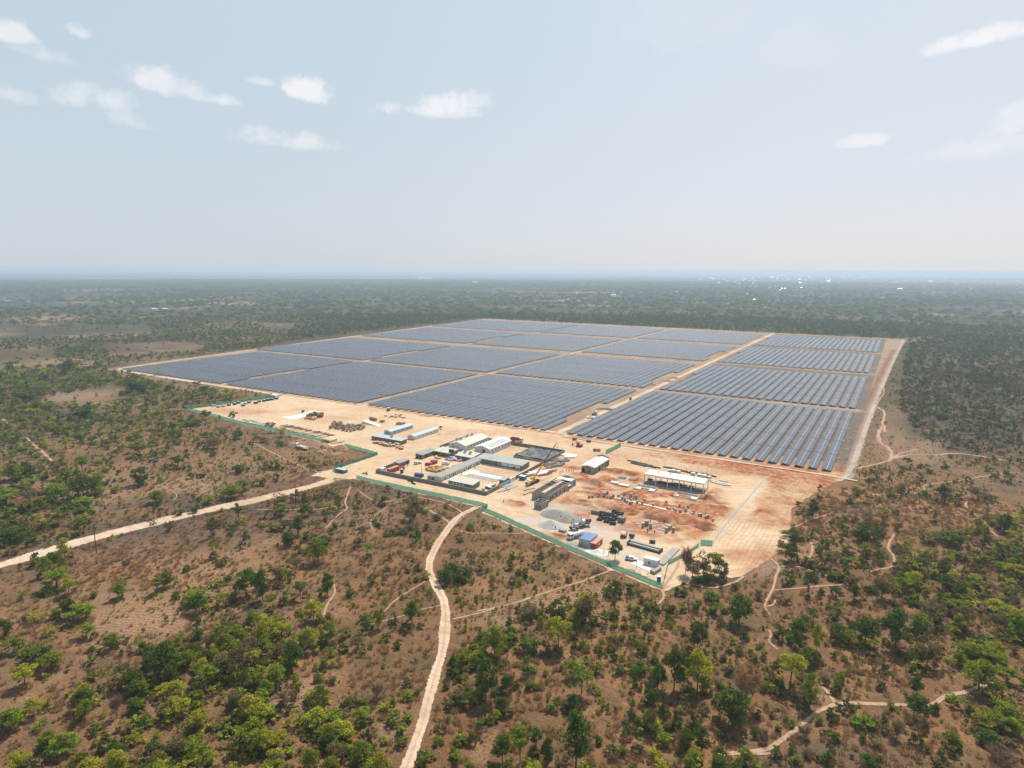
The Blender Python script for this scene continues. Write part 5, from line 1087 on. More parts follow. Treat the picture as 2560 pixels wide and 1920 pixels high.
many(crate_proto('blue', 1.9, 1.4, 1.2, 'white'), [cb(1095, 930), cb(1135, 915), cb(1175, 905), cb(1150, 950)], '%s blue-wrapped pallet from left in the courtyard corner', 'blue pallets in the courtyard', (1.0, 1.3), .1); many(crate_proto('woodl', 1.9, 1.4, 1.2), [cb(1215, 890), cb(1245, 875)], '%s of two pale pallets beside the blue-wrapped ones', 'pale pallets in the courtyard', (1.0, 1.2))
eq = box_unit('equipment_cabinet', 'x', 'cabinet', 0, 0, 3.1, 1.9, 1.7, 'rebar', 'roofb')
many(eq, [cg(a, b) for a, b in ((617, 335), (740, 315), (820, 285), (918, 342), (1045, 278), (1187, 292), (1370, 243), (1448, 228), (1530, 215), (1628, 198), (1262, 258))], '%s dark pale-topped cabinet from left along the storage yard fence', 'dark cabinets along the fence', (.9, 1.1), .1)
eq = box_unit('equipment_cabinet', 'x', 'cabinet', 0, 0, 3.1, 1.9, 1.5, 'woodl', 'conc'); many(eq, [cg(397, 372), cg(500, 357), cg(965, 303)], '%s pale boxed cabinet from left along the storage yard fence', 'pale cabinets along the fence', (.95, 1.1), .1)
x, y = cg(288, 352); r = thing('steel_arch', 'pale open arch frame at the left end of the cabinet row', 'frame', (x, y, .1), .1); k = MB(); k.box(-1.9, -1.6, -.8, .8, 0, 1.6); k.box(1.6, 1.9, -.8, .8, 0, 1.6); k.box(-1.9, 1.9, -.8, .8, 1.6, 1.8); k.build('frame', M['galv'], r)
# ramps
for (pts_, lab) in ((([cf(1045, 190), cf(1235, 238)], [cf(1510, 62, 2), cf(1665, 92, 2)]), 'long pale concrete loading ramp beside the dark cable drums'), (([ce(1135, 398), ce(1080, 420)], [ce(880, 297, 1.8), ce(805, 322, 1.8)]), 'narrow pale concrete loading ramp left of the site cabins')):
    (b0, b1), (u0, u1) = pts_; r = thing('loading_ramp', lab, 'ramp', (b0[0], b0[1], 0)); o_x, o_y = b0
    u2 = (u1[0] + (u1[0] - b1[0]) * .12, u1[1] + (u1[1] - b1[1]) * .12); u3 = (u0[0] + (u0[0] - b0[0]) * .12, u0[1] + (u0[1] - b0[1]) * .12)
    P = [(b0, .16), (b1, .16), (u1, 2.0), (u2, 2.0), (u3, 2.0), (u0, 2.0)]
    V = [(p[0] - o_x, p[1] - o_y, z) for p, z in P] + [(p[0] - o_x, p[1] - o_y, -.2) for p, z in P]
    MB().add(V, [(0, 1, 2, 5), (5, 2, 3, 4), (1, 0, 6, 7), (2, 1, 7, 8), (3, 2, 8, 9), (4, 3, 9, 10), (5, 4, 10, 11), (0, 5, 11, 6)]).build('ramp_body', M['slab'], r)
tag(MB().prism([cf(860, 190), cf(1045, 182), cf(1240, 240), cf(1080, 245)], .05, .19).build('concrete_apron', M['slab']), 'white concrete apron at the foot of the long ramp', 'apron')
# timber stacks along the left fence
def timber_proto(m_='woodl', n=5, L_=5.0, w_=1.8, h=.7):
    r = thing('timber_stack', 'x', 'timber stack', (0, 0, 0)); k = MB()
    for i in range(n): k.box(-L_ / 2 + rs.uniform(-.2, .2), L_ / 2 + rs.uniform(-.2, .2), -w_ / 2 + i * w_ / n, -w_ / 2 + (i + .82) * w_ / n, .1, h + rs.uniform(-.08, .08))
    k.build('planks', M[m_], r); MB().box(-L_ / 2 + .6, -L_ / 2 + .8, -w_ / 2, w_ / 2, 0, .1).build('bearer', M['woodd'], r); return r
many(timber_proto(), [cf(120 + i * 48 + rs.uniform(-10, 10), 300 + i * 9.0 + rs.uniform(-6, 10)) for i in range(36)], '%s pale timber stack from left along the storage yard fence', 'pale timber stacks along the fence', (.9, 1.25), 1.35)
many(timber_proto('woodd', 3, 7.0, .9, .5), [cf(930 + i * 66 + rs.uniform(-20, 20), 385 + i * 14.5 + rs.uniform(-10, 6)) for i in range(16)], '%s long brown beam bundle from left along the storage yard fence', 'brown beam bundles along the fence', (.9, 1.2), 1.2)
MB().box(-4.5, 4.5, -3.2, 3.2, 0, 1.5).build('boards', M['wood'], thing('board_stack', 'large square stack of tan boards at the end of the timber row', 'board stack', (-340.5, 320.6, .1), .04))
many(timber_proto('tarp', 4, 7.0, 1.8, .6), [cf(150, 262), cf(260, 270), cf(350, 300), cf(480, 330), cf(560, 335)], '%s lilac-grey sheet pile from left inside the storage yard fence', 'sheet piles in the storage yard', (1, 1.2), .25)
many(timber_proto('galv', 6, 3.0, 1.6, .4), [cf(1990, 760), cf(2040, 745), cf(2090, 735), cf(2140, 725), cf(2180, 712)], '%s silver pipe bundle from left at the storage yard entrance', 'silver pipe bundles', (1, 1.3))
# materials outside the compound wall
many(timber_proto('white', 3, 3.6, 2.4, .5), [cc(a, b) for a, b in ((1410, 430), (1450, 420), (1500, 470), (1540, 430), (1600, 450), (1560, 485), (1650, 430), (1640, 470), (1480, 400), (1720, 440), (1740, 470))], '%s white slab pack from left in the pile outside the wall corner', 'white slab packs', (.9, 1.3))
many(timber_proto('steel', 5, 6.5, 1.6, .8), [cc(a, b) for a, b in ((1200, 620), (1290, 600), (1380, 580), (1460, 600), (1180, 560), (1280, 700), (1330, 690), (1240, 735), (1010, 690), (1100, 660))], '%s grey-brown steel bundle from left outside the compound wall', 'steel bundles', (.9, 1.2), 1.0)
many(timber_proto('woodd', 4, 6.0, 1.4, .6), [cc(a, b) for a, b in ((940, 680), (990, 720), (1070, 770), (1120, 760), (960, 820), (880, 700), (560, 940), (520, 1000), (470, 1010), (420, 960), (1010, 900), (1080, 880))], '%s brown timber bundle from left between the wall and crane', 'timber bundles outside the wall', (.8, 1.1), 1.1)
many(timber_proto('white', 6, 7.5, 2.0, .7), [cc(560, 950), cc(640, 900), cc(900, 880), cc(850, 930), cc(800, 960)], '%s white pipe bundle from left beside the crane boom', 'white pipe bundles', (1, 1.2), 1.15)
many(timber_proto('red', 4, 7.0, 1.2, .5), [cc(880, 985), cc(950, 955)], '%s of two red-brown girders beside the white pipe bundles', 'red-brown girders', (1, 1.1), 1.15)
many(timber_proto('galv', 5, 8.5, 2.6, .35), [cb(1545, 870), cb(1650, 905)], '%s of two shiny white sheet stacks outside the painted wall', 'shiny sheet stacks', (1, 1.1), 1.3); M['galv'].node_tree.nodes
many(timber_proto('woodd', 2, 6.5, .5, .3), [cb(1450, 1000), cd(220, 490), cc(480, 1370)], '%s lone plank from left on the red sand below the crane', 'lone planks', (1, 1.2), 1.2)
many(timber_proto('rebar', 7, 11.0, 1.6, .5), [c2(a, b) for a, b in ((1130, 280), (1180, 290), (1215, 305), (1250, 318), (1165, 305), (1290, 322))], '%s dark steel bar bundle from left above the red heaps', 'dark steel bar bundles', (.9, 1.1), -.12)
many(timber_proto('rebar', 4, 9.0, 1.0, .6), [cn(a, b) for a, b in ((1050, 290), (1130, 300), (1220, 320), (1300, 340), (1400, 370), (1760, 420), (1860, 440), (1950, 450), (1680, 400))], '%s dark beam from left behind the column hall', 'dark beams behind the hall', (.9, 1.1), -.15)
many(crate_proto('conc', 2.0, 1.8, 1.3, 'slab'), [cn(a, b) for a, b in ((1250, 400), (1140, 380), (1060, 370), (1740, 480), (1850, 500), (1965, 520), (1590, 440))], '%s white-topped concrete block from left behind the column hall', 'concrete blocks behind the hall', (1, 1.25), -.1)
many(timber_proto('conc', 2, 4.5, 1.0, .5), [cm(a, b) for a, b in ((450, 900), (480, 925), (530, 940), (590, 955), (650, 955), (600, 905), (560, 930))], '%s concrete beam from left at the end of the hall', 'concrete beams beside the hall', (1, 1.2), -.3)
# beam trough, planks
r = thing('beam_trough', 'long dark steel mould with pale channel lying on the sand lane', 'beam mould', (-88.0, 262.4, .15), R(-6))
MB().box(-7.2, 7.2, .6, 1.8, 0, 1.4).build('back_wall', M['steel'], r); MB().box(-7.2, 7.2, -.1, .5, 0, .9).build('channel', M['white'], r); MB().box(-7.4, 7.4, -1.4, -.2, 0, .8).build('front_wall', M['rebar'], r); MB().box(-7.8, -7.4, -1.5, 1.9, 0, 1.6).build('end_plate', M['rebar'], r); MB().box(7.4, 7.8, -1.5, 1.9, 0, 1.6).build('end_plate', M['rebar'], r)
r = thing('compressor', 'dark wheeled compressor at the left end of the beam mould', 'compressor', (*co(1470, 400), .15)); MB().box(-1.2, 1.2, -.7, .7, .5, 1.5).build('housing', M['rebar'], r); MB().tube((1.1, 0, 1.4), (1.2, 0, 2.6), .05, n=4).build('exhaust', M['steel'], r)
for s in (-1, 1): wheel(r, 0, s * .8, .5, .25)
r = thing('compressor', 'small dark machine behind the beam mould', 'machine', (*co(1850, 500), .15), .3); MB().box(-1.3, 1.3, -.7, .7, .3, 1.2).build('housing', M['rebar'], r); MB().box(-1.0, .4, -.5, .5, 1.2, 1.5).build('cover', M['steel'], r)
MB().box(-1.6, 1.6, -9.5, 9.5, 0, .55).build('slabs', M['blockl'], thing('slab_stack', 'long row of stacked grey slabs inside the right netting fence', 'slab stack', (-76.3, 259.5, .1), R(-3)))
many(timber_proto('woodl', 2, 2.6, 1.6, .35), [ck(a, b) for a, b in ((220, 560), (195, 590), (330, 640), (310, 600), (490, 680), (450, 690), (490, 740), (350, 690))], '%s pale board pile from left between pad and netting fence', 'board piles by the pad', (1, 1.15), .2)
# heaps
def heap(label, x, y, rx, ry, h, m_, seed, name='gravel_heap', peaks=((0, 0, 1.0),), cat='heap'):
    n = 34; u = np.linspace(-1.25, 1.25, n); U, V_ = np.meshgrid(u, u, indexing='ij'); Z = np.zeros(U.shape)
    for (a, b, s) in peaks: Z = np.maximum(Z, s * np.clip(1.05 - np.hypot((U - a), (V_ - b)) / s ** .5, 0, 1))
    X = U * rx; Y = V_ * ry; Z = (Z - .03) * h * (1 + (vnoise(X + seed * 7, Y, rx * .3, seed) - .5) * .35) + (vnoise(X, Y + seed, .8, seed + 1) - .5) * .18 * (Z > .02)
    i = np.arange(n - 1)[:, None] * n + np.arange(n - 1)[None]; o = npmesh(name, np.stack([X, Y, Z], -1).reshape(-1, 3), np.stack([i, i + n, i + n + 1, i + 1], -1).reshape(-1, 4), M[m_], smooth=True)
    o.location = (x, y, max(.12, yz(x, y))); tag(o, label, cat); return o
heap('largest grey gravel heap with two peaks near the roofless building', *cj(480, 350), 8.5, 6.5, 2.6, 'gravel', 1, peaks=((-.35, .1, 1.), (.4, -.1, .75)))
heap('low brown sand heap right below the two-peaked gravel heap', *cj(610, 450), 5.6, 4.2, 1.8, 'sandh', 2, name='sand_heap'); heap('pale grey gravel heap closest to the green fence', *cj(190, 610), 6.4, 5.5, 2.8, 'gravelw', 3); heap('small dark gravel heap beside the concrete mixers', *cj(900, 515), 2.6, 2.4, .9, 'gravel', 4)
heap('large brown earth heap outside the storage yard fence corner', *cl(900, 215), 13, 6, 3.0, 'soil', 5, name='earth_heap', peaks=((0, 0, 1.), (-.5, .1, .8), (.45, 0, .6))); heap('orange-brown earth heap in the scrub by the road entrance fence', *cl(1380, 450), 7, 3, 1.8, 'soil', 6, name='earth_heap'); heap('brown earth heap beside the green fence bend', *cl(1690, 320), 6, 3.4, 2.2, 'soil', 7, name='earth_heap')
heap('rubble heap of broken blocks beside the blue-roofed shed', *cj(880, 1120), 5.0, 2.8, .9, 'blockl', 8, name='rubble_heap'); heap('second rubble heap below the red container', *co(840, 660), 4.0, 2.4, .8, 'conc', 9, name='rubble_heap'); heap('dark soil heap on the service road by the solar rows', *crop(1580, 880, 240)(985, 610), 9, 3, 1.8, 'soil', 10, name='soil_heap'); heap('dark cable heap on the service road behind the white pickup', *crop(1580, 880, 240)(860, 680), 8, 2.6, 1.5, 'rebar', 11, name='cable_heap')
q5 = lambda a, b: at(1400 + a / 5.2917, 930 + b / 5.2917)
heap('dark heap on the service road beside the mixer machine', *q5(655, 500), 9, 3, 1.6, 'rebar', 12, name='cable_heap')
r = thing('inverter_plinth', 'white square concrete plinth with hollow centre on the service road', 'plinth', (*q5(405, 612), .1), .3); k = MB(); k.box(-3, 3, -2.4, -1.4, 0, 1.3).box(-3, 3, 1.4, 2.4, 0, 1.302).box(-3, -1.8, -1.4, 1.4, 0, 1.298).box(1.8, 3, -1.4, 1.4, 0, 1.296); k.build('curb', M['slab'], r)
box_unit('masonry_block', 'low dark masonry block between gravel heap and netting fence', 'block', *cj(510, 790), 3.4, 1.8, 1.4, 'blockl', rz=-.2)
# piers and pads of the foundations
def pier_proto(w_, h): r = thing('concrete_pier', 'x', 'pier', (0, 0, 0)); MB().rbox(0, 0, w_, w_, -1, h, 0, tw=w_ * .97, td=w_ * .97).build('shaft', M['blockl'], r); MB().rbox(0, 0, w_ * .96, w_ * .96, h, h + .03).build('cap', M['conc'], r); k = MB(); [k.tube((a, b, h - .1), (a, b, h + .45), .03, n=4) for a in (-.3, .3) for b in (-.3, .3)]; k.tube((-.3, -.3, h + .2), (.3, .3, h + .2), .02, n=4).tube((.3, -.3, h + .2), (-.3, .3, h + .2), .02, n=4); k.build('starter_bars', M['rebar'], r); return r
many(pier_proto(1.05, 1.5), [ch(a, b) for a, b in ((205, 160), (255, 155), (355, 140), (440, 150), (480, 130), (540, 175), (570, 160), (650, 155), (710, 190), (745, 150), (750, 210), (775, 245), (840, 175), (850, 215), (855, 260), (830, 275), (930, 190), (940, 250), (1020, 260), (1050, 225), (1185, 290), (1385, 250), (1405, 340), (1435, 360), (1505, 355), (1525, 375), (1600, 385), (1685, 365), (1718, 325), (1590, 305), (1805, 390), (1785, 435), (1915, 440), (1890, 445), (2025, 460), (1995, 470), (2100, 520))], '%s concrete pier from left in the rear line of foundations', 'rear foundation piers', (.9, 1.15), 0)
many(pier_proto(1.2, 2.2), [ch(a, b) for a, b in ((1030, 605), (1065, 580), (1090, 580), (1145, 620), (1390, 685), (1425, 650), (1495, 680), (1440, 615))], '%s tall concrete pier from left in the near red pit', 'near foundation piers', (.95, 1.1), 0)
def form_proto():
    r = thing('formwork_box', 'x', 'formwork', (0, 0, 0)); k = MB(); k.box(-1.3, 1.3, -.9, -.8, 0, .7).box(-1.3, 1.3, .8, .9, 0, .7).box(-1.3, -1.2, -.8, .8, 0, .702).box(1.2, 1.3, -.8, .8, 0, .702); k.build('frame', M['rebar'], r)
    MB().box(-.5, .5, -.4, .4, 0, 1.1).build('rebar_cage', M['rebar'], r); MB().box(-1.2, 1.2, -.8, .8, 0, .12).build('base', M['blockl'], r); return r
many(form_proto(), [ch(a, b) for a, b in ((365, 500), (400, 450), (470, 530), (485, 470), (490, 430), (565, 560), (580, 500), (590, 455), (545, 420), (600, 375), (690, 400), (670, 430), (660, 470), (640, 395), (430, 480), (530, 500))], '%s dark formwork box from left in the near left foundation', 'dark formwork boxes', (1.0, 1.2), .1)
fp = thing('footing_pad', 'x', 'footing', (0, 0, 0)); MB().box(-.75, .75, -.75, .75, -.3, .12).build('slab', M['blockl'], fp); MB().box(-.3, .3, -.3, .3, .15, .4).build('stub', M['slab'], fp)
many(fp, [ch(a, b) for a, b in ((1260, 590), (1280, 640), (1060, 670), (1300, 690), (1130, 560), (1250, 550), (1390, 580), (1200, 605), (1335, 660), (1170, 540), (1350, 620), (1210, 660), (950, 560), (1580, 300), (1130, 700), (980, 600))], '%s pale footing pad from left in the near red pit', 'pale footing pads', (.9, 1.2), .1)
box_unit('concrete_tank', 'round-topped dark concrete chamber beside the formwork boxes', 'chamber', *ch(700, 520), 3.2, 3.0, 2.3, 'block'); box_unit('concrete_tank', 'dark concrete retaining box behind the formwork boxes', 'chamber', *ch(300, 400), 4.2, 2.0, 1.8, 'block'); box_unit('concrete_tank', 'grey block wall section behind the formwork boxes', 'wall', *ch(420, 405), 6.0, 1.0, 1.6, 'block')
k = MB(); a, b = ch(500, 140), ch(1540, 385); L_ = math.dist(a, b); MB().rbox(0, 0, L_, 1.6, -.4, .55, 0).build('beam', M['conc'], thing('ground_beam', 'long pale concrete ground beam running through the rear foundations', 'ground beam', ((a[0] + b[0]) / 2, (a[1] + b[1]) / 2, .2), math.atan2(b[1] - a[1], b[0] - a[0])))
# ---------------------------------------------------------------- people
def person_mesh(name, pose):
    P = {'pelvis': (0, 0, .95), 'waist': (0, .0, 1.12), 'chest': (0, .0, 1.36), 'neck': (0, .01, 1.5), 'head': (0, .03, 1.63), 'top': (0, .03, 1.74)}
    ln = .12 if pose == 'walk' else .02; bend = pose == 'bend'
    if bend: P.update(waist=(0, .1, 1.08), chest=(0, .32, 1.22), neck=(0, .45, 1.28), head=(0, .56, 1.3), top=(0, .66, 1.33))
    cx = P['chest']; J = list(P); pts = [P[j] for j in J]; E_ = [(0, 1), (1, 2), (2, 3), (3, 4), (4, 5)]; rad = [.15, .14, .17, .06, .105, .07]
    def chain(start, pl, rl):
        pv = start
        for p, r_ in zip(pl, rl): pts.append(p); rad.append(r_); E_.append((pv, len(pts) - 1)); pv = len(pts) - 1
    for s in (-1, 1):
        q = s * (1 if pose == 'walk' else .3)
        chain(0, [(s * .1, 0, .88), (s * .11, q * ln * 1.2, .48), (s * .12, q * ln * 2 - .03, .07), (s * .13, q * ln * 2 + .12, .03)], [.11, .07, .05, .045])
        chain(2, [(s * .2, cx[1], cx[2] + .05), (s * .27, cx[1] - q * .1 + .03, cx[2] - .24), (s * .26, cx[1] - q * .05 + .18, cx[2] - .46), (s * .25, cx[1] + .22, cx[2] - .55)], [.07, .05, .038, .045])
    me = bpy.data.meshes.new(name); me.from_pydata(pts, E_, []); o = bpy.data.objects.new(name, me); col.objects.link(o)
    md = o.modifiers.new('skin', 'SKIN'); 
    return o, rad
def people():
    import bmesh
    base = {}
    for pose in ('stand', 'walk', 'bend'):
        o, rad = person_mesh('figure', pose)
        bm = bmesh.new(); bm.from_mesh(o.data); ly = bm.verts.layers.skin.verify()
        for v, r_ in zip(bm.verts, rad): v[ly].radius = (r_, r_)
        bm.verts.ensure_lookup_table(); bm.verts[0][ly].use_root = True; bm.to_mesh(o.data); bm.free()
        o.modifiers.new('s', 'SUBSURF').levels = 1
        dg = bpy.context.evaluated_depsgraph_get(); me = bpy.data.meshes.new_from_object(o.evaluated_get(dg)); base[pose] = me; bpy.data.objects.remove(o)
    def kit(pose, shirt, trousers):
        me = base[pose].copy(); me.materials.clear()
        for q in (shirt, trousers, 'skin'): me.materials.append(M[q])
        for p in me.polygons:
            z, y, x = p.center[2], p.center[1], abs(p.center[0])
            hd = z > 1.5 if pose != 'bend' else y > .42 and x < .14
            p.material_index = 2 if hd else 1 if z < .93 else 0
        me.polygons.foreach_set('use_smooth', [True] * len(me.polygons)); return me
    helm = MB().ball((0, 0, 0), .13, .15, .11, 8, 4).mesh('helmet', [M['yellow']]); helm2 = MB().ball((0, 0, 0), .13, .15, .11, 8, 4).mesh('helmet', [M['white']])
    styles = [('cl_navy', 'cl_navy', 'navy overalls'), ('cl_dark', 'cl_dark', 'dark clothes'), ('cl_orange', 'cl_navy', 'an orange vest and navy trousers'), ('cl_blue', 'cl_dark', 'a blue shirt'), ('cl_red', 'cl_dark', 'a red top'), ('cl_green', 'cl_dark', 'a green shirt'), ('cl_white', 'cl_navy', 'a white shirt')]
    cache = {}
    G = [(cj, [(470, 412, 1), (385, 592, 1), (808, 482, 1), (1035, 425, 2), (755, 592, 1), (320, 712, 1), (1245, 312, 1), (865, 605, 0), (1080, 510, 3)], 'by the gravel heaps and mixers'),
         (co, [(1035, 742, 1), (955, 700, 4), (1385, 530, 4)], 'near the red container'),
         (ch, [(1105, 612, 1), (1140, 642, 2), (1160, 655, 0), (1100, 682, 1), (1205, 712, 1), (1275, 552, 1), (1300, 522, 1), (1325, 522, 0), (1355, 542, 1), (1240, 500, 1), (1140, 542, 3)], 'working in the near red pit'),
         (cc, [(1225, 882, 1), (1330, 932, 2), (1500, 905, 1), (1580, 885, 1), (1650, 900, 6), (1400, 905, 4), (1700, 905, 3)], 'behind the roofless building'),
         (cb, [(1600, 992, 4), (500, 612, 3), (800, 482, 1)], 'in and beside the courtyard'), (ca, [(735, 442, 1), (1780, 332, 1), (885, 372, 1)], 'in the compound store yard'), (c1, [(1397, 802, 5)], 'alone on the sand below the crane'),
         (cn, [(1435, 335, 4), (1910, 432, 1), (665, 302, 4)], 'behind the column hall'), (q5, [(375, 507, 4), (405, 524, 1), (478, 512, 1), (492, 514, 2), (528, 508, 1), (68, 618, 1), (260, 540, 0)], 'on the service road by the mixer machine'),
         (crop(1580, 880, 240), [(590, 735, 1), (622, 735, 0), (438, 690, 1)], 'beside the pickup on the service road')]
    pn = ('stand', 'walk', 'bend'); pl = {'stand': 'standing', 'walk': 'walking', 'bend': 'bending forward'}
    for gi, (f, lst, where) in enumerate(G):
        lst = sorted(lst); seen = {}
        for i, (a, b, st) in enumerate(lst):
            x, y = f(a, b); pose = pn[(i * 2 + gi) % 3] if i % 3 else 'stand'
            if (pose, st) not in cache: cache[pose, st] = kit(pose, styles[st][0], styles[st][1])
            rz = random.uniform(0, 6.28)
            o = bpy.data.objects.new('person', cache[pose, st]); link(o); o.location = (x, y, yz(x, y)); o.rotation_euler = (0, 0, rz); o.scale = (1.05,) * 3
            lab = ('person in %s %s %s' % (styles[st][2], pl[pose], where)) if len(lst) == 1 else '%s person from left, in %s, %s %s' % (ordw(i + 1), styles[st][2], pl[pose], where)
            tag(o, ' '.join(lab.split()[:16]), 'person', 'workers on the site')
            h = bpy.data.objects.new('helmet', helm if i % 2 else helm2); link(h, o); h.location = (0, .03, 1.72) if pose != 'bend' else (0, .66, 1.36)
people()
# ---------------------------------------------------------------- far houses
def far_house(label, px, py, w_, d, h, roof='white', wall='wwall', group=None, rz=None):
    x, y = at(px, py); r = thing('house', label, 'house', (x, y, 0), TH + (random.uniform(-.3, .3) if rz is None else rz), group)
    MB().profile([(-w_ / 2, -.5), (w_ / 2, -.5), (w_ / 2, h), (-w_ / 2, h)], -d / 2, d / 2).build('wall', M[wall], r)
    MB().profile([(-d / 2 - .4, h), (d / 2 + .4, h), (0, h + d * .22)], -w_ / 2 - .4, w_ / 2 + .4, axis='x').build('roof', M[roof], r)
M['tin'] = mat('bright_tin_roof', (.5, .5, .5), .35, .05, metal=.2)
far_house('left one of two white houses in the clearing far beyond the fields', 388, 777, 16, 10, 6, 'white'); far_house('right one of two white houses in the clearing far beyond the fields', 414, 777, 14, 9, 6, 'white')
far_house('lone white-roofed shed in the far left bush', 20, 754, 14, 8, 4, 'tin'); far_house('long low shed in the far left bush', 65, 756, 22, 8, 4, 'tin'); far_house('wide white factory shed far behind the solar field', 1062, 701, 150, 60, 22, 'tin'); far_house('small bright shed just behind the middle of the solar field', 1533, 742, 22, 14, 8, 'tin')
far_house('white roof alone in the far plain behind the field centre', 1187, 709, 40, 30, 14, 'tin'); far_house('white block low on the far horizon', 1235, 684, 70, 60, 26, 'tin')
town = []
rt = random.Random(21)
for i in range(270):
    px = 1700 + 860 * rt.random() ** .72; py = 683 + 5 + 22 * rt.random() ** 1.4 + (18 * rt.random() if rt.random() < .22 else 0)
    town.append((px, py))
for i, (px, py) in enumerate(((1513, 683), (1535, 700), (1515, 704), (1690, 732), (1775, 727), (1885, 752), (1950, 727), (1460, 712), (1612, 683), (2015, 729), (1868, 737))): town.append((px, py))
hm = {}
for j, (w_, d, h) in enumerate(((26, 18, 7), (38, 20, 8), (18, 14, 6), (60, 22, 8))):
    k = MB(); k.box(-w_ / 2, w_ / 2, -d / 2, d / 2, -1, h); k.profile([(-d / 2 - 1, h), (d / 2 + 1, h), (0, h + d * .25)], -w_ / 2 - 1, w_ / 2 + 1, axis='x', mi=1); hm[j] = k.mesh('house', [M['wwall'], M['tin']])
for i, (px, py) in enumerate(sorted(town)):
    x, y = at(px, py); s = math.hypot(x, y) / 7000; o = bpy.data.objects.new('house', hm[rt.choice((0, 0, 1, 2, 2, 3))]); link(o); o.location = (x, y, 3); o.scale = (.42 * s + .16,) * 3; o.rotation_euler = (0, 0, TH + rt.uniform(-.5, .5))
    tag(o, 'small pale tin-roofed house in the distant town on the right horizon', 'house', 'distant town houses')
# ---------------------------------------------------------------- vegetation
def leaf_mat(name, c, cdark, hue2, rough=.6, trans=.35):
    mt, t, b, o = new_mat(name); t.nodes.remove(b)
    g = t.nodes.new('ShaderNodeNewGeometry'); oi = t.nodes.new('ShaderNodeObjectInfo')
    n = noise(g.outputs['Position'], .55, 3, .6, tree=t); n2 = noise(g.outputs['Position'], 2.7, 2, .6, tree=t)
    k = mixc(maprange(n.outputs[0], .35, .62, tree=t), cdark, c, tree=t)
    k = mixc(maprange(oi.outputs['Random'], .0, 1, 0, .8, tree=t), k, hue2, tree=t)
    v = math_node('MULTIPLY', maprange(oi.outputs["Random"], 0, 1, 1.35, .8, tree=t), maprange(n2.outputs[0], .3, .7, .6, 1.55, tree=t), tree=t)
    cm_ = t.nodes.new('ShaderNodeCombineColor')
    for i in range(3): t.links.new(v, cm_.inputs[i])
    k = mixc(1.0, k, cm_.outputs[0], tree=t, mode='MULTIPLY')
    d = t.nodes.new('ShaderNodeBsdfDiffuse'); tr = t.nodes.new('ShaderNodeBsdfTranslucent'); mx = t.nodes.new('ShaderNodeMixShader'); mx.inputs[0].default_value = trans
    t.links.new(k, d.inputs[0]); t.links.new(k, tr.inputs[0]); t.links.new(d.outputs[0], mx.inputs[1]); t.links.new(tr.outputs[0], mx.inputs[2]); t.links.new(mx.outputs[0], o.inputs[0])
    return mt
LM = {'G': leaf_mat('dark_green_leaves', (.09, .145, .02), (.04, .068, .014), (.12, .15, .02)),
      'M': leaf_mat('green_leaves', (.19, .25, .022), (.095, .135, .018), (.25, .26, .024)),
      'Y': leaf_mat('yellow_green_leaves', (.33, .34, .03), (.19, .2, .024), (.4, .36, .032)),
      'O': leaf_mat('olive_grey_leaves', (.16, .14, .06), (.1, .085, .042), (.21, .16, .06)),
      'B': leaf_mat('bare_brown_twigs', (.17, .12, .08), (.1, .07, .052), (.22, .15, .095), trans=.1),
      'T': leaf_mat('golden_dry_twigs', (.34, .2, .09), (.22, .125, .06), (.38, .24, .11), trans=.2),
      'R': leaf_mat('reddish_dry_leaves', (.3, .13, .07), (.16, .07, .045), (.36, .18, .1))}
M['bark'] = mat('brown_bark', (.085, .062, .045), .95, .25, 2.0)
M['barkg'] = mat('grey_bark', (.2, .17, .14), .95, .25, 2.0)

def crown_np(seed, shape, ncl, nleaf, ls, spread=1.0):
    """leaf clumps through a crown volume; unit width and height"""
    r = np.random.default_rng(seed)
    C = []; k = 0
    while len(C) < ncl and k < 4000:
        k += 1
        p = r.uniform(-1, 1, 3)
        if (p ** 2).sum() > 1: continue
        if shape == 'round': z0, z1, rad = .22, .93, .38
        elif shape == 'umb': z0, z1, rad = .55, .95, .42
        elif shape == 'bush': z0, z1, rad = .05, .84, .4
        elif shape == 'tall': z0, z1, rad = .14, .93, .33
        z = z0 + (z1 - z0) * (p[2] * .5 + .5)
        hh = (p[2] + 1) / 2
        wd = 1.0 if shape == 'umb' else (1 - .55 * abs(hh - .42) ** 1.3 * 2) if shape != 'bush' else (1.08 - .62 * hh)
        x, y = p[0] * rad * wd, p[1] * rad * wd
        if shape != 'umb' and (p[:2] ** 2).sum() < .12 and abs(p[2]) < .4: continue
        C.append((x, y, z))
    C = np.array(C); rad = r.uniform(.12, .2, len(C)) * (1 if shape != 'umb' else .9)
    sq = np.array([1, 1, .5 if shape == 'umb' else .72])
    n = nleaf * len(C)
    d = r.normal(size=(n, 3)); d /= np.linalg.norm(d, axis=1)[:, None]; d[:, 2] = np.where(d[:, 2] < -.35, -d[:, 2] * .5, d[:, 2])
    ci = np.repeat(np.arange(len(C)), nleaf)
    P = C[ci] + d * (rad[ci] * r.uniform(.55, 1.06, n))[:, None] * sq
    P[:, 2] = np.maximum(P[:, 2], .015)
    nrm = d * .8 + r.normal(size=(n, 3)) * .75 + np.array([0, 0, .25]); nrm /= np.linalg.norm(nrm, axis=1)[:, None]
    a = np.cross(nrm, r.normal(size=(n, 3))); a /= np.linalg.norm(a, axis=1)[:, None]; bb = np.cross(nrm, a)
    s = (ls * r.uniform(.6, 1.35, n))[:, None]; s2 = s * r.uniform(.45, .9, n)[:, None]
    V = np.stack([P - a * s, P - bb * s2, P + a * s, P + bb * s2], 1).reshape(-1, 3)
    F = np.arange(4 * n).reshape(-1, 4)
    return V, F, C
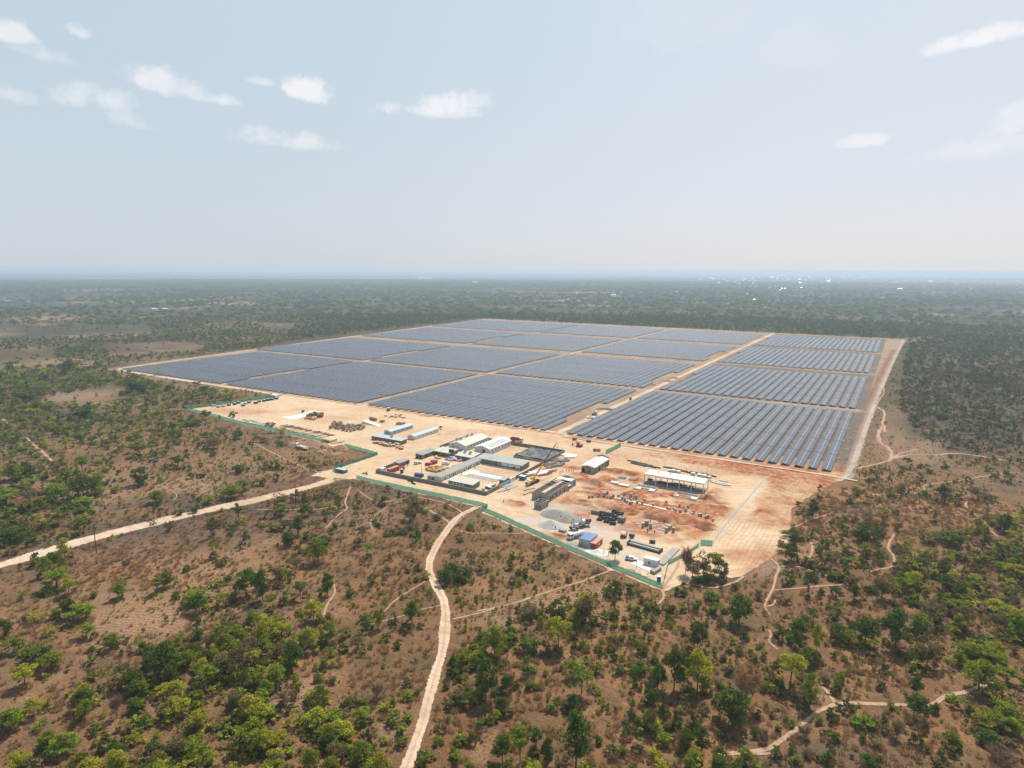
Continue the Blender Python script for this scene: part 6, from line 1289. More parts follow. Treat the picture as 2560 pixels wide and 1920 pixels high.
def twigs_np(seed, nb=70, shape='round', sub=5):
    """a leafless crown: forks of thin twigs"""
    r = np.random.default_rng(seed); V = []; F = []
    def stick(p, q, w):
        d = q - p; a = np.cross(d, r.normal(size=3)); a /= np.linalg.norm(a) + 1e-9; b = np.cross(d, a); b /= np.linalg.norm(b) + 1e-9
        k = len(V)
        for t, ww in ((p, w), (q, w * .5)):
            V.extend([t + a * ww, t - a * ww * .5 + b * ww * .87, t - a * ww * .5 - b * ww * .87])
        F.extend([(k, k + 1, k + 4, k + 3), (k + 1, k + 2, k + 5, k + 4), (k + 2, k, k + 3, k + 5)])
    for i in range(nb):
        t = r.uniform(0, 2 * math.pi); rr = math.sqrt(r.uniform(0, 1)) * .2; z = r.uniform(.3, .7)
        p = np.array([math.cos(t) * rr, math.sin(t) * rr, z]); q = p + np.array([math.cos(t) * r.uniform(.08, .2), math.sin(t) * r.uniform(.08, .2), r.uniform(.08, .25)])
        stick(p, q, .008)
        for j in range(sub):
            u = p + (q - p) * r.uniform(.3, 1); e = u + np.array([r.normal() * .07, r.normal() * .07, r.uniform(.02, .14)]); stick(u, e, .0055)
            for jj in range(2):
                u2 = u + (e - u) * r.uniform(.4, 1); stick(u2, u2 + np.array([r.normal() * .045, r.normal() * .045, r.uniform(0, .07)]), .004)
    return np.array(V), np.array(F)
def trunk_mb(seed, C, base=.035, shape='round', nl=6):
    r = random.Random(seed); k = MB()
    fork = {'round': .3, 'umb': .42, 'bush': .1, 'tall': .25}[shape]
    k.tube((0, 0, -.03), (r.uniform(-.02, .02), r.uniform(-.02, .02), fork), base, base * .72, 7)
    cc_ = list(C); r.shuffle(cc_)
    for c in cc_[:nl]:
        mid = (c[0] * .45 + r.uniform(-.02, .02), c[1] * .45 + r.uniform(-.02, .02), fork + (c[2] - fork) * .5)
        k.tube((0, 0, fork - .03), mid, base * .55, base * .4, 5); k.tube(mid, tuple(c), base * .4, base * .14, 5)
    return k
HI = {}; LO = {}
def protos():
    sh = {'G': ['round', 'round', 'tall'], 'M': ['round', 'umb', 'round'], 'Y': ['umb', 'round', 'round'], 'O': ['round', 'umb', 'round']}
    for ki, K in enumerate('GMYO'):
        for v in range(3):
            V, F, C = crown_np(100 * ki + v, sh[K][v], 22, 95 if K != 'O' else 50, .031)
            HI[K, v] = (npmesh('crown', V, F, LM[K], parent=False), trunk_mb(v, C, .022, sh[K][v]).mesh('trunk', [M['bark'] if K != 'O' else M['barkg']]))
            V, F, C = crown_np(100 * ki + v + 50, 'bush', 17, 70, .036); HI[K.lower(), v] = (npmesh('crown', V, F, LM[K], parent=False), trunk_mb(v, C, .03, 'bush').mesh('trunk', [M['bark']]))
    V, F, C = crown_np(777, 'umb', 15, 110, .03); HI['Mu', 0] = HI['Mu', 1] = HI['Mu', 2] = (npmesh('crown', V, F, LM['M'], parent=False), trunk_mb(9, C, .024, 'umb').mesh('trunk', [M['bark']]))
    V, F, C = crown_np(778, 'umb', 15, 100, .03); HI['Gu', 0] = HI['Gu', 1] = HI['Gu', 2] = (npmesh('crown', V, F, LM['G'], parent=False), trunk_mb(9, C, .024, 'umb').mesh('trunk', [M['bark']]))
    for K in 'BTR':
        for v in range(3):
            V, F = twigs_np(900 + v + ord(K), 90); V2, F2, C = crown_np(v + 31, 'round', 12, 10 if K != 'R' else 40, .02)
            if K == 'R': V = np.vstack([V, V2]); F = np.vstack([F, F2 + len(V) - len(V2)])
            HI[K, v] = (npmesh('crown', V, F, LM[K], parent=False), trunk_mb(v + 5, C, .022, 'round', 8).mesh('trunk', [M['barkg']]))
            V, F = twigs_np(950 + v + ord(K), 80); V[:, 2] = V[:, 2] * 1.15 - .2; HI[K.lower(), v] = (npmesh('crown', V, F, LM[K], parent=False), HI[K, v][1])
protos()
lib = bpy.data.collections.new('lib')
PN = []
def lo_protos():
    def addp(nm, me): o = bpy.data.objects.new(nm, me); lib.objects.link(o); PN.append(nm)
    i = 0
    for K in 'GMYOB':
        for v in range(2):                      # trees
            if K == 'B': V, F = twigs_np(40 + v, 26, sub=3); C = [(0.1, 0, .6)]
            else: V, F, C = crown_np(500 + i, ('round', 'umb')[v], 10, 24, .062)
            tk = MB(); tk.tube((0, 0, -.02), (0, 0, .6), .02, .012, 4, caps=False)
            V = np.vstack([V, np.array(tk.v)]); F = np.vstack([F, np.array(tk.f) + len(V) - len(tk.v)])
            me = npmesh('p', V, F, [LM[K], M['bark']], parent=False)
            mi = np.zeros(len(F), np.int32); mi[-len(tk.f):] = 1; me.polygons.foreach_set('material_index', mi)
            addp('p%02d' % i, me); i += 1
        for v in range(2):                      # bushes
            V, F, C = crown_np(600 + i, 'bush', 7, (20 if K != 'B' else 9), .085 if K != 'B' else .05); addp('p%02d' % i, npmesh('p', V, F, LM[K], parent=False)); i += 1
    # dry grass tuft
    r = np.random.default_rng(5); n = 60; t = r.uniform(0, 6.28, n); rr = np.sqrt(r.uniform(0, 1, n)) * .3
    P = np.stack([np.cos(t) * rr, np.sin(t) * rr, np.zeros(n)], -1); dd = np.stack([np.cos(t) * .18 + r.normal(size=n) * .1, np.sin(t) * .18 + r.normal(size=n) * .1, r.uniform(.5, 1, n)], -1); w_ = np.cross(dd, [0, 0, 1]); w_ = w_ / (np.linalg.norm(w_, axis=1)[:, None] + 1e-6) * .025
    V = np.stack([P - w_, P + w_, P + dd + w_ * .3, P + dd - w_ * .3], 1).reshape(-1, 3); addp('p%02d' % i, npmesh('p', V, np.arange(4 * n).reshape(-1, 4), LM['T'], parent=False))
lo_protos()
LOI = {}
for ki, K in enumerate('GMYOB'): LOI[K] = (ki * 4, ki * 4 + 1); LOI[K.lower()] = (ki * 4 + 2, ki * 4 + 3)
TUFT = 20

def gn_tree():
    ng = bpy.data.node_groups.new('scatter', 'GeometryNodeTree')
    ng.interface.new_socket('Geometry', in_out='INPUT', socket_type='NodeSocketGeometry'); ng.interface.new_socket('Geometry', in_out='OUTPUT', socket_type='NodeSocketGeometry')
    gi = ng.nodes.new('NodeGroupInput'); go = ng.nodes.new('NodeGroupOutput'); ip = ng.nodes.new('GeometryNodeInstanceOnPoints'); ci_ = ng.nodes.new('GeometryNodeCollectionInfo')
    ci_.inputs[0].default_value = lib; ci_.inputs[1].default_value = True; ci_.inputs[2].default_value = True
    def na(n, ty): a = ng.nodes.new('GeometryNodeInputNamedAttribute'); a.data_type = ty; a.inputs[0].default_value = n; return a.outputs[0]
    ng.links.new(gi.outputs[0], ip.inputs['Points']); ng.links.new(ci_.outputs[0], ip.inputs['Instance']); ip.inputs['Pick Instance'].default_value = True
    ng.links.new(na('idx', 'INT'), ip.inputs['Instance Index']); ng.links.new(na('scl', 'FLOAT_VECTOR'), ip.inputs['Scale'])
    er = ng.nodes.new('FunctionNodeEulerToRotation'); ng.links.new(na('rot', 'FLOAT_VECTOR'), er.inputs[0]); ng.links.new(er.outputs[0], ip.inputs['Rotation'])
    ng.links.new(ip.outputs[0], go.inputs[0]); return ng
NG = gn_tree()
def scatter(name, P, idx, scl, label, cat):
    n = len(P); me = bpy.data.meshes.new(name); me.vertices.add(n); me.vertices.foreach_set('co', np.asarray(P, np.float32).ravel())
    a = me.attributes.new('idx', 'INT', 'POINT'); a.data.foreach_set('value', np.asarray(idx, np.int32))
    a = me.attributes.new('scl', 'FLOAT_VECTOR', 'POINT'); a.data.foreach_set('vector', np.asarray(scl, np.float32).ravel())
    rot = np.zeros((n, 3), np.float32); rot[:, 2] = RNG.uniform(0, 6.28, n); rot[:, 0] = RNG.normal(size=n) * .06
    a = me.attributes.new('rot', 'FLOAT_VECTOR', 'POINT'); a.data.foreach_set('vector', rot.ravel())
    me.update(); o = bpy.data.objects.new(name, me); link(o); md = o.modifiers.new('scatter', 'NODES'); md.node_group = NG
    tag(o, label, cat, kind='stuff'); print(name, n)

# explicit plants read off the photo: tile, base x, base y, width, height (zoomed px), kind
EX = '''0 1440 680 270 300 G;0 40 305 120 120 G;0 330 185 120 75 Y;0 470 165 90 90 M;0 600 155 120 150 G;0 680 175 200 150 M;0 750 160 110 110 M;0 440 300 60 80 Y;0 750 325 150 110 M;0 130 455 130 110 M;0 330 520 260 170 g;0 450 600 180 140 M;0 220 735 170 150 Y;0 800 690 50 85 Y;0 930 755 90 130 M;0 1085 745 110 170 O;0 730 860 120 130 Y;0 290 1000 140 125 Y;0 410 930 60 95 Y;0 740 1035 130 150 M;0 840 1150 70 95 M;0 350 1340 80 110 G;0 560 1340 190 160 M;0 420 1290 110 130 M;0 930 1295 100 110 G;0 660 1440 90 110 M;0 180 1500 140 150 Y;0 1010 1015 110 170 B;0 1160 960 140 110 G;0 1725 105 170 160 G;0 1660 490 140 120 G;0 1940 450 150 150 M;0 2010 305 110 90 M;0 2110 370 150 130 M;0 1750 665 110 150 Y;0 1990 655 250 240 O;0 2100 640 160 240 O;0 1890 680 110 120 M;0 1210 440 90 95 M;0 1100 450 80 110 O;0 2130 760 130 160 G;0 1290 560 90 110 G;0 1340 440 80 70 Y;0 850 480 80 60 G;0 800 550 90 60 G;0 920 370 50 50 G;0 120 1330 110 90 R;0 770 1500 170 120 Y;0 480 880 60 130 B;0 1820 480 100 180 B;0 1440 840 150 110 Y;0 1500 1000 170 150 Y;0 1900 60 100 110 M;0 2000 200 110 120 O;0 560 120 120 110 G
1 1350 205 170 200 G;1 500 172 180 180 Y;1 1122 100 75 100 M;1 55 392 150 210 Y;1 470 435 150 200 Y;1 390 405 140 120 M;1 640 370 150 190 M;1 555 405 100 130 M;1 930 275 100 130 G;1 1050 245 110 160 M;1 1195 215 45 110 G;1 780 312 45 75 M;1 1110 345 55 65 M;1 880 430 130 130 O;1 750 445 50 85 M;1 310 610 210 250 G;1 180 735 170 170 M;1 560 935 155 190 M;1 620 485 90 85 M;1 590 590 100 110 M;1 840 912 65 90 M;1 770 905 50 75 M;1 935 920 60 70 M;1 1080 945 80 60 Y;1 1190 920 50 70 M;1 900 1060 150 125 M;1 1180 1065 90 115 M;1 720 1010 70 75 M;1 990 1185 60 150 O;1 1290 1055 60 65 M;1 1248 1142 50 50 M;1 1248 1248 45 45 M;1 1050 860 120 140 B;1 1310 755 70 90 B;1 2060 470 220 240 M;1 1990 850 240 330 G;1 1700 645 110 160 G;1 1790 580 150 150 M;1 2080 565 90 140 M;1 1930 560 130 130 G;1 1800 725 90 100 M;1 1820 905 110 95 G;1 1668 920 55 70 M;1 1632 770 40 60 G;1 1905 870 60 75 M;1 2115 965 140 130 G;1 1985 1085 70 150 G;1 2070 1040 90 80 M;1 1565 1240 75 75 M;1 1865 1250 110 100 G;1 1770 1255 80 75 M;1 1412 1405 55 60 M;1 1460 1420 90 90 M;1 2130 1420 210 230 G;1 1840 1470 85 80 M;1 80 440 110 110 M;1 220 480 140 130 O;1 240 380 110 60 Y;1 1270 265 90 80 o;1 1320 850 60 60 M;1 1410 810 45 60 M;1 1700 1350 50 70 M;1 1590 1120 40 60 M;1 890 330 60 70 M;1 900 480 60 60 M;1 640 720 50 60 M;1 560 700 50 50 M
6 120 148 120 95 g;6 150 495 230 170 o;6 380 505 170 200 g;6 620 545 260 290 O;6 640 400 180 140 Y;6 880 315 150 180 g;6 1020 290 110 120 g;6 400 770 220 270 Y;6 160 795 220 180 g;6 270 810 120 110 G;6 15 720 90 100 M;6 890 505 110 105 g;6 1075 478 60 80 G;6 1170 445 75 80 g;6 1250 448 42 60 g;6 1370 445 80 90 g;6 1600 445 100 110 g;6 1480 295 70 100 G;6 1730 355 170 110 g;6 1600 800 175 270 G;6 1960 545 240 250 G;6 1040 700 80 130 G;6 1038 585 50 60 M;6 770 805 80 130 M;6 880 840 80 90 G;6 1890 765 100 115 M;6 2002 690 75 80 G;6 2120 860 90 125 G;6 1400 1110 220 320 G;6 1600 1130 230 330 Y;6 1260 1110 150 200 G;6 1075 1110 80 150 G;6 130 970 80 150 M;6 110 1010 80 80 G;6 600 1150 200 230 M;6 520 1010 160 150 M;6 760 970 110 110 M;6 695 1135 50 60 M;6 40 1105 55 65 G;6 150 1105 50 60 M;6 780 1290 80 120 Y;6 400 1290 90 120 M;6 490 1300 90 100 O;6 1220 1240 110 130 G;6 1310 1320 85 150 G;6 1160 1240 60 90 M;6 1020 1400 90 130 G;6 1080 1460 100 110 G;6 1190 1450 150 150 M;6 2020 1270 290 350 T;6 1900 1430 320 310 G;6 1410 1455 45 130 G;6 1560 1460 60 140 G;6 640 540 110 220 B;6 430 820 90 80 M;6 560 760 70 130 G;6 240 500 70 50 G;6 830 300 70 60 M;6 1800 570 60 90 O;6 1690 560 50 60 G;6 940 700 45 50 M;6 1340 520 50 60 g;6 1870 970 40 55 G;6 1150 600 80 50 g;6 1220 900 50 50 G;6 1650 1130 140 130 M;6 1480 1270 100 120 O;6 2180 1120 60 80 M
2 550 1450 310 430 G;2 310 1400 130 190 G;2 70 1420 190 270 M;2 205 1275 110 160 G;2 60 1165 120 90 M;2 205 1480 160 90 Y;2 640 1480 120 70 Y;2 970 1205 60 140 G;2 1200 1140 110 180 O;2 1500 1290 140 170 G;2 1640 1225 120 120 G;2 1560 1100 60 130 G;2 1415 1100 40 120 G;2 870 1345 60 90 G;2 1250 1385 60 65 Y;2 1540 1460 120 120 M;2 1790 1450 150 110 G;2 1970 1445 60 85 M;2 1300 1470 90 70 Y;2 1100 1310 80 80 O;2 740 1235 45 70 G;2 1300 1000 60 90 G;2 1440 1000 60 70 M;2 1640 1000 90 90 O;2 2090 1440 90 50 M;2 950 1320 90 60 T;2 890 1400 90 80 T
3 190 745 230 260 Y;3 360 935 150 260 M;3 340 545 200 140 G;3 420 465 120 240 Y;3 90 345 110 120 G;3 130 255 80 110 G;3 240 405 110 140 G;3 395 210 110 120 G;3 300 235 90 100 G;3 545 205 70 80 G;3 590 125 90 120 M;3 600 345 170 140 G;3 840 370 210 220 G;3 700 385 150 120 M;3 1100 415 220 300 G;3 1400 215 180 190 O;3 1490 205 110 110 G;3 1370 570 220 250 O;3 1260 545 150 120 G;3 1640 435 110 90 M;3 1660 565 120 120 M;3 1880 440 150 90 G;3 1920 540 170 120 M;3 1820 780 250 230 M;3 2060 710 150 110 M;3 1285 1020 190 190 G;3 1280 840 100 150 G;3 1290 620 100 90 Y;3 580 780 100 90 G;3 668 960 75 110 G;3 310 940 50 110 G;3 1580 905 100 100 M;3 1920 890 100 90 Y;3 1700 945 80 80 M;3 1435 970 60 80 G;3 990 1125 80 120 G;3 1110 1200 110 170 O;3 1290 1210 130 180 O;3 1860 1100 200 130 M;3 1900 1240 150 110 G;3 1560 1260 100 130 O;3 890 1245 70 70 G;3 550 1210 110 80 G;3 510 1400 100 100 G;3 850 1450 130 110 G;3 970 1450 90 90 G;3 1500 1400 80 90 G;3 1740 420 80 80 Y;3 2100 1160 170 120 M;3 2050 1000 180 110 M;3 1000 620 60 110 O;3 960 740 60 120 O;3 60 830 80 80 G;3 550 1050 60 100 G;3 1060 960 70 80 M;3 700 240 60 120 O;3 1980 260 150 180 O;3 1700 250 180 200 O;3 2140 320 150 180 M;3 1960 100 180 100 Y;3 2100 180 180 120 Y;3 1750 60 150 80 Y;3 240 1410 40 50 M;3 210 1330 45 55 G;3 50 1350 60 60 G;3 1330 1280 60 100 G;3 1450 1440 60 60 M
4 1220 455 170 190 g;4 1210 212 160 105 Gu;4 1015 208 72 60 G;4 1540 305 110 105 Gu;4 1388 745 95 125 G;4 1350 615 150 110 M;4 2070 355 100 90 g;4 495 1350 210 155 Mu;4 330 1155 90 110 G;4 470 1190 130 150 G;4 400 1250 110 150 M;4 560 1090 110 160 Y;4 600 1410 120 130 Y;4 2130 1420 220 240 G;4 1700 1475 240 120 M;4 2065 805 80 180 M;4 2122 990 92 140 G;4 1830 910 90 180 O;4 2020 880 85 80 G;4 1850 800 90 90 Y;4 1900 820 90 100 O;4 260 910 110 110 G;4 300 980 90 90 G;4 60 640 200 130 M;4 270 660 150 140 O;4 480 590 200 140 M;4 720 550 230 170 G;4 830 450 140 100 M;4 1030 420 60 85 G;4 1000 520 90 60 M;4 1800 625 120 90 M;4 1680 592 62 65 G;4 2000 570 180 130 M;4 1900 545 90 90 M;4 2100 500 140 100 M;4 1550 725 90 75 g;4 1680 690 110 90 g;4 1320 800 60 45 m;4 1850 140 180 120 O;4 1780 90 110 80 G;4 2060 60 110 90 g;4 715 360 110 140 M;4 490 400 100 130 O;4 100 420 170 130 M;4 230 390 120 120 G;4 120 950 200 130 G;4 60 760 90 90 G;4 150 800 110 70 G;4 440 990 70 70 m;4 230 1440 60 60 M;4 1600 980 70 110 B;4 1850 970 60 80 M;4 700 640 180 50 M;4 610 680 80 60 G;4 100 1060 110 70 O;4 960 320 60 60 G;4 1380 440 60 90 M;4 1655 400 50 55 G;4 1740 395 70 50 g;4 570 160 110 110 M;4 400 1390 120 100 M;4 2100 780 70 60 Y
5 270 568 150 130 G;5 370 480 150 170 G;5 240 432 100 90 G;5 420 312 130 115 G;5 660 542 92 125 G;5 540 705 210 230 M;5 590 580 130 110 G;5 500 540 90 80 G;5 920 555 120 160 O;5 955 665 100 125 M;5 1360 395 150 240 O;5 1225 462 55 80 G;5 1400 555 110 95 G;5 1390 480 150 90 g;5 1290 470 90 60 g;5 1375 200 90 70 M;5 1240 148 42 65 G;5 1095 218 70 85 G;5 1592 445 42 52 G;5 1640 885 200 190 g;5 1790 870 190 160 g;5 1720 730 150 150 O;5 1860 765 150 150 O;5 1985 785 80 160 M;5 620 1000 120 200 G;5 385 1030 112 155 M;5 270 1065 90 130 M;5 150 1145 90 150 M;5 60 1040 150 260 G;5 320 790 120 120 O;5 250 850 120 110 M;5 180 850 110 130 O;5 810 980 62 95 G;5 1005 905 70 80 G;5 610 142 92 90 B;5 220 240 170 150 O;5 410 185 72 120 O;5 340 185 90 130 O;5 868 205 42 100 G;5 670 415 44 44 G;5 590 345 46 54 G;5 690 325 50 75 M;5 450 525 90 80 G;5 1140 782 42 42 G;5 1140 480 100 40 g;5 1470 290 50 50 M;5 500 170 50 55 G;5 665 145 60 55 G;5 710 165 50 50 M;5 575 180 60 60 G;5 540 240 60 50 m;5 870 290 40 45 M;5 850 380 50 45 M;5 1020 350 35 45 G;5 1050 400 45 35 G;5 1300 800 35 45 G;5 1390 780 45 45 M;5 1330 690 60 45 O;5 100 330 80 60 G;5 1330 350 130 110 B;5 60 400 90 50 m;5 340 230 140 90 B;5 510 380 60 50 M;5 1395 870 35 40 B;5 1770 520 60 35 g
7 380 745 120 165 G;7 265 695 80 90 G;7 440 570 48 105 G;7 768 556 34 50 G;7 735 625 62 60 M;7 1500 605 108 135 G;7 1650 630 90 85 G;7 1895 725 160 170 O;7 2040 860 120 135 G;7 980 785 100 130 M;7 1110 718 50 50 G;7 1430 785 38 95 G;7 860 940 240 200 g;7 960 900 130 120 o;7 850 800 160 110 O;7 545 885 55 105 G;7 435 845 45 90 R;7 600 795 90 60 G;7 670 770 70 50 G;7 650 885 110 90 G;7 200 915 170 110 g;7 120 1025 130 110 O;7 200 1115 150 170 G;7 510 975 90 60 g;7 500 1095 80 110 G;7 590 1115 60 80 M;7 665 1085 80 110 R;7 825 1065 105 120 M;7 940 1105 105 90 G;7 1150 1160 130 150 O;7 720 1160 120 80 M;7 700 1215 60 60 G;7 1310 1190 140 110 G;7 980 1440 190 240 O;7 590 1270 170 90 g;7 340 1165 90 80 G;7 160 1325 60 70 g;7 930 1190 100 90 B;7 1480 1240 110 100 M;7 1200 1260 90 85 G;7 440 1200 120 90 O;7 740 1340 80 120 O;7 450 1420 58 80 G;7 350 1440 40 110 G;7 790 430 90 120 B;7 860 440 90 120 B;7 960 450 90 150 B;7 1180 525 120 90 o;7 1810 525 110 50 g;7 1530 315 50 50 g;7 1310 310 50 40 g;7 750 390 70 80 B;7 910 400 70 110 O;7 390 900 100 70 G;7 310 940 110 60 M;7 220 820 60 40 M;7 640 960 50 70 G;7 575 960 50 60 M;7 1000 830 30 60 B;7 1120 860 60 110 O;7 1310 870 45 60 Y;7 1560 960 260 110 g;7 1130 1000 50 40 G
8 1200 1110 260 170 g;8 1370 960 90 70 Y;8 1100 1135 60 40 G;8 590 940 170 130 g;8 400 1005 100 80 g;8 110 920 130 90 g;8 730 1330 220 130 g;8 270 1170 230 80 g;8 1790 1120 170 90 g;8 1700 1050 80 50 g;8 850 440 80 50 g;8 125 520 70 40 g'''
EX2 = [(c2, 950, 1180, 150, 200, 'G'), (c1, 560, 690, 100, 115, 'G'), (c1, 120, 595, 62, 85, 'Y'), (c1, 820, 162, 50, 72, 'G'), (c1, 440, 742, 42, 62, 'G'), (c1, 545, 860, 120, 110, 'O'), (c1, 580, 800, 90, 80, 'M'), (c1, 285, 820, 75, 85, 'G'), (c3, 680, 385, 80, 130, 'O'), (c3, 722, 503, 100, 110, 'g'),
       (c3, 1020, 445, 95, 95, 'O'), (c3, 1115, 485, 110, 95, 'Y'), (c3, 1630, 925, 82, 62, 'Y'), (c3, 1540, 1035, 95, 95, 'B'), (c3, 1075, 780, 110, 105, 'g'), (c3, 735, 805, 105, 80, 'g'), (c3, 165, 765, 115, 100, 'Gu'), (c3, 935, 930, 110, 90, 'g'), (c3, 1110, 575, 70, 60, 'g'), (c3, 1475, 850, 60, 90, 'B'), (c3, 1075, 890, 80, 90, 'g'), (c3, 420, 330, 130, 90, 'G'), (c3, 300, 380, 180, 90, 'g'), (c3, 545, 345, 40, 60, 'G'),
       (c2, 1600, 1300, 130, 250, 'R'), (c2, 1660, 1350, 170, 170, 'B'), (c2, 1760, 1330, 170, 240, 'O'), (c2, 1870, 1310, 170, 190, 'M'), (c2, 1940, 1350, 150, 190, 'o'), (c2, 1820, 1380, 180, 180, 'g'), (c2, 1700, 1390, 150, 130, 'g'), (c2, 1650, 1250, 110, 130, 'O'), (c3, 60, 780, 90, 60, 'g'), (c3, 970, 800, 90, 130, 'B'), (c3, 1300, 700, 60, 60, 'g')]
TREES = []   # (x, y, w, h, kind, px, py, size)
FWD = lambda x, y: x * FW[0] + y * FW[1]
def add_tree(bx, by, wz, hz, K, X, Y):
    sl_ = math.sqrt(X * X + Y * Y + CAMH ** 2); dep = math.asin(CAMH / sl_); mpp = sl_ / FPX
    w_ = wz * mpp; h_ = max((hz * mpp - .35 * w_ * math.sin(dep)) / math.cos(dep), w_ * .42)
    TREES.append([X, Y, w_ * 1.05, h_ * 1.0, K, bx, by, wz * hz])
tile_org = ((0, 1500), (640, 1500), (1280, 1500), (1920, 1500), (0, 1080), (640, 1200), (1280, 1400), (1920, 1080), (0, 660), (640, 660), (1920, 660))
for q in EX.replace('\n', ';').split(';'):
    a = q.split(); ti, x, y, w_, h_, K = int(a[0]), *map(float, a[1:5]), a[5]
    bx, by = tile_org[ti][0] + x / 3.45625, tile_org[ti][1] + y / 3.45625
    add_tree(bx, by, w_ / 3.456, h_ / 3.456, K, *at(bx, by))
for f, x, y, w_, h_, K in EX2:
    X, Y = f(x, y); bx, by = pix(np.array([X]), np.array([Y])); add_tree(float(bx[0]), float(by[0]), w_ / 3.687, h_ / 3.687, K, X, Y)

# where the bush grows: (overview polygon, trees / 100 m2, shrubs / 100 m2, palette)
VEG = [([(0, 600), (2212, 600), (2212, 1700), (0, 1700)], .4, 3.5, 'mix'),
       ([(0, 600), (2212, 600), (2212, 700), (0, 700)], 1.7, 2, 'far'),
       ([(0, 700), (820, 700), (560, 750), (250, 792), (0, 800)], 1.9, 4, 'far'),
       ([(0, 700), (320, 702), (330, 722), (0, 736)], .12, 1, 'far'), ([(225, 744), (420, 740), (430, 762), (240, 772)], .25, 1, 'far'), ([(560, 700), (720, 693), (730, 708), (580, 716)], .2, 1, 'far'), ([(0, 756), (120, 755), (130, 792), (0, 800)], .25, 2, 'far'),
       ([(700, 640), (2212, 640), (2212, 735), (1950, 735), (1300, 700), (1000, 690), (600, 740)], 2.4, 2, 'dark'),
       ([(225, 1700), (245, 1600), (290, 1500), (330, 1420), (400, 1385), (520, 1340), (600, 1350), (640, 1420), (655, 1500), (720, 1540), (790, 1600), (835, 1680)], 5.2, 10, 'yg'),
       ([(0, 1230), (240, 1250), (300, 1400), (250, 1660), (0, 1660)], .32, 2.2, 'mix'),
       ([(0, 905), (95, 935), (130, 1000), (150, 1030), (260, 1050), (290, 1090), (210, 1150), (0, 1190)], 3.4, 6, 'grn'),
       ([(0, 800), (250, 790), (330, 830), (440, 850), (520, 860), (570, 880), (400, 905), (400, 950), (330, 1010), (120, 940), (0, 910)], 3.2, 7, 'grn'),
       ([(85, 860), (250, 832), (295, 850), (270, 875), (120, 880)], .06, .6, 'mix'),
       ([(400, 905), (520, 935), (640, 965), (760, 995), (700, 1050), (520, 1090), (400, 1020)], 1.0, 7, 'grn'),
       ([(240, 1030), (560, 1015), (690, 1040), (180, 1170)], .03, 2.0, 'mix'),
       ([(0, 1240), (560, 1085), (600, 1150), (260, 1250), (0, 1300)], .08, .8, 'ol'),
       ([(560, 1130), (760, 1080), (960, 1130), (900, 1220), (880, 1400), (700, 1380), (600, 1250)], .06, 2.6, 'mix'),
       ([(560, 1100), (720, 1060), (760, 1090), (640, 1230), (560, 1200)], .35, 4, 'mix'),
       ([(600, 1380), (940, 1290), (900, 1500), (850, 1600), (720, 1540), (650, 1450)], .02, 1.4, 'mix'),
       ([(1000, 1110), (1230, 1180), (1430, 1280), (1300, 1300), (980, 1330)], .04, 4.5, 'mix'),
       ([(960, 1330), (1430, 1290), (1600, 1250), (1640, 1659), (900, 1659)], .42, 7, 'mix'),
       ([(1600, 1240), (1900, 1190), (2000, 1300), (2000, 1480), (1640, 1520)], 1.3, 8, 'dk2'),
       ([(1650, 1090), (1830, 1060), (2212, 1010), (2212, 1130), (1900, 1190), (1700, 1200)], .08, 1.5, 'ol'),
       ([(1900, 1195), (2212, 1110), (2212, 1560), (2060, 1450), (1950, 1400)], 3.6, 9, 'yg2'),
       ([(1640, 1520), (2050, 1450), (2212, 1540), (2212, 1700), (1600, 1700)], .7, 6, 'ol'),
       ([(1935, 880), (1965, 740), (2212, 720), (2212, 1005), (2100, 992), (2030, 965), (1970, 930)], 2.8, 9, 'dk3'),
       ([(2150, 870), (2212, 860), (2212, 940), (2150, 900)], .9, 6, 'dk3'),
       ([(1860, 1010), (1990, 985), (2212, 970), (2212, 1090), (1830, 1090)], .7, 9, 'dk2'),
       ([(1850, 900), (1940, 880), (1990, 960), (2100, 980), (1850, 1010)], .0, 1, 'ol')]
PAL = {'dk3': 'GGgGogoOBb', 'mix': 'GGgMMmYoO', 'far': 'GGgMgOoMm', 'yg': 'MMYYYMGmOY', 'yg2': 'MMYYYMYGgMOoBb', 'grn': 'GgMMGmMYog', 'dark': 'GGggGGgoOg', 'dk2': 'GGgMgOGmoMBob', 'ol': 'OobGmOoMBbg'}
PK = list(PAL)
def vegmap(ox, oy):
    ox = np.clip(ox, 4, 2208); oy = np.clip(oy, 602, 1655)
    td = np.zeros(ox.shape); sd_ = np.zeros(ox.shape); pl = np.zeros(ox.shape, int)
    for poly, a, b, p in VEG:
        i = inpoly(ox, oy, poly); td[i] = a; sd_[i] = b; pl[i] = PK.index(p)
    return td, sd_, pl
def cand(r0, r1, dens):
    th = R(50); n = int(th * (r1 * r1 - r0 * r0) * dens / 100)
    a = RNG.uniform(-th, th, n); r = np.sqrt(RNG.uniform(r0 * r0, r1 * r1, n))
    X = r * (np.sin(a) * RT[0] + np.cos(a) * FW[0]); Y = r * (np.sin(a) * RT[1] + np.cos(a) * FW[1]); return X, Y, r
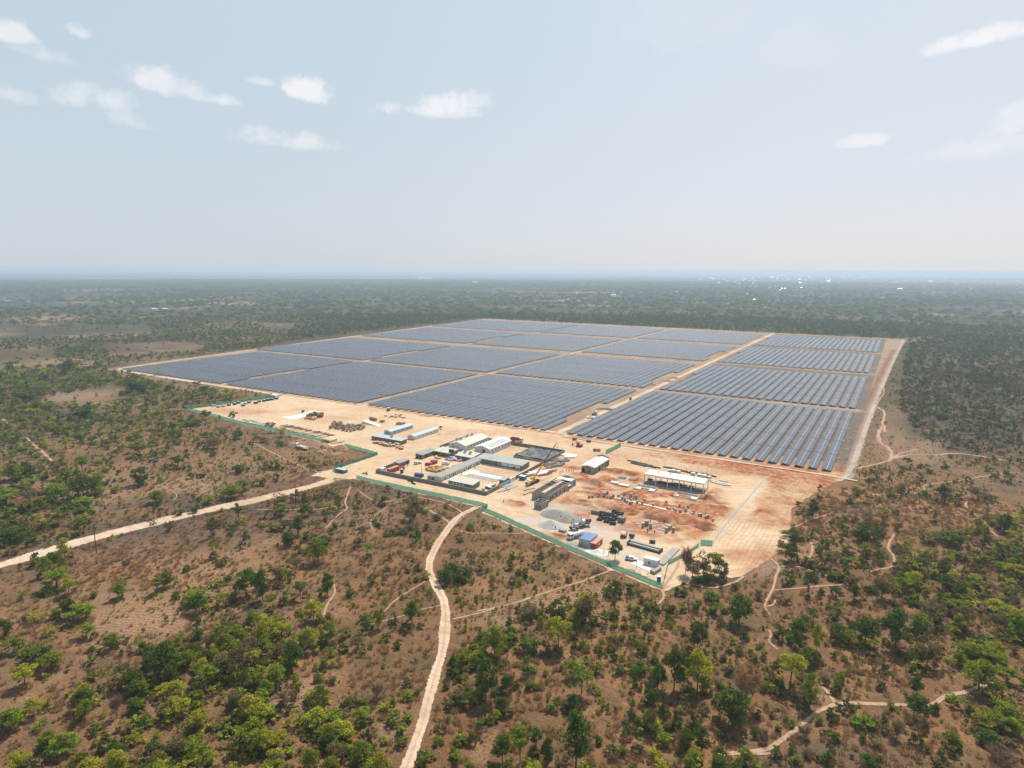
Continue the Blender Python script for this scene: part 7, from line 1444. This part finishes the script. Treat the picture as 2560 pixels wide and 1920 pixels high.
def clear(X, Y, m_):
    ok = ~inpoly(X, Y, YARD) & (segdist(X, Y, YARD, True) > 2 + m_)
    ok &= ~((X > -828 - m_ - 70 * np.clip((Y - 430) / 900, 0, 1)) & (X < RX(Y) + 3 + m_) & (Y > 416 - m_) & (Y < 1362))
    ok &= ~inpoly(X, Y, [(-30, 432), (-24, 400), (-8, 400), (-12, 432)])
    for p, w_ in TRACKS:
        bx = [q[0] for q in p]; by = [q[1] for q in p]; mg = w_ + m_ + 2
        s = ok & (X > min(bx) - mg) & (X < max(bx) + mg) & (Y > min(by) - mg) & (Y < max(by) + mg)
        if s.any(): i = np.where(s)[0]; d = segdist(X[i], Y[i], p[::3] + [p[-1]]); ok[i[d < w_ * .6 + m_ * .6]] = False
    return ok
def kinds(pl):
    out_ = np.empty(len(pl), object)
    for i, p in enumerate(PK):
        s = pl == i; out_[s] = RNG.choice(list(PAL[p]), s.sum())
    return out_
def scat_trees():
    q1 = cand(120, 620, 5.2); q2 = cand(620, 1800, 2.8); X, Y, r = (np.concatenate([a_, b_]) for a_, b_ in zip(q1, q2)); px, py = pix(X, Y)
    td, _, pl = vegmap(px / 1.15732, py / 1.15732)
    patch = np.clip((vnoise(X, Y, 38, 71) * .6 + vnoise(X, Y, 95, 72) * .6 - .38) * 3.2, 0, 2.2)
    patch = np.where(td > .6, np.maximum(patch, .4), patch)
    k = RNG.uniform(0, 1, len(X)) * np.where(r < 620, 5.2, 2.8) < td * np.where(td > 1.5, .6 + .45 * patch, patch)
    X, Y, r, pl, px, py = X[k], Y[k], r[k], pl[k], px[k], py[k]
    ok = clear(X, Y, 3.0); X, Y, r, pl, px, py = X[ok], Y[ok], r[ok], pl[ok], px[ok], py[ok]
    K = kinds(pl)
    h_ = np.clip(RNG.normal(np.where(r < 620, 4.5, 5.3), 1.3, len(X)), 2.4, 9); w_ = h_ * RNG.uniform(.75, 1.35, len(X))
    low = np.array([q.islower() for q in K]); h_[low] *= .6
    return X, Y, w_, h_, K, px, py
X, Y, w_, h_, K, px, py = scat_trees()
near = np.hypot(X, Y) < 520
for i in np.where(near)[0]:
    mpp = math.sqrt(X[i] ** 2 + Y[i] ** 2 + CAMH ** 2) / FPX
    inside = -20 < px[i] < 2580 and py[i] < 1960
    TREES.append([float(X[i]), float(Y[i]), float(w_[i]), float(h_[i]), K[i], float(px[i]), float(py[i]), (w_[i] / mpp) * (h_[i] / mpp) * (1 if inside else .01)])
SX, SY, SW, SH, SI = list(X[~near]), list(Y[~near]), list(w_[~near]), list(h_[~near]), [LOI.get(q, LOI['O'])[RNG.integers(2)] for q in K[~near]]
TREES.sort(key=lambda q: -q[7])
NT = 300
for q in TREES[NT:]:
    SX.append(q[0]); SY.append(q[1]); SW.append(q[2]); SH.append(q[3]); SI.append(LOI.get(q[4][0], LOI['B'])[RNG.integers(2)])
# far woodland out to the horizon
X, Y, r = cand(1800, 7500, .11); px, py = pix(X, Y)
patch = np.clip((vnoise(X, Y, 260, 81) * .6 + vnoise(X * .4, Y, 500, 82) * .6 - .36) * 4, 0, 1)
k = (RNG.uniform(0, 1, len(X)) < .12 + .88 * patch) & ((py > 688) | (RNG.uniform(0, 1, len(X)) < .6))
k &= ~((np.abs(px - 2250) < 330) & (py < 745) & (RNG.uniform(0, 1, len(X)) < .45))
X, Y, r = X[k], Y[k], r[k]
s_ = RNG.uniform(6, 15, len(X)) * (1 + r / 9000)
SX += list(X); SY += list(Y); SW += list(s_ * 1.6); SH += list(s_ * .55); SI += list(RNG.choice([2, 3, 0, 2, 6, 14, 2, 3], len(X)))
SX, SY = np.array(SX), np.array(SY)
scatter('woodland', np.stack([SX, SY, np.zeros(len(SX)) - .05], -1), SI, np.stack([SW, SW, SH], -1), 'bush and woodland trees covering the plain out to the horizon', 'woodland')

# ---- single trees
CW = {'G': 'dark green', 'M': 'bright green', 'Y': 'yellow-green', 'O': 'thin olive-grey', 'B': 'leafless brown', 'T': 'golden dry', 'R': 'reddish-brown'}
def place(px, py):
    x, y = px / 1.15732, py / 1.15732
    if y < 905: return 'behind the far-left fence' if x < 1000 else 'behind the solar field'
    if x < 620 and y < 1238 - x * .26: return 'above the pale road' if x < 420 else 'between road and yard'
    if 760 < x < 1660 and y < 1000: return 'inside the sandy yard'
    if x < 950 and y < 1180: return 'between road and green fence'
    if y > 1560: return 'at the bottom, left of track' if x < 900 else 'at the bottom, right of track' if x < 1500 else 'in the bottom right corner'
    if x < 330: return 'by the left edge'
    if x < 940: return 'in fields left of track' if y < 1380 else 'in thicket left of track'
    if y < 1260 and x < 1400: return 'between track and green fence'
    if x < 1330: return 'right of the dirt track'
    if x < 1680 and y < 1290: return 'at the green fence corner'
    if x < 1680: return 'below the green fence corner'
    if y < 1120: return 'beside the red earth'
    if y < 1300: return 'in the straw grass'
    return 'in the right-edge thicket' if x > 1950 else 'above the winding footpath'
groups = {}
for q in TREES[:NT]:
    base = q[4][0].upper(); bush = q[4][0].islower()
    key = (('%s bushy tree' if bush else '%s tree') % CW[base], place(q[5], q[6])); groups.setdefault(key, []).append(q)
cnt = 0
for (a, p), lst in groups.items():
    lst.sort(key=lambda q: q[5])
    for i, q in enumerate(lst):
        x, y, w_, h_, K = q[:5]
        v = cnt % 3; cnt += 1
        kk = K if (K, v) in HI else K[0]
        cme, tme = HI[kk, v]
        lab = ('only ' + a + ' ' + p) if len(lst) == 1 else ('%s from left of the %ss %s' % (ordw(i + 1), a, p))
        lab = lab.replace('only ', 'the one ')
        r = thing('tree', lab, 'tree', (x, y, yz(x, y) - .05), random.uniform(0, 6.28), 'trees standing in the bush')
        r.scale = (w_, w_, h_)
        o = bpy.data.objects.new('trunk', tme); link(o, r); o = bpy.data.objects.new('crown', cme); link(o, r)

# ---- low shrubs
q1 = cand(125, 430, 21); q2 = cand(430, 950, 9); X, Y, r = (np.concatenate([a_, b_]) for a_, b_ in zip(q1, q2)); px, py = pix(X, Y)
_, sd_, pl = vegmap(px / 1.15732, py / 1.15732)
patch = np.clip((vnoise(X, Y, 12, 91) * .5 + vnoise(X, Y, 45, 92) * .7 - .32) * 2.6, 0.08, 1.8)
k = RNG.uniform(0, 9, len(X)) < sd_ * patch
X, Y, pl, px, py, r = X[k], Y[k], pl[k], px[k], py[k], r[k]
ok = clear(X, Y, .4); X, Y, pl, px, py, r = X[ok], Y[ok], pl[ok], px[ok], py[ok], r[ok]
K = kinds(pl); s_ = np.clip(RNG.lognormal(np.where(r < 430, .12, .4), .45, len(X)), .5, 3.8)
size = (s_ / r) * ((px > 0) & (px < 2560) & (py < 1910)) * (r < 420)
top = set(np.argsort(-size)[:260].tolist())
rest = np.array([i for i in range(len(X)) if i not in top])
# straw tufts
BX, BY, br_ = cand(125, 560, 13); k = RNG.uniform(0, 1, len(BX)) < np.clip((vnoise(BX, BY, 9, 97) + vnoise(BX, BY, 40, 98) - .55) * 1.6, .1, 1); BX, BY = BX[k], BY[k]; ok = clear(BX, BY, .3); BX, BY = BX[ok], BY[ok]
TX, TY, tr = cand(125, 420, 24); tpx, tpy = pix(TX, TY)
st = blobs(tpx, tpy, STRAW) + .16 + .3 * (vnoise(TX, TY, 25, 95) > .55); k = (RNG.uniform(0, 1, len(TX)) < st); TX, TY = TX[k], TY[k]; ok = clear(TX, TY, .6); TX, TY = TX[ok], TY[ok]
ts = RNG.uniform(.7, 1.7, len(TX))
bs = RNG.uniform(.4, 1.25, len(BX))
UX = []; UY = []; US = []; UI = []
for q in TREES:
    if math.hypot(q[0], q[1]) > 480 or inpoly(q[0], q[1], YARD): continue
    for _ in range(4):
        a_ = random.uniform(0, 6.28); d_ = q[2] * random.uniform(.2, .75); UX.append(q[0] + d_ * math.cos(a_)); UY.append(q[1] + d_ * math.sin(a_)); US.append(random.uniform(1.0, 2.9)); UI.append(LOI.get(q[4][0].lower(), LOI['b'])[random.randrange(2)] if random.random() < .6 else LOI[random.choice('gob')][0])
UX, UY, US, UI = map(np.array, (UX, UY, US, UI)); ok = clear(UX, UY, .8); UX, UY, US, UI = UX[ok], UY[ok], US[ok], UI[ok]
PX = np.concatenate([X[rest], TX, BX, UX]); PY = np.concatenate([Y[rest], TY, BY, UY])
idx = [LOI[q.lower() if q[0] != 'B' else 'b'][RNG.integers(2)] for q in K[rest]] + [TUFT] * len(TX) + list(RNG.choice([18, 19, 14, 15, 6, 20, 20], len(BX))) + list(UI)
ss = np.concatenate([np.stack([s_[rest] * 1.15, s_[rest] * 1.15, s_[rest] * RNG.uniform(.7, 1.2, len(rest))], -1), np.stack([ts * 1.6, ts * 1.6, ts * .8], -1), np.stack([bs * 1.3, bs * 1.3, bs * .7], -1), np.stack([US * 1.3, US * 1.3, US], -1)])
scatter('undergrowth', np.stack([PX, PY, np.zeros(len(PX)) - .02], -1), idx, ss, 'low green shrubs, weeds and dry grass scattered over the brown ground', 'undergrowth')
groups = {}
for i in top:
    key = ('low %s shrub' % CW[K[i].upper()[0]], place(px[i], py[i])); groups.setdefault(key, []).append(i)
for (a, p), lst in groups.items():
    lst.sort(key=lambda i: px[i])
    for n, i in enumerate(lst):
        cme = HI[K[i].lower()[0], i % 3][0]
        o = bpy.data.objects.new('shrub', cme); link(o); o.location = (X[i], Y[i], -.03); o.scale = (s_[i] * 1.25, s_[i] * 1.25, s_[i] * 1.1); o.rotation_euler = (0, 0, random.uniform(0, 6.28))
        tag(o, ('the one ' + a + ' ' + p) if len(lst) == 1 else '%s from left of the %ss %s' % (ordw(n + 1), a, p), 'shrub', 'low shrubs in the dry grass')
# ---------------------------------------------------------------- haze
hz, t, b, o_ = new_mat('dusty_air')
t.nodes.remove(b); pv = t.nodes.new('ShaderNodeVolumePrincipled'); pv.inputs['Color'].default_value = (0.7, 0.86, 1.0, 1); pv.inputs['Density'].default_value = HAZE_D; pv.inputs['Anisotropy'].default_value = 0.2
t.links.new(pv.outputs[0], o_.inputs['Volume'])
k = MB().box(-64000, 64000, -64000, 64000, -6, 123.5); o = k.build('haze', hz); tag(o, 'pale dusty haze lying over the whole plain', 'haze', kind='stuff')
